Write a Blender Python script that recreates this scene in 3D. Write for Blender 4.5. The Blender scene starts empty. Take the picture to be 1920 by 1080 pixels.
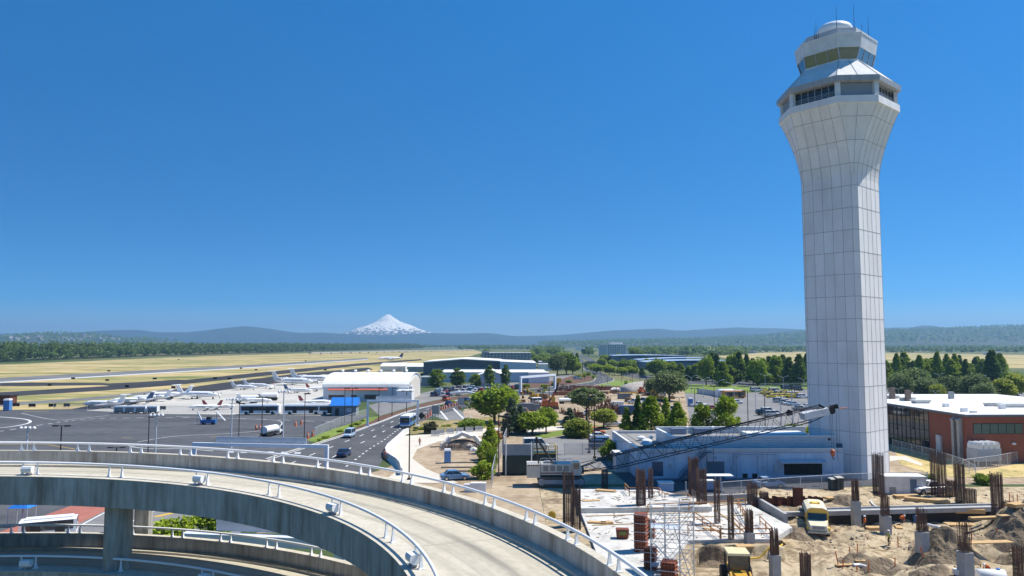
import bpy, bmesh, math, random
import numpy as np
from mathutils import Vector, Matrix
R=math.radians; PI=math.pi
random.seed(7); rng=np.random.default_rng(7)
S=bpy.context.scene; COL=S.collection
# ------------------------------------------------------------------ camera, sky, sun, exposure
F,CX,CY,H,HZ=1400.,960.,540.,21.,645.
PITCH=math.atan((HZ-CY)/F)
cam=bpy.data.cameras.new('camera'); co=bpy.data.objects.new('camera',cam); COL.objects.link(co)
co.location=(0,0,H); co.rotation_euler=(PI/2+PITCH,0,0)
cam.sensor_width=36; cam.lens=36*F/1920; cam.clip_start=.3; cam.clip_end=120000
S.camera=co
SUN_AZ,SUN_EL=R(14),R(57)          # azimuth measured from +X towards +Y
W=bpy.data.worlds.new('World'); S.world=W; W.use_nodes=True
nt=W.node_tree; bg=nt.nodes['Background']
sky=nt.nodes.new('ShaderNodeTexSky'); sky.sky_type='NISHITA'; sky.sun_disc=False
sky.sun_elevation=SUN_EL; sky.sun_rotation=PI/2-SUN_AZ
sky.air_density=1.0; sky.dust_density=0.3; sky.ozone_density=3.0; sky.altitude=0
tcw=nt.nodes.new('ShaderNodeTexCoord'); mpw=nt.nodes.new('ShaderNodeMapping'); mpw.inputs['Scale'].default_value=(1,1,3.2)
nw=nt.nodes.new('ShaderNodeVectorMath'); nw.operation='NORMALIZE'; nt.links.new(tcw.outputs['Generated'],mpw.inputs[0]); nt.links.new(mpw.outputs[0],nw.inputs[0]); nt.links.new(nw.outputs[0],sky.inputs[0])
bg.inputs['Strength'].default_value=.115
hs=nt.nodes.new('ShaderNodeHueSaturation'); hs.inputs['Saturation'].default_value=1.8; hs.inputs['Hue'].default_value=.499
nt.links.new(sky.outputs[0],hs.inputs['Color']); nt.links.new(hs.outputs[0],bg.inputs[0])
sl=bpy.data.lights.new('sun','SUN'); sl.energy=5.0; sl.angle=R(.5); sl.color=(1,.95,.87)
so=bpy.data.objects.new('sun',sl); COL.objects.link(so)
sd=Vector((math.cos(SUN_AZ)*math.cos(SUN_EL),math.sin(SUN_AZ)*math.cos(SUN_EL),math.sin(SUN_EL)))
so.rotation_euler=sd.to_track_quat('Z','Y').to_euler(); so.location=(60,40,200)
S.view_settings.view_transform='Standard'; S.view_settings.look='None'
S.view_settings.exposure=0.5; S.view_settings.gamma=1
# ------------------------------------------------------------------ pixel -> place (ray through the photo onto the ground or a depth)
def ray(px,py):
    u=(px-CX)/F; v=-(py-CY)/F
    return u, math.cos(PITCH)-v*math.sin(PITCH), math.sin(PITCH)+v*math.cos(PITCH)
def at(px,py,z=0.):
    d=ray(px,py); t=(z-H)/d[2]; return Vector((d[0]*t,d[1]*t,z))
def atY(px,py,Y):
    d=ray(px,py); t=Y/d[1]; return Vector((d[0]*t,Y,H+d[2]*t))
# ------------------------------------------------------------------ materials
def srgb(r,g,b):
    f=lambda c:(c/255/12.92 if c/255<=.04045 else ((c/255+.055)/1.055)**2.4)
    return (f(r),f(g),f(b),1)
MATS={}
def mat(name,col,col2=None,scale=1.,rough=.7,metal=0.,bump=0.,stretch=(1,1,1),detail=6,contrast=(.35,.65),coord='Object',spec=.4):
    if name in MATS: return MATS[name]
    m=bpy.data.materials.new(name); m.use_nodes=True; t=m.node_tree; b=t.nodes['Principled BSDF']
    b.inputs['Roughness'].default_value=rough; b.inputs['Metallic'].default_value=metal
    b.inputs['Specular IOR Level'].default_value=spec
    c1=tuple(col)+((1,) if len(col)==3 else ())
    if col2 is None: col2=tuple(x*.82 for x in c1[:3])
    c2=tuple(col2)+((1,) if len(col2)==3 else ())
    tc=t.nodes.new('ShaderNodeTexCoord'); mp=t.nodes.new('ShaderNodeMapping'); mp.inputs['Scale'].default_value=stretch
    no=t.nodes.new('ShaderNodeTexNoise'); no.inputs['Scale'].default_value=scale; no.inputs['Detail'].default_value=detail
    no.inputs['Roughness'].default_value=.62
    rp=t.nodes.new('ShaderNodeValToRGB'); rp.color_ramp.elements[0].position=contrast[0]; rp.color_ramp.elements[1].position=contrast[1]
    rp.color_ramp.elements[0].color=c2; rp.color_ramp.elements[1].color=c1
    L=t.links.new
    L(tc.outputs[coord],mp.inputs[0]); L(mp.outputs[0],no.inputs['Vector']); L(no.outputs[0],rp.inputs[0]); L(rp.outputs[0],b.inputs['Base Color'])
    if bump:
        bm=t.nodes.new('ShaderNodeBump'); bm.inputs['Strength'].default_value=bump; bm.inputs['Distance'].default_value=.05
        L(no.outputs[0],bm.inputs['Height']); L(bm.outputs[0],b.inputs['Normal'])
    MATS[name]=m; return m
def mat2(name,stops,s1,s2,rough=.9,st1=(1,1,1),st2=(1,1,1),mix=.5,bump=.0,coord='Object',bdist=.1):
    """ground material: two noises mixed, then a colour ramp with several stops"""
    m=bpy.data.materials.new(name); m.use_nodes=True; t=m.node_tree; b=t.nodes['Principled BSDF']; L=t.links.new
    b.inputs['Roughness'].default_value=rough; b.inputs['Specular IOR Level'].default_value=.2
    tc=t.nodes.new('ShaderNodeTexCoord'); ns=[]
    for s,st in ((s1,st1),(s2,st2)):
        mp=t.nodes.new('ShaderNodeMapping'); mp.inputs['Scale'].default_value=st
        no=t.nodes.new('ShaderNodeTexNoise'); no.inputs['Scale'].default_value=s; no.inputs['Detail'].default_value=8; no.inputs['Roughness'].default_value=.65
        L(tc.outputs[coord],mp.inputs[0]); L(mp.outputs[0],no.inputs['Vector']); ns.append(no)
    mx=t.nodes.new('ShaderNodeMix'); mx.data_type='FLOAT'; mx.inputs[0].default_value=mix
    L(ns[0].outputs[0],mx.inputs[2]); L(ns[1].outputs[0],mx.inputs[3])
    rp=t.nodes.new('ShaderNodeValToRGB'); e=rp.color_ramp.elements
    while len(e)<len(stops): e.new(.5)
    for k,(p,c) in enumerate(stops): e[k].position=p; e[k].color=tuple(c)+((1,) if len(c)==3 else ())
    L(mx.outputs[0],rp.inputs[0]); L(rp.outputs[0],b.inputs['Base Color'])
    if bump:
        bm=t.nodes.new('ShaderNodeBump'); bm.inputs['Strength'].default_value=bump; bm.inputs['Distance'].default_value=bdist
        L(ns[1].outputs[0],bm.inputs['Height']); L(bm.outputs[0],b.inputs['Normal'])
    MATS[name]=m; return m
def glassy(name,col,rough=.08,spec=.9):
    return mat(name,col,tuple(c*.8 for c in col[:3]),scale=.4,rough=rough,spec=spec)
def leafmat(name,dark,light):
    m=bpy.data.materials.new(name); m.use_nodes=True; t=m.node_tree; b=t.nodes['Principled BSDF']; L=t.links.new
    b.inputs['Roughness'].default_value=.6; b.inputs['Specular IOR Level'].default_value=.25
    g=t.nodes.new('ShaderNodeNewGeometry'); oi=t.nodes.new('ShaderNodeObjectInfo')
    tc=t.nodes.new('ShaderNodeTexCoord'); no=t.nodes.new('ShaderNodeTexNoise'); no.inputs['Scale'].default_value=.7
    L(tc.outputs['Object'],no.inputs['Vector'])
    a=t.nodes.new('ShaderNodeMath'); a.operation='MULTIPLY_ADD'; a.inputs[1].default_value=.45; L(g.outputs['Random Per Island'],a.inputs[0])
    a2=t.nodes.new('ShaderNodeMath'); a2.operation='MULTIPLY_ADD'; a2.inputs[1].default_value=.3; L(oi.outputs['Random'],a2.inputs[0])
    a3=t.nodes.new('ShaderNodeMath'); a3.operation='MULTIPLY'; a3.inputs[1].default_value=.5; L(no.outputs[0],a3.inputs[0])
    L(a3.outputs[0],a2.inputs[2]); L(a2.outputs[0],a.inputs[2])
    rp=t.nodes.new('ShaderNodeValToRGB'); e=rp.color_ramp.elements
    e[0].position=.1; e[0].color=tuple(dark)+(1,); e[1].position=.95; e[1].color=tuple(light)+(1,)
    L(a.outputs[0],rp.inputs[0]); L(rp.outputs[0],b.inputs['Base Color'])
    tr=t.nodes.new('ShaderNodeBsdfTranslucent'); L(rp.outputs[0],tr.inputs['Color']); ms=t.nodes.new('ShaderNodeMixShader'); ms.inputs[0].default_value=.38
    L(b.outputs[0],ms.inputs[1]); L(tr.outputs[0],ms.inputs[2]); L(ms.outputs[0],t.nodes['Material Output'].inputs['Surface'])
    MATS[name]=m; return m
white=mat('white_paint',(.8,.8,.79),(.66,.66,.65),scale=.8,rough=.45)
white_clean=mat('clean_white_paint',(.84,.84,.83),(.78,.78,.77),scale=.3,rough=.35)
grey=mat('grey_metal',(.34,.35,.36),(.26,.27,.28),scale=1.5,rough=.5)
lgrey=mat('light_grey_metal',(.55,.57,.6),(.46,.48,.51),scale=1.2,rough=.5)
dark=mat('dark_metal',(.035,.033,.033),(.02,.02,.02),scale=2,rough=.6)
brownpole=mat('brown_pole_metal',(.06,.035,.025),(.035,.022,.016),scale=2,rough=.6)
black=mat('black_rubber',(.02,.02,.021),(.012,.012,.012),scale=2,rough=.8)
glass=glassy('dark_glass',(.02,.028,.035))
chrome=mat('alloy',(.6,.6,.62),(.5,.5,.52),scale=3,rough=.3,metal=.8)
headl=mat('lamp_lens',(.8,.8,.75),(.7,.7,.66),scale=3,rough=.15)
taill=mat('red_lens',(.4,.02,.02),(.3,.015,.015),scale=3,rough=.2)
rust=mat('rusty_steel',(.17,.055,.025),(.08,.03,.018),scale=1.2,rough=.9,bump=.2)
rebarm=mat('rebar_steel',(.16,.085,.058),(.085,.05,.038),scale=1.5,rough=.85)
formm=mat('red_formwork_steel',(.22,.06,.025),(.12,.035,.02),scale=.9,rough=.8)
orange=mat('orange_plastic',(.75,.17,.03),(.6,.12,.02),scale=2,rough=.5)
yellow=mat('yellow_paint',(.75,.48,.04),(.6,.38,.04),scale=1,rough=.45)
taxiy=mat('taxi_yellow',(.82,.62,.02),(.75,.55,.02),scale=1,rough=.3)
timber=mat('sawn_timber',(.62,.42,.2),(.45,.28,.12),scale=3,stretch=(1,8,8),rough=.85)
railw=mat('orange_timber_rail',(.5,.24,.09),(.33,.15,.06),scale=3,rough=.8)
concN=mat('new_concrete',(.42,.42,.41),(.33,.33,.32),scale=1.3,rough=.9)
slabm=mat2('slab_concrete',[(.32,(.3,.285,.255)),(.46,(.48,.46,.42)),(.56,(.6,.58,.53)),(.7,(.66,.64,.6))],.35,2.2,rough=.85,mix=.4)
def paint(name,c,r=.3): return mat('paint_'+name,c,tuple(x*.9 for x in c[:3]),scale=.5,rough=r,spec=.6)
# ------------------------------------------------------------------ mesh builder
class MB:
    def __init__(s): s.v=[]; s.f=[]; s.m=[]
    def add(s,v,f,m=0):
        o=len(s.v); s.v+= [tuple(p) for p in v]; s.f+=[[i+o for i in q] for q in f]; s.m+=[m]*len(f); return s
    def bx(s,x0,x1,y0,y1,z0,z1,m=0):
        v=[(x0,y0,z0),(x1,y0,z0),(x1,y1,z0),(x0,y1,z0),(x0,y0,z1),(x1,y0,z1),(x1,y1,z1),(x0,y1,z1)]
        return s.add(v,[(0,3,2,1),(4,5,6,7),(0,1,5,4),(1,2,6,5),(2,3,7,6),(3,0,4,7)],m)
    def obox(s,c,ax,ay,az,m=0):
        c=Vector(c);ax=Vector(ax);ay=Vector(ay);az=Vector(az)
        v=[c+ax*i+ay*j+az*k for k in(-1,1) for (i,j) in((-1,-1),(1,-1),(1,1),(-1,1))]
        return s.add(v,[(0,3,2,1),(4,5,6,7),(0,1,5,4),(1,2,6,5),(2,3,7,6),(3,0,4,7)],m)
    def bar(s,p,q,w,h=None,m=0):
        """box bar between two points"""
        p=Vector(p);q=Vector(q);d=(q-p);L=d.length
        if L<1e-6: return s
        d/=L; u=Vector((0,0,1)) if abs(d.z)<.95 else Vector((1,0,0)); a=d.cross(u).normalized(); b=a.cross(d)
        return s.obox((p+q)/2,d*L/2,a*w/2,b*(h or w)/2,m)
    def tube(s,p,q,r,n=6,r2=None,m=0,cap=True):
        p=Vector(p);q=Vector(q);d=(q-p)
        if d.length<1e-6: return s
        d.normalize(); u=Vector((0,0,1)) if abs(d.z)<.95 else Vector((1,0,0)); a=d.cross(u).normalized(); b=d.cross(a)
        r2=r if r2 is None else r2; v=[]
        for c,rr in((p,r),(q,r2)):
            for k in range(n):
                t=2*PI*k/n; v.append(c+a*(rr*math.cos(t))+b*(rr*math.sin(t)))
        f=[(k,(k+1)%n,n+(k+1)%n,n+k) for k in range(n)]
        if cap: f+=[tuple(range(n))[::-1],tuple(range(n,2*n))]
        return s.add(v,f,m)
    def path(s,pts,r,n=6,m=0):
        """continuous swept tube"""
        P=[Vector(p) for p in pts]; rings=[]
        for i,p in enumerate(P):
            d=(P[min(i+1,len(P)-1)]-P[max(i-1,0)]).normalized()
            u=Vector((0,0,1)) if abs(d.z)<.9 else Vector((1,0,0)); a=d.cross(u).normalized(); b=a.cross(d)
            rr=r[i] if isinstance(r,(list,tuple)) else r
            rings.append([p+a*(rr*math.cos(2*PI*k/n))+b*(rr*math.sin(2*PI*k/n)) for k in range(n)])
        return s.loft(rings,m=m)
    def loft(s,rings,m=0,cap=True,closed=True):
        n=len(rings[0]); v=[p for r in rings for p in r]; f=[]
        for i in range(len(rings)-1):
            for k in range(n if closed else n-1):
                a=i*n+k;b=i*n+(k+1)%n; f.append((a,b,b+n,a+n))
        if cap and closed: f+=[tuple(range(n))[::-1],tuple(range(len(v)-n,len(v)))]
        return s.add(v,f,m)
    def prism(s,pts,z0,z1,m=0):
        n=len(pts); return s.loft([[(x,y,z0) for x,y in pts],[(x,y,z1) for x,y in pts]],m)
    def lathe(s,prof,c=(0,0,0),n=16,axis='z',m=0):
        rings=[]
        for r,z in prof:
            rg=[]
            for k in range(n):
                t=2*PI*k/n; a,b=r*math.cos(t),r*math.sin(t)
                rg.append((c[0]+a,c[1]+b,c[2]+z) if axis=='z' else ((c[0]+z,c[1]+a,c[2]+b) if axis=='x' else (c[0]+b,c[1]+z,c[2]+a)))
            rings.append(rg)
        return s.loft(rings,m)
    def extr(s,prof,y0,y1,m=0):
        """x-z outline extruded along y"""
        return s.loft([[(x,y0,z) for x,z in prof],[(x,y1,z) for x,z in prof]],m)
    def build(s,name,mats,parent=None,loc=None,smooth=False,rz=0):
        me=bpy.data.meshes.new(name); me.from_pydata(s.v,[],s.f)
        if not isinstance(mats,(list,tuple)): mats=[mats]
        for x in mats: me.materials.append(x)
        if len(mats)>1: me.polygons.foreach_set('material_index',s.m)
        bm=bmesh.new(); bm.from_mesh(me); bmesh.ops.recalc_face_normals(bm,faces=bm.faces[:]); bm.to_mesh(me); bm.free()
        if smooth: me.polygons.foreach_set('use_smooth',[True]*len(me.polygons))
        o=bpy.data.objects.new(name,me); COL.objects.link(o)
        if parent: o.parent=parent
        if loc is not None: o.location=loc
        o.rotation_euler.z=rz
        if smooth=='auto':
            md=None
        return o
def tag(o,label=None,cat=None,group=None,kind=None):
    if label: o['label']=label
    if cat: o['category']=cat
    if group: o['group']=group
    if kind: o['kind']=kind
    return o
def thing(name,label,cat,loc=(0,0,0),rz=0,group=None):
    o=bpy.data.objects.new(name,None); COL.objects.link(o); o.location=loc; o.rotation_euler=(0,0,rz); o.empty_display_size=.3
    return tag(o,label,cat,group)
KIDS={}
def kids(o): return list(o.children)
def dup(root,loc,rz=0,label=None,group=None,scale=None):
    def rec(o,par):
        c=o.copy(); COL.objects.link(c)
        if par: c.parent=par
        for ch in kids(o): rec(ch,c)
        return c
    r=rec(root,None); r.location=loc; r.rotation_euler=(0,0,rz)
    if scale is not None: r.scale=scale if hasattr(scale,'__len__') else (scale,)*3
    if label: r['label']=label
    if group: r['group']=group
    return r
class Proto:
    """first call moves the built thing itself, later calls copy it"""
    def __init__(s,build): s.b=build; s.o=None; s.used=False
    def __call__(s,loc,rz=0,label=None,group=None,scale=None):
        if s.o is None: s.o=s.b()
        if not s.used:
            s.used=True; o=s.o; o.location=loc; o.rotation_euler=(0,0,rz)
            if scale is not None: o.scale=scale if hasattr(scale,'__len__') else (scale,)*3
            if label: o['label']=label
            if group: o['group']=group
            s.src=o; return o
        r=dup(s.src,loc,rz,label,group,scale if scale is not None else 1.)
        if not group and 'group' in r.keys(): del r['group']
        return r
def struct(name,o): o.name=name; o['kind']='structure'; return o
# ------------------------------------------------------------------ ground materials
M_ground=mat2('farmland',[(.36,(.035,.06,.02)),(.46,(.07,.1,.03)),(.56,(.17,.16,.07)),(.68,(.1,.13,.05))],.0016,.012,mix=.4)
M_straw=mat2('straw_grass',[(.38,(.12,.15,.04)),(.46,(.25,.24,.08)),(.51,(.42,.325,.15)),(.58,(.53,.41,.2)),(.68,(.4,.29,.15))],.011,.06,st1=(.6,1.4,1),st2=(.6,1.5,1),mix=.45)
M_straw2=mat2('dry_slope_grass',[(.35,(.16,.17,.05)),(.5,(.5,.38,.16)),(.65,(.6,.47,.22))],.15,1.2,mix=.4)
M_asph=mat2('apron_asphalt',[(.33,(.052,.055,.06)),(.5,(.085,.088,.094)),(.68,(.125,.125,.128))],.03,.35,mix=.4,st1=(1,3,1))
M_taxi=mat2('taxiway_asphalt',[(.35,(.028,.028,.03)),(.6,(.05,.048,.048))],.02,.3,mix=.4)
M_runway=mat2('runway_grooved',[(.35,(.11,.11,.11)),(.65,(.22,.215,.205))],.02,.2,mix=.4,st1=(.3,2,1))
M_conc=mat2('apron_concrete',[(.35,(.36,.34,.30)),(.5,(.46,.44,.39)),(.66,(.54,.51,.46))],.03,.4,mix=.4)
M_road=mat2('road_asphalt',[(.35,(.06,.062,.065)),(.5,(.085,.087,.09)),(.68,(.125,.125,.125))],.06,.5,mix=.4)
M_lot=mat2('car_park_asphalt',[(.33,(.14,.14,.14)),(.5,(.2,.195,.19)),(.68,(.27,.26,.245))],.05,.5,mix=.45)
M_yard=mat2('yard_asphalt',[(.35,(.06,.063,.07)),(.65,(.11,.11,.115))],.1,.8,mix=.45)
M_dirt=mat2('building_site_dirt',[(.32,(.17,.12,.075)),(.45,(.3,.225,.145)),(.55,(.41,.32,.215)),(.68,(.5,.41,.3))],.07,.55,mix=.5,bump=.3,bdist=.25)
M_soil=mat2('dug_soil',[(.36,(.12,.085,.05)),(.45,(.24,.182,.112)),(.52,(.43,.34,.215)),(.66,(.56,.46,.31))],.12,1.1,mix=.5,bump=.5,bdist=.3)
M_path=mat2('pale_path',[(.35,(.5,.45,.37)),(.65,(.64,.59,.5))],.15,1.4,mix=.5)
M_lawn=mat2('mown_lawn',[(.35,(.09,.14,.025)),(.6,(.2,.26,.05)),(.7,(.3,.3,.09))],.03,.3,mix=.4)
M_verge=mat2('verge_weeds',[(.3,(.06,.09,.02)),(.45,(.19,.17,.06)),(.6,(.38,.28,.14))],.15,1.2,mix=.5,bump=.5)
M_mulch=mat2('bark_mulch',[(.3,(.07,.04,.028)),(.5,(.13,.07,.045)),(.7,(.2,.12,.08))],.2,2,mix=.5)
M_line=mat('road_paint',(.72,.72,.7),(.5,.5,.48),scale=1.2,rough=.7)
M_yline=mat('yellow_road_paint',(.65,.42,.06),(.5,.32,.05),scale=1.2,rough=.7)
M_kerb=mat('kerb_concrete',(.55,.53,.49),(.42,.4,.37),scale=.7,rough=.9)
# ------------------------------------------------------------------ ground
SX0,SX1,SY0,SY1=4.,110.,44.,112.
mb=MB(); xs=[-60000,SX0,SX1,60000]; ys=[-60000,SY0,SY1,60000]
for i in range(3):
    for j in range(3):
        if (i,j)!=(1,1): mb.add([(xs[i],ys[j],0),(xs[i+1],ys[j],0),(xs[i+1],ys[j+1],0),(xs[i],ys[j+1],0)],[(0,1,2,3)])
struct('ground',mb.build('ground',M_ground))
_lev=[0]
def sheet(name,px,m,level,z=None,world=False):
    pts=[(p[0],p[1]) for p in px] if world else [tuple(at(*p))[:2] for p in px]
    z=.006*level if z is None else z
    o=MB().add([(x,y,z) for x,y in pts],[tuple(range(len(pts)))]).build(name,m)
    return struct(name,o)
def ribbon(name,pairs,m,level):
    mb=MB(); v=[]
    for lx,ly,rx,ry in pairs:
        a=at(lx,ly); b=at(rx,ry); z=.006*level; v+=[(a.x,a.y,z),(b.x,b.y,z)]
    mb.add(v,[(2*i,2*i+1,2*i+3,2*i+2) for i in range(len(pairs)-1)])
    return struct(name,mb.build(name,m))
def smooth_pairs(p,n=6):
    P=np.array(p,float); W_=[]
    w=np.array([[*at(a,b)[:2],*at(c,d)[:2]] for a,b,c,d in P])
    out=[]
    for i in range(len(w)-1):
        p0=w[max(i-1,0)];p1=w[i];p2=w[i+1];p3=w[min(i+2,len(w)-1)]
        for k in range(n):
            t=k/n; out.append(.5*((2*p1)+(p2-p0)*t+(2*p0-5*p1+4*p2-p3)*t*t+(3*p1-p0-3*p2+p3)*t**3))
    out.append(w[-1]); return np.array(out)
def wribbon(name,W4,m,level):
    z=.006*level; mb=MB(); v=[]
    for a in W4: v+=[(a[0],a[1],z),(a[2],a[3],z)]
    mb.add(v,[(2*i,2*i+1,2*i+3,2*i+2) for i in range(len(W4)-1)]); return struct(name,mb.build(name,m))
sheet('airfield_grass',[(-900,850),(-900,740),(-300,697),(0,684),(300,671),(640,660),(750,657),(890,656),(905,661),(840,680),(790,700),(640,745),(500,790),(0,850)],M_straw,1)
sheet('airfield_grass',[(1330,667),(1440,661),(1517,660),(1700,662),(1930,666),(2500,672),(2500,694),(1900,690),(1600,684),(1410,677)],M_straw,1)
# runway, taxiways
ribbon('runway',[(-400,734,-400,744),(0,708.5,0,718),(480,683.5,480,689.5),(690,671,690,674.5)],M_runway,2)
ribbon('runway_line',[(-400,742,-400,744),(0,716.2,0,717.8),(480,688,480,689.2),(690,673.6,690,674.3)],M_line,3)
ribbon('taxiway',[(-300,768,-300,780),(0,735.5,0,744.5),(200,724,200,732),(330,714.5,330,722),(480,699,480,706.5),(660,682.5,660,687),(790,673,790,675.5)],M_taxi,2)
ribbon('taxiway',[(0,718.3,0,724),(60,717,60,724),(190,718,190,722),(260,722,230,726)],M_taxi,3)
ribbon('taxiway',[(190,719.5,230,728),(260,716.5,330,721),(330,712,400,714)],M_taxi,4)
ribbon('service_road',[(-200,777,-200,783),(0,757,0,762.5),(170,745,170,750),(300,731.5,300,736.5),(345,727,345,731)],M_runway,2)
sheet('taxiway',[(110,772),(190,756),(300,738),(345,728),(400,720),(480,710),(560,700),(640,694),(690,689),(700,693),(640,702),(560,718),(400,736),(300,752),(200,772)],M_taxi,3)
sheet('apron',[(-900,800),(-300,788),(0,769),(165,767),(620,778),(692,778),(690,783),(640,800),(590,826),(430,905),(300,1050),(-200,1200),(-900,1200)],M_asph,4)
sheet('concrete_apron',[(160,770),(235,759),(300,749),(400,734),(532,717),(606,702),(640,703),(650,760),(612,779),(300,776)],M_conc,5)
def line(p,q,w,level=6,m=None,dash=None,name='painted_line'):
    a=at(*p);b=at(*q);d=(b-a);L=d.length;d/=L;n=Vector((-d.y,d.x,0))*w/2;z=.006*level;mb=MB();s=0
    st,gp=dash or (L,0)
    while s<L:
        e=min(s+st,L);p0=a+d*s;p1=a+d*e
        mb.add([(p0-n)[:2]+(z,),(p1-n)[:2]+(z,),(p1+n)[:2]+(z,),(p0+n)[:2]+(z,)],[(0,1,2,3)]); s=e+gp
    return struct(name,mb.build(name,m or M_line))
def pline(pts,w,level=6,m=None,name='painted_line',dash=None):
    P=[at(*p) for p in pts]; Q=[]
    for i in range(len(P)-1):
        p0=P[max(i-1,0)];p1=P[i];p2=P[i+1];p3=P[min(i+2,len(P)-1)]
        for k in range(8):
            t=k/8; Q.append(.5*((2*p1)+(p2-p0)*t+(2*p0-5*p1+4*p2-p3)*t*t+(3*p1-p0-3*p2+p3)*t**3))
    Q.append(P[-1]); mb=MB(); z=.006*level; v=[]
    for i,p in enumerate(Q):
        d=(Q[min(i+1,len(Q)-1)]-Q[max(i-1,0)]).normalized(); n=Vector((-d.y,d.x,0))*w/2
        v+=[(p.x-n.x,p.y-n.y,z),(p.x+n.x,p.y+n.y,z)]
    mb.add(v,[(2*i,2*i+1,2*i+3,2*i+2) for i in range(len(Q)-1) if not dash or i%2==0])
    return struct(name,mb.build(name,m or M_line))
pline([(-60,800),(0,802),(40,797),(57,791),(45,786),(0,782),(-60,781)],.7)
pline([(0,809),(90,795),(150,787),(230,784),(340,783),(480,786),(640,792)],.4,dash=1)
pline([(258,829),(330,818),(430,813),(500,806),(528,796),(515,788),(440,785),(330,781)],.28)
pline([(40,775),(100,787),(145,785),(205,779)],.25)
pline([(243,832),(245,837),(275,841),(345,842),(400,846)],.35)
for p,q in [((44,772),(92,771)),((228,821),(248,821)),((395,819),(420,819)),((0,834),(90,834)),((90,834),(140,842))]:
    line(p,q,.6 if p[1]<780 else .25,6,M_yline)
# main road
RA=smooth_pairs([(400,905,640,930),(502,862,705,880),(602,830,727,847),(660,811,745,830),(717,790,772,803),(775,769,817,780),(857,751,880,762),(905,742,925,750),(975,732,996,740),(1040,725,1060,732),(1085,720,1118,722),(1112,715,1150,713.5),(1116,708,1141,706),(1106,699,1128,698),(1093,690,1110,689),(1083,675,1093,675),(1069,663,1076,663),(1058,655,1063,655)])
wribbon('road',RA,M_road,7)
RB=smooth_pairs([(1420,716,1420,724),(1300,713,1290,720),(1240,707,1230,714),(1195,701,1185,708),(1160,692.5,1148,697),(1127,681,1115,685),(1097,668,1090,670),(1076,660,1071,661)])
wribbon('road',RB,M_road,7)
def along(W4,f,off=0):  # centre-lines at fraction f
    return [(Vector((a[0],a[1],0)).lerp(Vector((a[2],a[3],0)),f)) for a in W4]
def wline(P,w,level,m,dash=None,name='lane_marking'):
    mb=MB(); z=.006*level; acc=0; on=True
    if dash:
        # resample
        segs=[];s=0
        D=[0]
        for i in range(1,len(P)): D.append(D[-1]+(P[i]-P[i-1]).length)
        def pt(d):
            for i in range(1,len(P)):
                if D[i]>=d:
                    t=(d-D[i-1])/max(D[i]-D[i-1],1e-6); return P[i-1].lerp(P[i],t)
            return P[-1]
        while s<D[-1]: segs.append((pt(s),pt(min(s+dash[0],D[-1])))); s+=dash[0]+dash[1]
    else: segs=list(zip(P[:-1],P[1:]))
    for a,b in segs:
        d=(b-a)
        if d.length<1e-4: continue
        d.normalize(); n=Vector((-d.y,d.x,0))*w/2
        mb.add([(a.x-n.x,a.y-n.y,z),(b.x-n.x,b.y-n.y,z),(b.x+n.x,b.y+n.y,z),(a.x+n.x,a.y+n.y,z)],[(0,1,2,3)])
    return struct(name,mb.build(name,m))
sub=RA[:6*8]
wline(along(sub,.26),.3,8,M_line,(3,7)); wline(along(sub,.5),.3,8,M_line,(3,7)); wline(along(RA[6:5*6],.74),.35,8,M_line,(1.2,2.4))
wline(along(sub,.02),.3,8,M_line)
wline(along(RA[48:],.5),.3,8,M_line,(3,9)); wline(along(RB,.5),.3,8,M_line,(3,9))
def kerb(name,P,w=.35,h=.15):
    mb=MB(); rings=[]
    for i,p in enumerate(P):
        d=(P[min(i+1,len(P)-1)]-P[max(i-1,0)]).normalized(); n=Vector((-d.y,d.x,0))*w/2
        a=p-n;b=p+n; rings.append([(a.x,a.y,0),(a.x,a.y,h),(b.x,b.y,h),(b.x,b.y,0)])
    return struct(name,mb.loft(rings).build(name,M_kerb))
kerb('kerb',along(RA[6:],-.02)); kerb('kerb',along(RA[42:70],1.02))
# off ramp and gore
sheet('road',[(800,775),(826,768),(850,764),(868,772),(872,787),(838,789)],M_lot,6)
for p,q in [((826,771),(839,787)),((850,766),(870,786))]: line(p,q,.6,8)
for k in range(6):
    line((805+k*4.2,775.5+k*2.1),(822+k*2.6,774.5+k*2.1),.35,8); 
for k in range(4): line((868,781+k*2),(884,779+k*2),.35,8)
sheet('path',[(757,818),(807,814),(915,803),(1060,799),(1060,806),(915,816),(823,828),(782,843),(773,860),(800,880),(860,906),(715,906),(742,885),(723,858),(735,838)],M_path,9)
sheet('dirt_ground',[(870,768),(975,743),(1060,736),(1110,727.5),(1185,727.5),(1255,722),(1284,735),(1300,770),(1300,820),(1700,830),(1920,835),(2600,860),(2600,908.2),(1009,908.2),(1027,1000),(480,1000),(640,906),(745,870),(800,815),(860,790)],M_dirt,2)
sheet('verge',[(757,815),(770,795),(800,788),(840,789),(872,787),(930,780),(1000,795),(1135,797),(1135,803),(1060,800),(915,803),(807,813)],M_verge,8)
sheet('verge',[(575,826),(600,812),(640,800),(690,783),(712,781),(700,789),(650,808),(597,831)],M_lawn,8)
sheet('verge',[(712,781),(780,762),(800,755),(870,741),(890,740),(857,749),(775,767),(717,788),(640,815),(602,828),(660,805)],M_mulch,6)
sheet('verge',[(890,742),(975,729),(1071,721),(1110,713),(1113,708),(1095,700),(1080,702),(1050,712),(960,722),(880,738)],M_mulch,6)
sheet('car_park',[(690,760),(800,735),(860,722),(1000,716),(1040,705),(1080,702),(1050,714),(960,724),(880,738),(800,754),(712,780)],M_lot,5)
sheet('lawn',[(1105,728),(1120,722.5),(1155,713),(1240,717),(1262,722),(1185,729)],M_lawn,6)
sheet('lawn',[(1283,735),(1300,716),(1420,715),(1530,716),(1530,727),(1440,735),(1330,741),(1300,742)],M_lawn,6)
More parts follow.
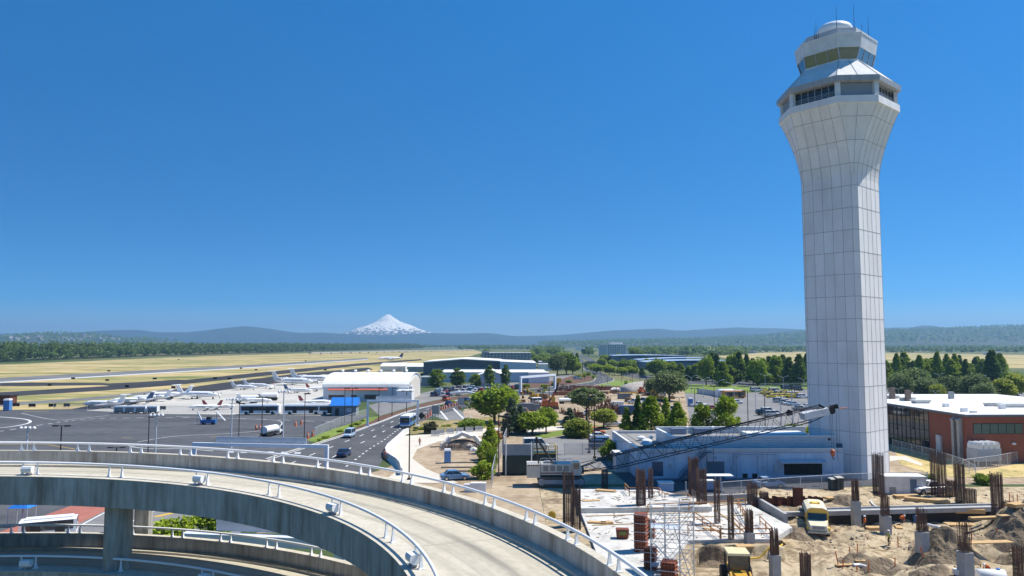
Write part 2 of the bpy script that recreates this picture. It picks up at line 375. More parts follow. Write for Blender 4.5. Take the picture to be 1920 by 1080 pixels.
sheet('lawn',[(1660,715),(1850,711),(2300,712),(2300,726),(1900,724),(1660,730)],M_lawn,6)
sheet('car_park',[(1284,737),(1330,741),(1440,734.5),(1600,727),(1760,728),(2200,734),(2200,800),(1700,815),(1500,822),(1300,822),(1290,770)],M_lot,7)
sheet('car_park',[(985,850),(1005,826),(1060,817),(1105,815),(1150,806),(1163,808),(1190,880),(1080,878),(985,876)],M_lot,7)
sheet('verge',[(1010,824),(1060,815),(1130,804),(1130,800),(1060,806),(1000,815)],M_lawn,8)
sheet('verge',[(1672,836),(1760,856),(1830,884),(1920,868),(2300,864),(2300,884),(1850,897),(1760,893),(1690,872)],M_straw2,8)
sheet('path',[(1668,855),(1700,856),(1730,870),(1728,874),(1690,862),(1668,866)],M_path,9)
# left foreground strip below the ramp
sheet('brick_pavement',[(-120,1015),(0,998),(130,950),(215,925),(225,945),(0,1055),(-120,1090)],mat2('red_pavers',[(.3,(.26,.09,.065)),(.6,(.4,.16,.12))],.3,3,mix=.5),9)
sheet('access_road',[(-120,1090),(0,1055),(225,945),(420,890),(560,870),(600,900),(300,1100),(-120,1300)],M_lot,8)
line((0,1066),(200,960),.25,10); line((170,1015),(330,940),.3,10); line((290,970),(345,958),.8,10,M_yline)
# rolling land: far ridges, residential hill, snow mountain ------------------------------------
def noise1(x,seed,oct=5,base=1.):
    r=np.random.default_rng(seed); y=np.zeros_like(x); a=1.
    for o in range(oct):
        ph=r.uniform(0,6.28,6); fr=base*2**o*r.uniform(.7,1.3,6)
        y+=a*np.sin(np.outer(x,fr)+ph).sum(1)/6; a*=.5
    return y
def ridge(name,prof,D,m,depth,seed,rough=0.):
    px=np.arange(prof[0][0],prof[-1][0]+.1,4.); ty=np.interp(px,[p[0] for p in prof],[p[1] for p in prof])
    ty=np.convolve(np.pad(ty,3,'edge'),np.ones(7)/7,'valid')-rough*noise1(px/20,seed)
    rows=[]; fr=np.linspace(-1,1.2,19)
    g=np.random.default_rng(seed)
    for q,f in enumerate(fr):
        h=max(0,1-abs(f))**.8 if abs(f)<1 else 0
        w=[]
        for i,(x,y) in enumerate(zip(px,ty)):
            p=atY(x,y,D); z=max(p.z,2)
            n=math.sin(x*.05+q*1.7)*.12+math.sin(x*.13+q*.9+seed)*.1
            z2=z*(h*(1+n*(1-h))) if abs(f)<1 else -2
            w.append((p.x*(1+f*depth/D*.6),D+f*depth,z2 if abs(f)<1 else -3))
        rows.append(w)
    v=[p for r in rows for p in r]; n=len(px)
    fc=[(i*n+k,i*n+k+1,(i+1)*n+k+1,(i+1)*n+k) for i in range(len(rows)-1) for k in range(n-1)]
    o=MB().add(v,fc).build(name,m,smooth=True); return struct(name,o)
M_hill=mat2('forested_hills',[(.35,(.01,.02,.012)),(.55,(.02,.034,.018)),(.7,(.035,.048,.025))],.0008,.006,mix=.5)
M_town=mat2('wooded_suburb_hill',[(.3,(.02,.035,.015)),(.5,(.045,.06,.025)),(.6,(.1,.1,.06)),(.68,(.3,.28,.24))],.004,.03,mix=.6)
ridge('hills',[(-500,622),(-200,626),(60,625),(130,625),(160,622),(190,619),(255,618),(300,623),(360,622),(410,616),(460,610.5),(500,615),(560,624),(600,623),(650,626),(720,628),(800,624),(850,625),(920,624),(960,630),(1050,628),(1150,619),(1231,615.5),(1275,620),(1327,616),(1371,613.5),(1421,614.6),(1462,615),(1520,618),(1700,613),(1800,614),(1900,611),(2300,612)],9800,M_hill,1500,3,.4)
ridge('hills',[(1050,643),(1150,639),(1233,637),(1327,632),(1379,625),(1442,625.5),(1483,619),(1517,618),(1600,618),(1663,620),(1693,618),(1723,609.5),(1745,609.5),(1773,615),(1860,616),(2300,618)],7600,M_hill,1100,5,.4)
ridge('hills',[(-500,630),(-100,632),(0,632),(40,629),(90,625),(140,627),(180,628),(230,635),(300,637),(345,645)],5200,M_town,1300,8,.3)
ridge('hills',[(1000,645),(1110,641),(1180,639),(1300,637),(1400,632),(1517,624),(1600,622),(1690,619.5),(1775,617),(1860,613),(1920,612),(2300,608)],5600,M_town,1900,11,.3)
def snow_mountain():
    D=11300.; K=D/17000.; pk=atY(729,589,D); base_px=[(640,646),(655,640)]
    n=190; xs=np.linspace(-2300*K,2600*K,n); ys=np.linspace(-2200*K,2200*K,n)
    X,Yg=np.meshgrid(xs,ys); hz=pk.z
    # silhouette profile across x, from the photograph
    prof=np.array([(560,640),(640,626),(655,622),(675,614),(688,611),(704,604),(713,597),(722,591.5),(726,589),(731,590),(741,597),(751,603),(772,610),(790,618),(815,624),(860,634),(930,644)])
    pxx=[ (p[0]-729)/F*D for p in prof]; pzz=[atY(p[0],p[1],D).z for p in prof]
    rad=np.sqrt(X**2+(Yg*.95)**2); ang=np.arctan2(Yg,X)
    wl=(1+np.cos(ang))/2
    zr=np.interp(rad,pxx,pzz); zl=np.interp(-rad,pxx,pzz)
    Z=zr*wl+zl*(1-wl)
    t=np.clip(rad/(1500*K),0,1)
    rid=sum(np.sin(ang*k+ph+rad/(300*K))*a for k,ph,a in((7,1,.5),(13,2.2,.45),(23,.4,.3),(41,3,.2)))
    Z=Z-np.clip(rid,0,2)*42*K*t*(1-t*.4)-(np.abs(noise1(X.ravel()/(260*K),3)).reshape(X.shape))*30*K*t
    v=[(pk.x+X[i,j],D+Yg[i,j],max(Z[i,j],-3)) for i in range(n) for j in range(n)]
    f=[(i*n+j,i*n+j+1,(i+1)*n+j+1,(i+1)*n+j) for i in range(n-1) for j in range(n-1)]
    m=bpy.data.materials.new('snow_and_rock'); m.use_nodes=True; t_=m.node_tree; b=t_.nodes['Principled BSDF']; L=t_.links.new; b.inputs['Roughness'].default_value=.8
    g=t_.nodes.new('ShaderNodeNewGeometry'); sx=t_.nodes.new('ShaderNodeSeparateXYZ'); L(g.outputs['Position'],sx.inputs[0])
    tc=t_.nodes.new('ShaderNodeTexCoord'); no=t_.nodes.new('ShaderNodeTexNoise'); no.inputs['Scale'].default_value=.007/K; no.inputs['Detail'].default_value=8; no.inputs['Roughness'].default_value=.7
    mp=t_.nodes.new('ShaderNodeMapping'); mp.inputs['Scale'].default_value=(2.2,1.2,.35); L(tc.outputs['Object'],mp.inputs[0]); L(mp.outputs[0],no.inputs['Vector'])
    a=t_.nodes.new('ShaderNodeMapRange'); a.inputs[1].default_value=230*K; a.inputs[2].default_value=430*K; a.inputs[3].default_value=-.12; a.inputs[4].default_value=.08; L(sx.outputs['Z'],a.inputs[0])
    ad=t_.nodes.new('ShaderNodeMath'); L(no.outputs[0],ad.inputs[0]); L(a.outputs[0],ad.inputs[1])
    rp=t_.nodes.new('ShaderNodeValToRGB'); e=rp.color_ramp.elements; e[0].position=.455; e[0].color=(.07,.065,.06,1); e[1].position=.5; e[1].color=(1,.93,.8,1)
    L(ad.outputs[0],rp.inputs[0]); L(rp.outputs[0],b.inputs['Base Color'])
    struct('snow_mountain',MB().add(v,f).build('snow_mountain',m))
snow_mountain()
# ------------------------------------------------------------------ vegetation
def leaf_obj(name,C,size,m,seed,parent=None,up=.35):
    g=np.random.default_rng(seed); N=len(C)
    n=g.normal(size=(N,3)); n[:,2]=np.abs(n[:,2])+up*1.2; n/=np.linalg.norm(n,axis=1)[:,None]
    t=g.normal(size=(N,3)); a=np.cross(n,t); a/=np.linalg.norm(a,axis=1)[:,None]; b=np.cross(n,a)
    s=(size*g.uniform(.65,1.3,N))[:,None]
    V=np.stack([C-a*s,C-b*s*.6,C+a*s,C+b*s*.6],1).reshape(-1,3)
    me=bpy.data.meshes.new(name); me.vertices.add(4*N); me.vertices.foreach_set('co',V.ravel())
    me.loops.add(4*N); me.loops.foreach_set('vertex_index',np.arange(4*N)); me.polygons.add(N)
    me.polygons.foreach_set('loop_start',np.arange(N)*4); me.polygons.foreach_set('loop_total',np.full(N,4))
    me.materials.append(m); me.update(calc_edges=True); me.validate()
    o=bpy.data.objects.new(name,me); COL.objects.link(o)
    if parent: o.parent=parent
    return o
LM={'mid':leafmat('leaf_mid',(.045,.1,.008),(.32,.42,.03)),'light':leafmat('leaf_light',(.08,.15,.008),(.4,.49,.035)),
    'dark':leafmat('leaf_dark',(.03,.075,.012),(.2,.3,.04)),'blue':leafmat('leaf_bluegreen',(.04,.07,.035),(.16,.22,.1)),
    'yellow':leafmat('leaf_yellowgreen',(.1,.14,.012),(.4,.44,.06)),'purple':leafmat('leaf_dark_red',(.015,.02,.01),(.07,.075,.03)),
    'pine':leafmat('leaf_pine',(.055,.085,.03),(.23,.29,.1)),'far':leafmat('leaf_far',(.035,.08,.018),(.15,.22,.05)),
    'fire':leafmat('leaf_orange',(.2,.07,.01),(.45,.2,.04))}
bark=mat('bark',(.12,.085,.06),(.06,.04,.028),scale=3,stretch=(3,3,.6),rough=.95)
def clumps(kind,Hh,Wd,seed,n):
    g=np.random.default_rng(seed); cs=[];r=[]
    for k in range(n):
        if kind=='broad':
            u=g.normal(size=3); u/=np.linalg.norm(u); q=g.uniform(.45,1)
            c=np.array([u[0]*Wd*.36*q,u[1]*Wd*.36*q,Hh*.6+u[2]*Hh*.28*q]); rr=Wd*g.uniform(.16,.25)
        elif kind=='airy':
            u=g.normal(size=3); u/=np.linalg.norm(u)
            c=np.array([u[0]*Wd*.4,u[1]*Wd*.4,Hh*.7+u[2]*Hh*.22]); rr=Wd*g.uniform(.08,.14)
        elif kind in('conic','column','fir'):
            z=g.uniform(.06 if kind!='fir' else .1,.97)
            prof={'conic':lambda z:(min(1,(1-z)*1.5))**.8*min(1,.55+z*2.2),'column':lambda z:min(1,z*4+.3)*min(1,(1-z)*2.6)**.6,'fir':lambda z:(1-z)**.85}[kind](z)
            a=g.uniform(0,6.28); q=g.uniform(.55,1)*prof*Wd*.42
            c=np.array([q*math.cos(a),q*math.sin(a),z*Hh]); rr=Wd*g.uniform(.14,.24)*(.35+.65*prof)
        else: # bush
            a=g.uniform(0,6.28); q=math.sqrt(g.uniform(0,1))*Wd*.4; z=g.uniform(.15,.85)*math.sqrt(max(.05,1-(q/(Wd*.55))**2))
            c=np.array([q*math.cos(a),q*math.sin(a),z*Hh]); rr=Wd*g.uniform(.12,.2)
        cs.append(c); r.append(rr)
    return np.array(cs),np.array(r)
def leafcloud(kind,Hh,Wd,seed,ncl,nl):
    g=np.random.default_rng(seed+99); cs,r=clumps(kind,Hh,Wd,seed,ncl)
    i=g.integers(0,ncl,nl); u=g.normal(size=(nl,3)); u/=np.linalg.norm(u,axis=1)[:,None]
    q=g.uniform(.3,1,nl)**.6
    P=cs[i]+u*(r[i]*q)[:,None]*np.array([1.15,1.15,.8])
    P[:,2]=np.maximum(P[:,2],Hh*.04); P[:,2]=np.minimum(P[:,2],Hh*1.02); return P,cs,r
TREE={}
def tree_proto(key,kind,Hh,Wd,leaf,seed,ncl=45,nl=2600,ls=None,trunk=.16,cat='tree'):
    def b():
        nm={'broad':'broadleaf_tree','airy':'pine_tree','conic':'hedge_tree','column':'columnar_tree','fir':'fir_tree','bush':'shrub'}[kind]
        t=thing(nm,'green tree',cat)
        P,cs,r=leafcloud(kind,Hh,Wd,seed,int(ncl*1.35),int(nl*1.7))
        leaf_obj('crown',P,1.45*(ls or Wd*.036),LM[leaf],seed,t)
        mb=MB(); th={'broad':.7,'airy':.85,'conic':.8,'column':.8,'fir':.92,'bush':.5}[kind]*Hh; r0=max(.07,Wd*.028)
        mb.path([(0,0,-.1),(0,0,th*.3),(Wd*.012,0,th*.65),(0,Wd*.01,th)],[r0*1.25,r0,r0*.7,r0*.2],7)
        for c in cs[:: max(1,ncl//10)]:
            z=max(th*.25,min(th*.9,c[2]*.6)); mb.tube((0,0,z),(c[0]*.85,c[1]*.85,max(c[2]*.95,z)),r0*.42,5,r2=r0*.12)
        mb.build('trunk',bark,t)
        return t
    TREE[key]=Proto(b); TREE[key].H=Hh; TREE[key].W=Wd
tree_proto('broad','broad',9,9,'mid',1,60,4200); tree_proto('maple','broad',8,9,'light',2,50,3600); tree_proto('maple2','broad',8,8,'yellow',3,45,2800)
tree_proto('dense','bush',7,7,'yellow',4,70,4200); tree_proto('pine','airy',11,9,'pine',5,45,3200,ls=.22); tree_proto('greypine','broad',8,10,'pine',6,60,3400,ls=.25)
tree_proto('conic','conic',10,6,'mid',7,80,5200,ls=.17); tree_proto('conic2','conic',10,5,'light',8,80,4600,ls=.16); tree_proto('column','column',10,4,'dark',9,60,3000,ls=.16)
tree_proto('fir','fir',12,6,'dark',10,90,4600,ls=.2); tree_proto('spruce','fir',9,6,'blue',11,70,3600,ls=.2); tree_proto('oval','column',9,6,'mid',12,60,3000,ls=.19)
tree_proto('bush','bush',2.6,4,'mid',13,30,1500,ls=.13,cat='shrub'); tree_proto('redbush','bush',3.2,3.4,'purple',14,30,1600,ls=.12,cat='shrub'); tree_proto('lightbush','bush',3,3.4,'light',15,30,1500,ls=.12,cat='shrub')
tree_proto('sapling','broad',4,2.6,'light',16,18,700,ls=.1)
tree_proto('weed','bush',1.1,1.6,'light',17,10,260,ls=.09,cat='plant'); tree_proto('firebush','bush',3,3,'fire',18,20,900,ls=.12,cat='shrub')
def plant(key,px,by,ty,wpx,label,group=None,z=0.,Yd=None):
    """a tree whose foot stands on the ground seen at (px,by), crown top at ty"""
    p=at(px,by,z) if Yd is None else Vector((atY(px,by,Yd).x,Yd,z))
    top=(atY(px,ty,p.y).z-z)*1.1; w=wpx/F*p.y*1.28
    pr=TREE[key]; sc=(w/pr.W,w/pr.W,top/pr.H)
    return pr(p,random.uniform(0,6.28),label,group,sc)
T=plant
T('broad',927,793,728,68,'large spreading green tree beside the off ramp gore','trees round the building site')
T('spruce',959,815,752,36,'grey green conifer standing left of the round maples','trees round the building site')
T('spruce',976,812,764,26,'smaller grey green conifer touching the round maple','trees round the building site')
T('maple',998,815,776,46,'round bright green maple on the verge behind the tank yard','trees round the building site')
T('maple',1024,812,768,34,'light green maple with a bare lower trunk beside the dark bushy conifer','trees round the building site')
T('dense',1083,820,784,40,'dense yellow green round tree left of the orange estate car','trees round the building site')
T('pine',1100,790,730,54,'airy dark pine with twin trunks in front of the pile yard','trees round the building site')
T('maple2',1132,803,768,42,'thin yellow green tree behind the orange estate car','trees round the building site')
T('spruce',1068,802,768,28,'small dark bushy conifer between the maples and the dense yellow tree','trees round the building site')
T('conic2',1175,838,770,26,'narrow pale green cone shaped tree at the corner of the flat roof','trees behind the service building')
T('fir',1197,838,748,26,'dark green tree behind the narrow cone shaped tree','trees behind the service building')
T('conic',1221,841,752,54,'widest full green tree behind the flat roof','trees behind the service building')
T('conic2',1249,832,752,26,'bright green tree set back between two full trees','trees behind the service building')
T('conic',1271,841,762,38,'full green tree just right of the widest one','trees behind the service building')
T('oval',1317,841,764,36,'round topped dark green tree standing alone behind the raised roof','trees behind the service building')
T('oval',1362,841,750,42,'tallest round topped tree standing alone behind the raised roof','trees behind the service building')
T('greypine',1255,752,700,52,'grey green pine at the edge of the car park','trees round the car park')
T('greypine',1226,748,712,30,'low grey pine beside the pale earth heap','trees round the car park')
for px,by,ty,w,k,l in [(820,726,695,25,'oval','round dark street tree nearest the vaulted hangar'),(858,727,693,23,'column','egg shaped dark street tree before the grey warehouse'),
  (891,727,703,18,'oval','smallest of the street trees before the warehouse'),(918,727,688,16,'column','slender street tree before the gabled shed'),(948,727,687,14,'column','thinnest columnar street tree beside the white gantry')]:
    T(k,px,by,ty,w,l,'street trees before the warehouses')
for i,(px,by,ty,w,k) in enumerate([(1045,704,667,30,'greypine'),(1062,703,664,30,'broad'),(1074,702,677,26,'maple'),(1082,694,664,14,'fir'),(1030,690,670,20,'broad'),(1050,680,662,22,'broad'),(1008,684,668,16,'maple')]):
    T(k,px,by,ty,w,['tallest grey green tree of the clump left of the far road','broad dark tree in the middle of the clump by the far road','bright rounded tree at the front of the clump by the far road','dark narrow conifer at the edge of the far road','tree at the left end of the clump before the grey block','tree at the back of the clump by the far road','low tree beside the grey block roof'][i],'trees beside the far road')
for px,by,ty,w,k in [(1118,700,684,24,'broad'),(1142,703,685,20,'maple'),(1172,699,676,22,'broad'),(1165,704,690,18,'maple'),(1180,703,688,18,'maple'),(1230,708,676,28,'broad'),(1243,704,678,20,'maple'),(1204,706,690,14,'fir'),(1262,708,681,20,'maple'),(1276,710,684,22,'conic2'),(1290,714,690,16,'fir'),(1306,714,685,20,'oval'),(1150,690,676,16,'broad'),(1195,682,670,14,'fir'),(1128,688,673,14,'broad'),(1100,690,680,8,'maple'),(1185,690,676,16,'broad'),(1212,690,674,14,'maple')]:
    T(k,px,by,ty,w,'green tree in the planted strips between the far road and the blue roofed building','trees between the far road and the blue roofed building')
g=np.random.default_rng(77)
for k in range(46):
    px=g.uniform(1105,1330); py=g.uniform(672,708); p=at(px,py)
    if abs(px-(1120+(py-690)*2.6))<14 or (1206<px<1356 and py<692) or abs(px-1150)<32 and py<680: continue
    T(['broad','maple','oval','conic2'][k%4],px,py,py-g.uniform(10,20),g.uniform(9,18),'green tree in the planted strips between the far road and the blue roofed building','trees between the far road and the blue roofed building')
for k in range(26):
    px=g.uniform(905,1052); py=g.uniform(664,676)
    T(['broad','maple','oval'][k%3],px,py,py-g.uniform(7,11),g.uniform(8,14),'green tree scattered between the office block and the far road','trees round the office block')
row=[]
for k in range(19):
    px=1322+k*11.2+random.uniform(-3,3); key=random.choice(['oval','fir','conic','broad','fir'])
    T(key,px,random.uniform(714,725),random.uniform(664,690) if key!='fir' else random.uniform(662,676),random.uniform(20,32),'tree in the long dark row behind the taxi car park','trees behind the car park')
for k in range(26):
    px=1664+k*8.6+random.uniform(-3,3)
    if px>1880 and random.random()<.6: continue
    key=random.choice(['conic','fir','fir','oval','conic2'])
    T(key,px,random.uniform(708,724),random.uniform(664,684),random.uniform(17,30),'tree in the tall dark belt beyond the brick building','trees beyond the brick building')
T('fir',1862,724,661,36,'broadest dark fir at the right end of the belt beyond the brick building','trees beyond the brick building')
for px,by,ty,w in [(1690,752,706,38),(1715,748,695,50),(1738,752,712,36),(1780,750,708,40),(1806,748,712,36),(1830,758,706,44),(1848,762,722,36),(1760,752,722,28)]:
    T('greypine',px,by,ty,w,'low spreading grey green pine before the tall belt of trees','low pines beyond the brick building')
for px,by,ty,w,l in [(1880,758,712,40,'bright yellow green tree beside the car park at the right edge'),(1908,752,702,36,'light green tree behind the double arm lamp at the right edge'),(1758,756,722,22,'small bright tree between the grey pines')]:
    T('maple2',px,by,ty,w,l,'light trees beyond the brick building')
# shrubs
T('redbush',807,813,791,23,'round dark reddish shrub at the start of the barrier row'); T('bush',882,806,784,38,'wide green shrub beside the barrier row'); T('bush',897,804,786,20,'small green shrub right of the wide one')
for px,by,ty,w,k,l in [(920,850,792,26,'conic2','tallest leafy green bush against the yard fence'),(908,862,822,22,'lightbush','middle green bush against the yard fence'),(905,897,862,34,'lightbush','green bush at the near end of the yard fence'),(922,880,835,18,'bush','narrow bush pressed to the yard fence'),(930,828,806,20,'firebush','orange bush behind the yard fence'),(913,868,846,24,'dense','yellow green bush on the yard fence line')]:
    T(k,px,by,ty,w,l,'bushes along the yard fence')
T('lightbush',1143,862,822,28,'bright green bush beside the left wall of the service building')
T('lightbush',1492,830,792,32,'yellow green bush behind the right end of the service building'); T('lightbush',1520,832,796,24,'yellow green bush beside the tower behind the roof')
T('bush',1738,900,888,24,'green shrub behind the white pickup'); T('bush',1845,908,888,28,'green shrub beside the end of the chain link fence')
T('lightbush',325,1045,965,72,'bright green bush seen below the upper ramp deck',z=0); T('lightbush',400,1010,950,60,'green bush below the ramp beside the lower sign gantry')
for px,by in [(615,822),(640,810),(668,797),(682,790),(596,828),(655,801),(775,808),(790,806),(830,800),(845,800),(1010,742),(1000,738),(960,737),(935,739),(870,752),(900,747),(1020,728),(1040,722),(1065,718),(1085,710),(1100,704),(985,728),(850,757),(830,762)]:
    T('weed' if px<860 else 'lightbush',px+random.uniform(-4,4),by,by-random.uniform(4,9),random.uniform(7,14),'small green shrub in the planted strips along the main road','small shrubs along the main road')
for px,by in [(990,741),(1022,740),(976,727),(1096,712),(1104,708),(1174,727),(1113,713),(886,768),(874,765)]:
    T('sapling',px,by,by-random.uniform(10,16),random.uniform(6,9),'young street tree in the planted strips by the road','young trees along the road')
# masses: the riverside forest and the far woodland
def mass(name,xy,hh,ww,m,nleaf,ls,label,seed,zf=None):
    g=np.random.default_rng(seed); P=[]; Sz=[]
    for (x,y),h,w in zip(xy,hh,ww):
        n=nleaf; u=g.normal(size=(n,3)); u/=np.linalg.norm(u,axis=1)[:,None]; k=g.integers(0,5,n)
        cc=g.uniform(-.3,.3,(5,3))*np.array([w,w,h*.6])+np.array([0,0,h*.55])
        q=cc[k]+u*np.array([w*.3,w*.3,h*.28])*g.uniform(.6,1,n)[:,None]; q[:,2]=np.clip(q[:,2],0,h)
        z0=zf(x,y) if zf else 0
        P.append(q+np.array([x,y,z0])); Sz.append(np.full(n,w*ls))
    o=leaf_obj(name,np.concatenate(P),np.concatenate(Sz),m,seed,up=.5)
    return tag(o,label,'trees',None,'stuff')
g=np.random.default_rng(21); xy=[];hh=[];ww=[]
front=np.array([[-541,600],[-576,840],[-606,1278],[-560,2100],[-470,2900],[-380,3300]])
for y in np.arange(560,3300,7.5):
    x0=np.interp(y,front[:,1],front[:,0])
    for r_ in range(7):
        xy.append((x0-4-r_*13-g.uniform(0,9),y+g.uniform(-4,4))); hh.append(g.uniform(19,27) if r_ else g.uniform(9,22)); ww.append(g.uniform(9,15))
# trees nearer the camera beyond the left edge
mass('riverside_forest',xy,hh,ww,LM['far'],110,.12,'long dense green belt of tall trees along the far side of the airfield',31)
xy=[];hh=[];ww=[]
def free(px,py):
    if 1330<px<2400 and 657<py<670 and px>1400: return False
    if px<1000 and py>660: return False
    if 1110<px<1180 and py>655: return False
    if 1055<px<1100 and py>652: return False
    return True
for k in range(6200):
    py=g.uniform(646.6,668)**1; px=g.uniform(860,2300)
    if px<1000: py=g.uniform(647,656)
    if px>1400: py=g.uniform(647,659)
    if not free(px,py): continue
    p=at(px,py); h=g.uniform(8,18); xy.append((p.x,p.y)); hh.append(h); ww.append(h*g.uniform(.7,1.2)*(1+p.y/9000))
mass('woodland',xy,hh,ww,LM['far'],16,.24,'wide spread of green trees across the plain beyond the far road',33)
xy=[];hh=[];ww=[]
for k in range(700):
    px=g.uniform(640,1000); py=g.uniform(648.5,652.5); p=at(px,py); h=g.uniform(10,18); xy.append((p.x,p.y)); hh.append(h); ww.append(h*1.4)
for k in range(420):
    px=g.uniform(1400,2300); py=g.uniform(658.5,661.5) ; p=at(px,py); h=g.uniform(7,14); xy.append((p.x,p.y)); hh.append(h); ww.append(h*1.3)
mass('woodland',xy,hh,ww,LM['far'],16,.24,'distant line of trees edging the far airfield and river',34)
# trees on the wooded ridge on the right
dg=bpy.context.evaluated_depsgraph_get()
def ridge_trees(objs,N,xr,yr,hr,label,seed,m):
    from mathutils.bvhtree import BVHTree
    trees=[BVHTree.FromObject(o,dg) for o in objs]; g=np.random.default_rng(seed); xy=[];hh=[];ww=[];zz={}
    for k in range(N):
        x=g.uniform(*xr);y=g.uniform(*yr); z=None
        for t in trees:
            h=t.ray_cast(Vector((x,y,3000)),Vector((0,0,-1)))
            if h[0] is not None: z=max(z or -9,h[0].z)
        if z is None or z<1: continue
        hh.append(g.uniform(14,30)); ww.append(g.uniform(12,22)); xy.append((x,y)); zz[(x,y)]=z
    mass('woodland',xy,hh,ww,m,10,.3,label,seed,lambda x,y:zz[(x,y)]-1)
dg.update()
near=[o for o in bpy.data.objects if o.name.startswith('hills') and 4500<np.mean([v.co.y for v in o.data.vertices])<6500]
rr=[o for o in near if o.data.vertices[0].co.x+o.data.vertices[len(o.data.vertices)-1].co.x>0]
ll=[o for o in near if o not in rr]
if rr: ridge_trees(rr,5200,(200,5200),(4000,5900),None,'dark conifers covering the wooded ridge on the right horizon',41,LM['dark'])
if ll: ridge_trees(ll,1800,(-5200,-2100),(4200,5400),None,'trees among the houses on the hill behind the forest',42,LM['dark'])
# ------------------------------------------------------------------ building site terrain
def vnoise(X,Y,s,seed):
    g=np.random.default_rng(seed); G=g.random((256,256))
    x=X/s;y=Y/s; i=np.floor(x).astype(int);j=np.floor(y).astype(int); fx=x-i;fy=y-j
    fx=fx*fx*(3-2*fx);fy=fy*fy*(3-2*fy); q=lambda a,b:G[a%256,b%256]
    return (q(i,j)*(1-fx)+q(i+1,j)*fx)*(1-fy)+(q(i,j+1)*(1-fx)+q(i+1,j+1)*fx)*fy-.5
PIT=-1.5
WA=at(1462,966); WB=at(1864,955)
MOUNDS=[(1500,990,1.1,2.6),(1478,1000,.7,2.2),(1590,1003,.8,2.6),(1620,1012,.4,2),(1765,1032,1.5,2.8),(1790,1040,1.3,2.4),(1900,1004,1.7,3.2),(1930,1010,1.6,3),(1650,1062,.8,2),(1700,1050,-1.2,2.2),(1860,1032,-1.6,2.6),(1895,1045,-1.4,2.4),(1560,1068,.6,2.4),(1620,1066,.7,2),(1745,1085,.9,2.6),(1860,1070,-.6,1.6),(1440,1062,.5,2.4),(1820,1010,.3,3),(1790,1085,.5,2),(1580,938,.7,2.2),(1395,928,.9,2.6),(1440,926,.8,2.6),(1500,922,.4,3),(1620,936,.5,2.6),(1690,955,.35,3),(1960,1060,.8,3)]
MW=[(at(px,py,PIT if py>966 else 0),a,r) for px,py,a,r in MOUNDS]
RUTS=[[(1440,1090),(1480,1060),(1540,1035),(1610,1022),(1700,1014),(1790,1003),(1880,994),(2000,985)],[(1520,1100),(1560,1050),(1560,1020),(1548,1008)],[(1560,1085),(1640,1035),(1740,1014),(1900,988)],[(1640,945),(1720,948),(1830,935),(1960,925)]]
RUTW=[[at(a,b,PIT if k<3 else 0) for a,b in q] for k,q in enumerate(RUTS)]
def ruts(X,Y):
    out=np.zeros_like(X)
    for P in RUTW:
        best=np.full(X.shape,1e9)
        for a,b in zip(P[:-1],P[1:]):
            dx,dy=b.x-a.x,b.y-a.y; t=np.clip(((X-a.x)*dx+(Y-a.y)*dy)/(dx*dx+dy*dy),0,1); best=np.minimum(best,np.hypot(X-a.x-dx*t,Y-a.y-dy*t))
        for off in(.55,1.0,1.5): out-= (.13 if off!=1.0 else -.05)*np.exp(-((best-off)/.17)**2)
    return out
def sm(t): t=np.clip(t,0,1); return t*t*(3-2*t)
def site_h(X,Y):
    wl=WA.y+(WB.y-WA.y)*(X-WA.x)/(WB.x-WA.x)+.35          # foot of the retaining wall
    inpit=sm((wl-Y)/.35)*sm((X-(WA.x-5.2))/.3)
    xl=np.minimum(12.8+(Y-65)*.42,18.4)
    inpit=np.where((X<WA.x-4.9)|(Y<78.5),np.maximum(sm((X-xl-.15)/.4)*sm((78.4-Y)/.3),np.where(X<WA.x-4.9,0,inpit)),inpit)
    out=sm((X-56)/9)
    z=PIT*inpit*(1-out)
    for p,a,r in MW:
        d=((X-p.x)**2+((Y-p.y)*1.0)**2)/(r*r); z=z+a*np.exp(-d**1.3)*(1+.5*vnoise(X,Y,.9,9))
    rough=.5*vnoise(X,Y,3.5,1)+.26*vnoise(X,Y,1.3,2)+.14*vnoise(X,Y,.6,3)
    edge=np.minimum(np.minimum(sm((X-SX0)/3),sm((SX1-X)/3)),np.minimum(sm((SY1-Y)/2),1))
    yard=sm((Y-(102+(X-24)*.335))/1.2)*sm((58-X)/3)*sm((X-15)/3)
    k=edge*(1-yard)*(.35+.65*(sm((X-27)/5)*.9+.1))
    return np.where(edge<1,z*edge,z)*(1-yard)+rough*k*.62+ruts(X,Y)*edge*(1-yard)*sm((X-28)/3)
nx,ny=int((SX1-SX0)/.3)+1,int((SY1-SY0)/.22)+1
gx=np.linspace(SX0,SX1,nx); gy=np.linspace(SY0,SY1,ny); X_,Y_=np.meshgrid(gx,gy); Z_=site_h(X_,Y_)
Z_[0,:]=0;Z_[-1,:]=0;Z_[:,0]=0;Z_[:,-1]=0
ZL=Z_.tolist(); DX,DY=(SX1-SX0)/(nx-1),(SY1-SY0)/(ny-1)
def gz(x,y):
    if not (SX0<x<SX1 and SY0<y<SY1): return 0.
    u=(x-SX0)/DX;v=(y-SY0)/DY; i=min(int(u),nx-2);j=min(int(v),ny-2); u-=i;v-=j
    return (ZL[j][i]*(1-u)+ZL[j][i+1]*u)*(1-v)+(ZL[j+1][i]*(1-u)+ZL[j+1][i+1]*u)*v
V=np.stack([X_,Y_,Z_],-1).reshape(-1,3)
fc=[(j*nx+i,j*nx+i+1,(j+1)*nx+i+1,(j+1)*nx+i) for j in range(ny-1) for i in range(nx-1)]
struct('building_site_ground',MB().add(V.tolist(),fc).build('building_site_ground',M_soil,smooth=True))
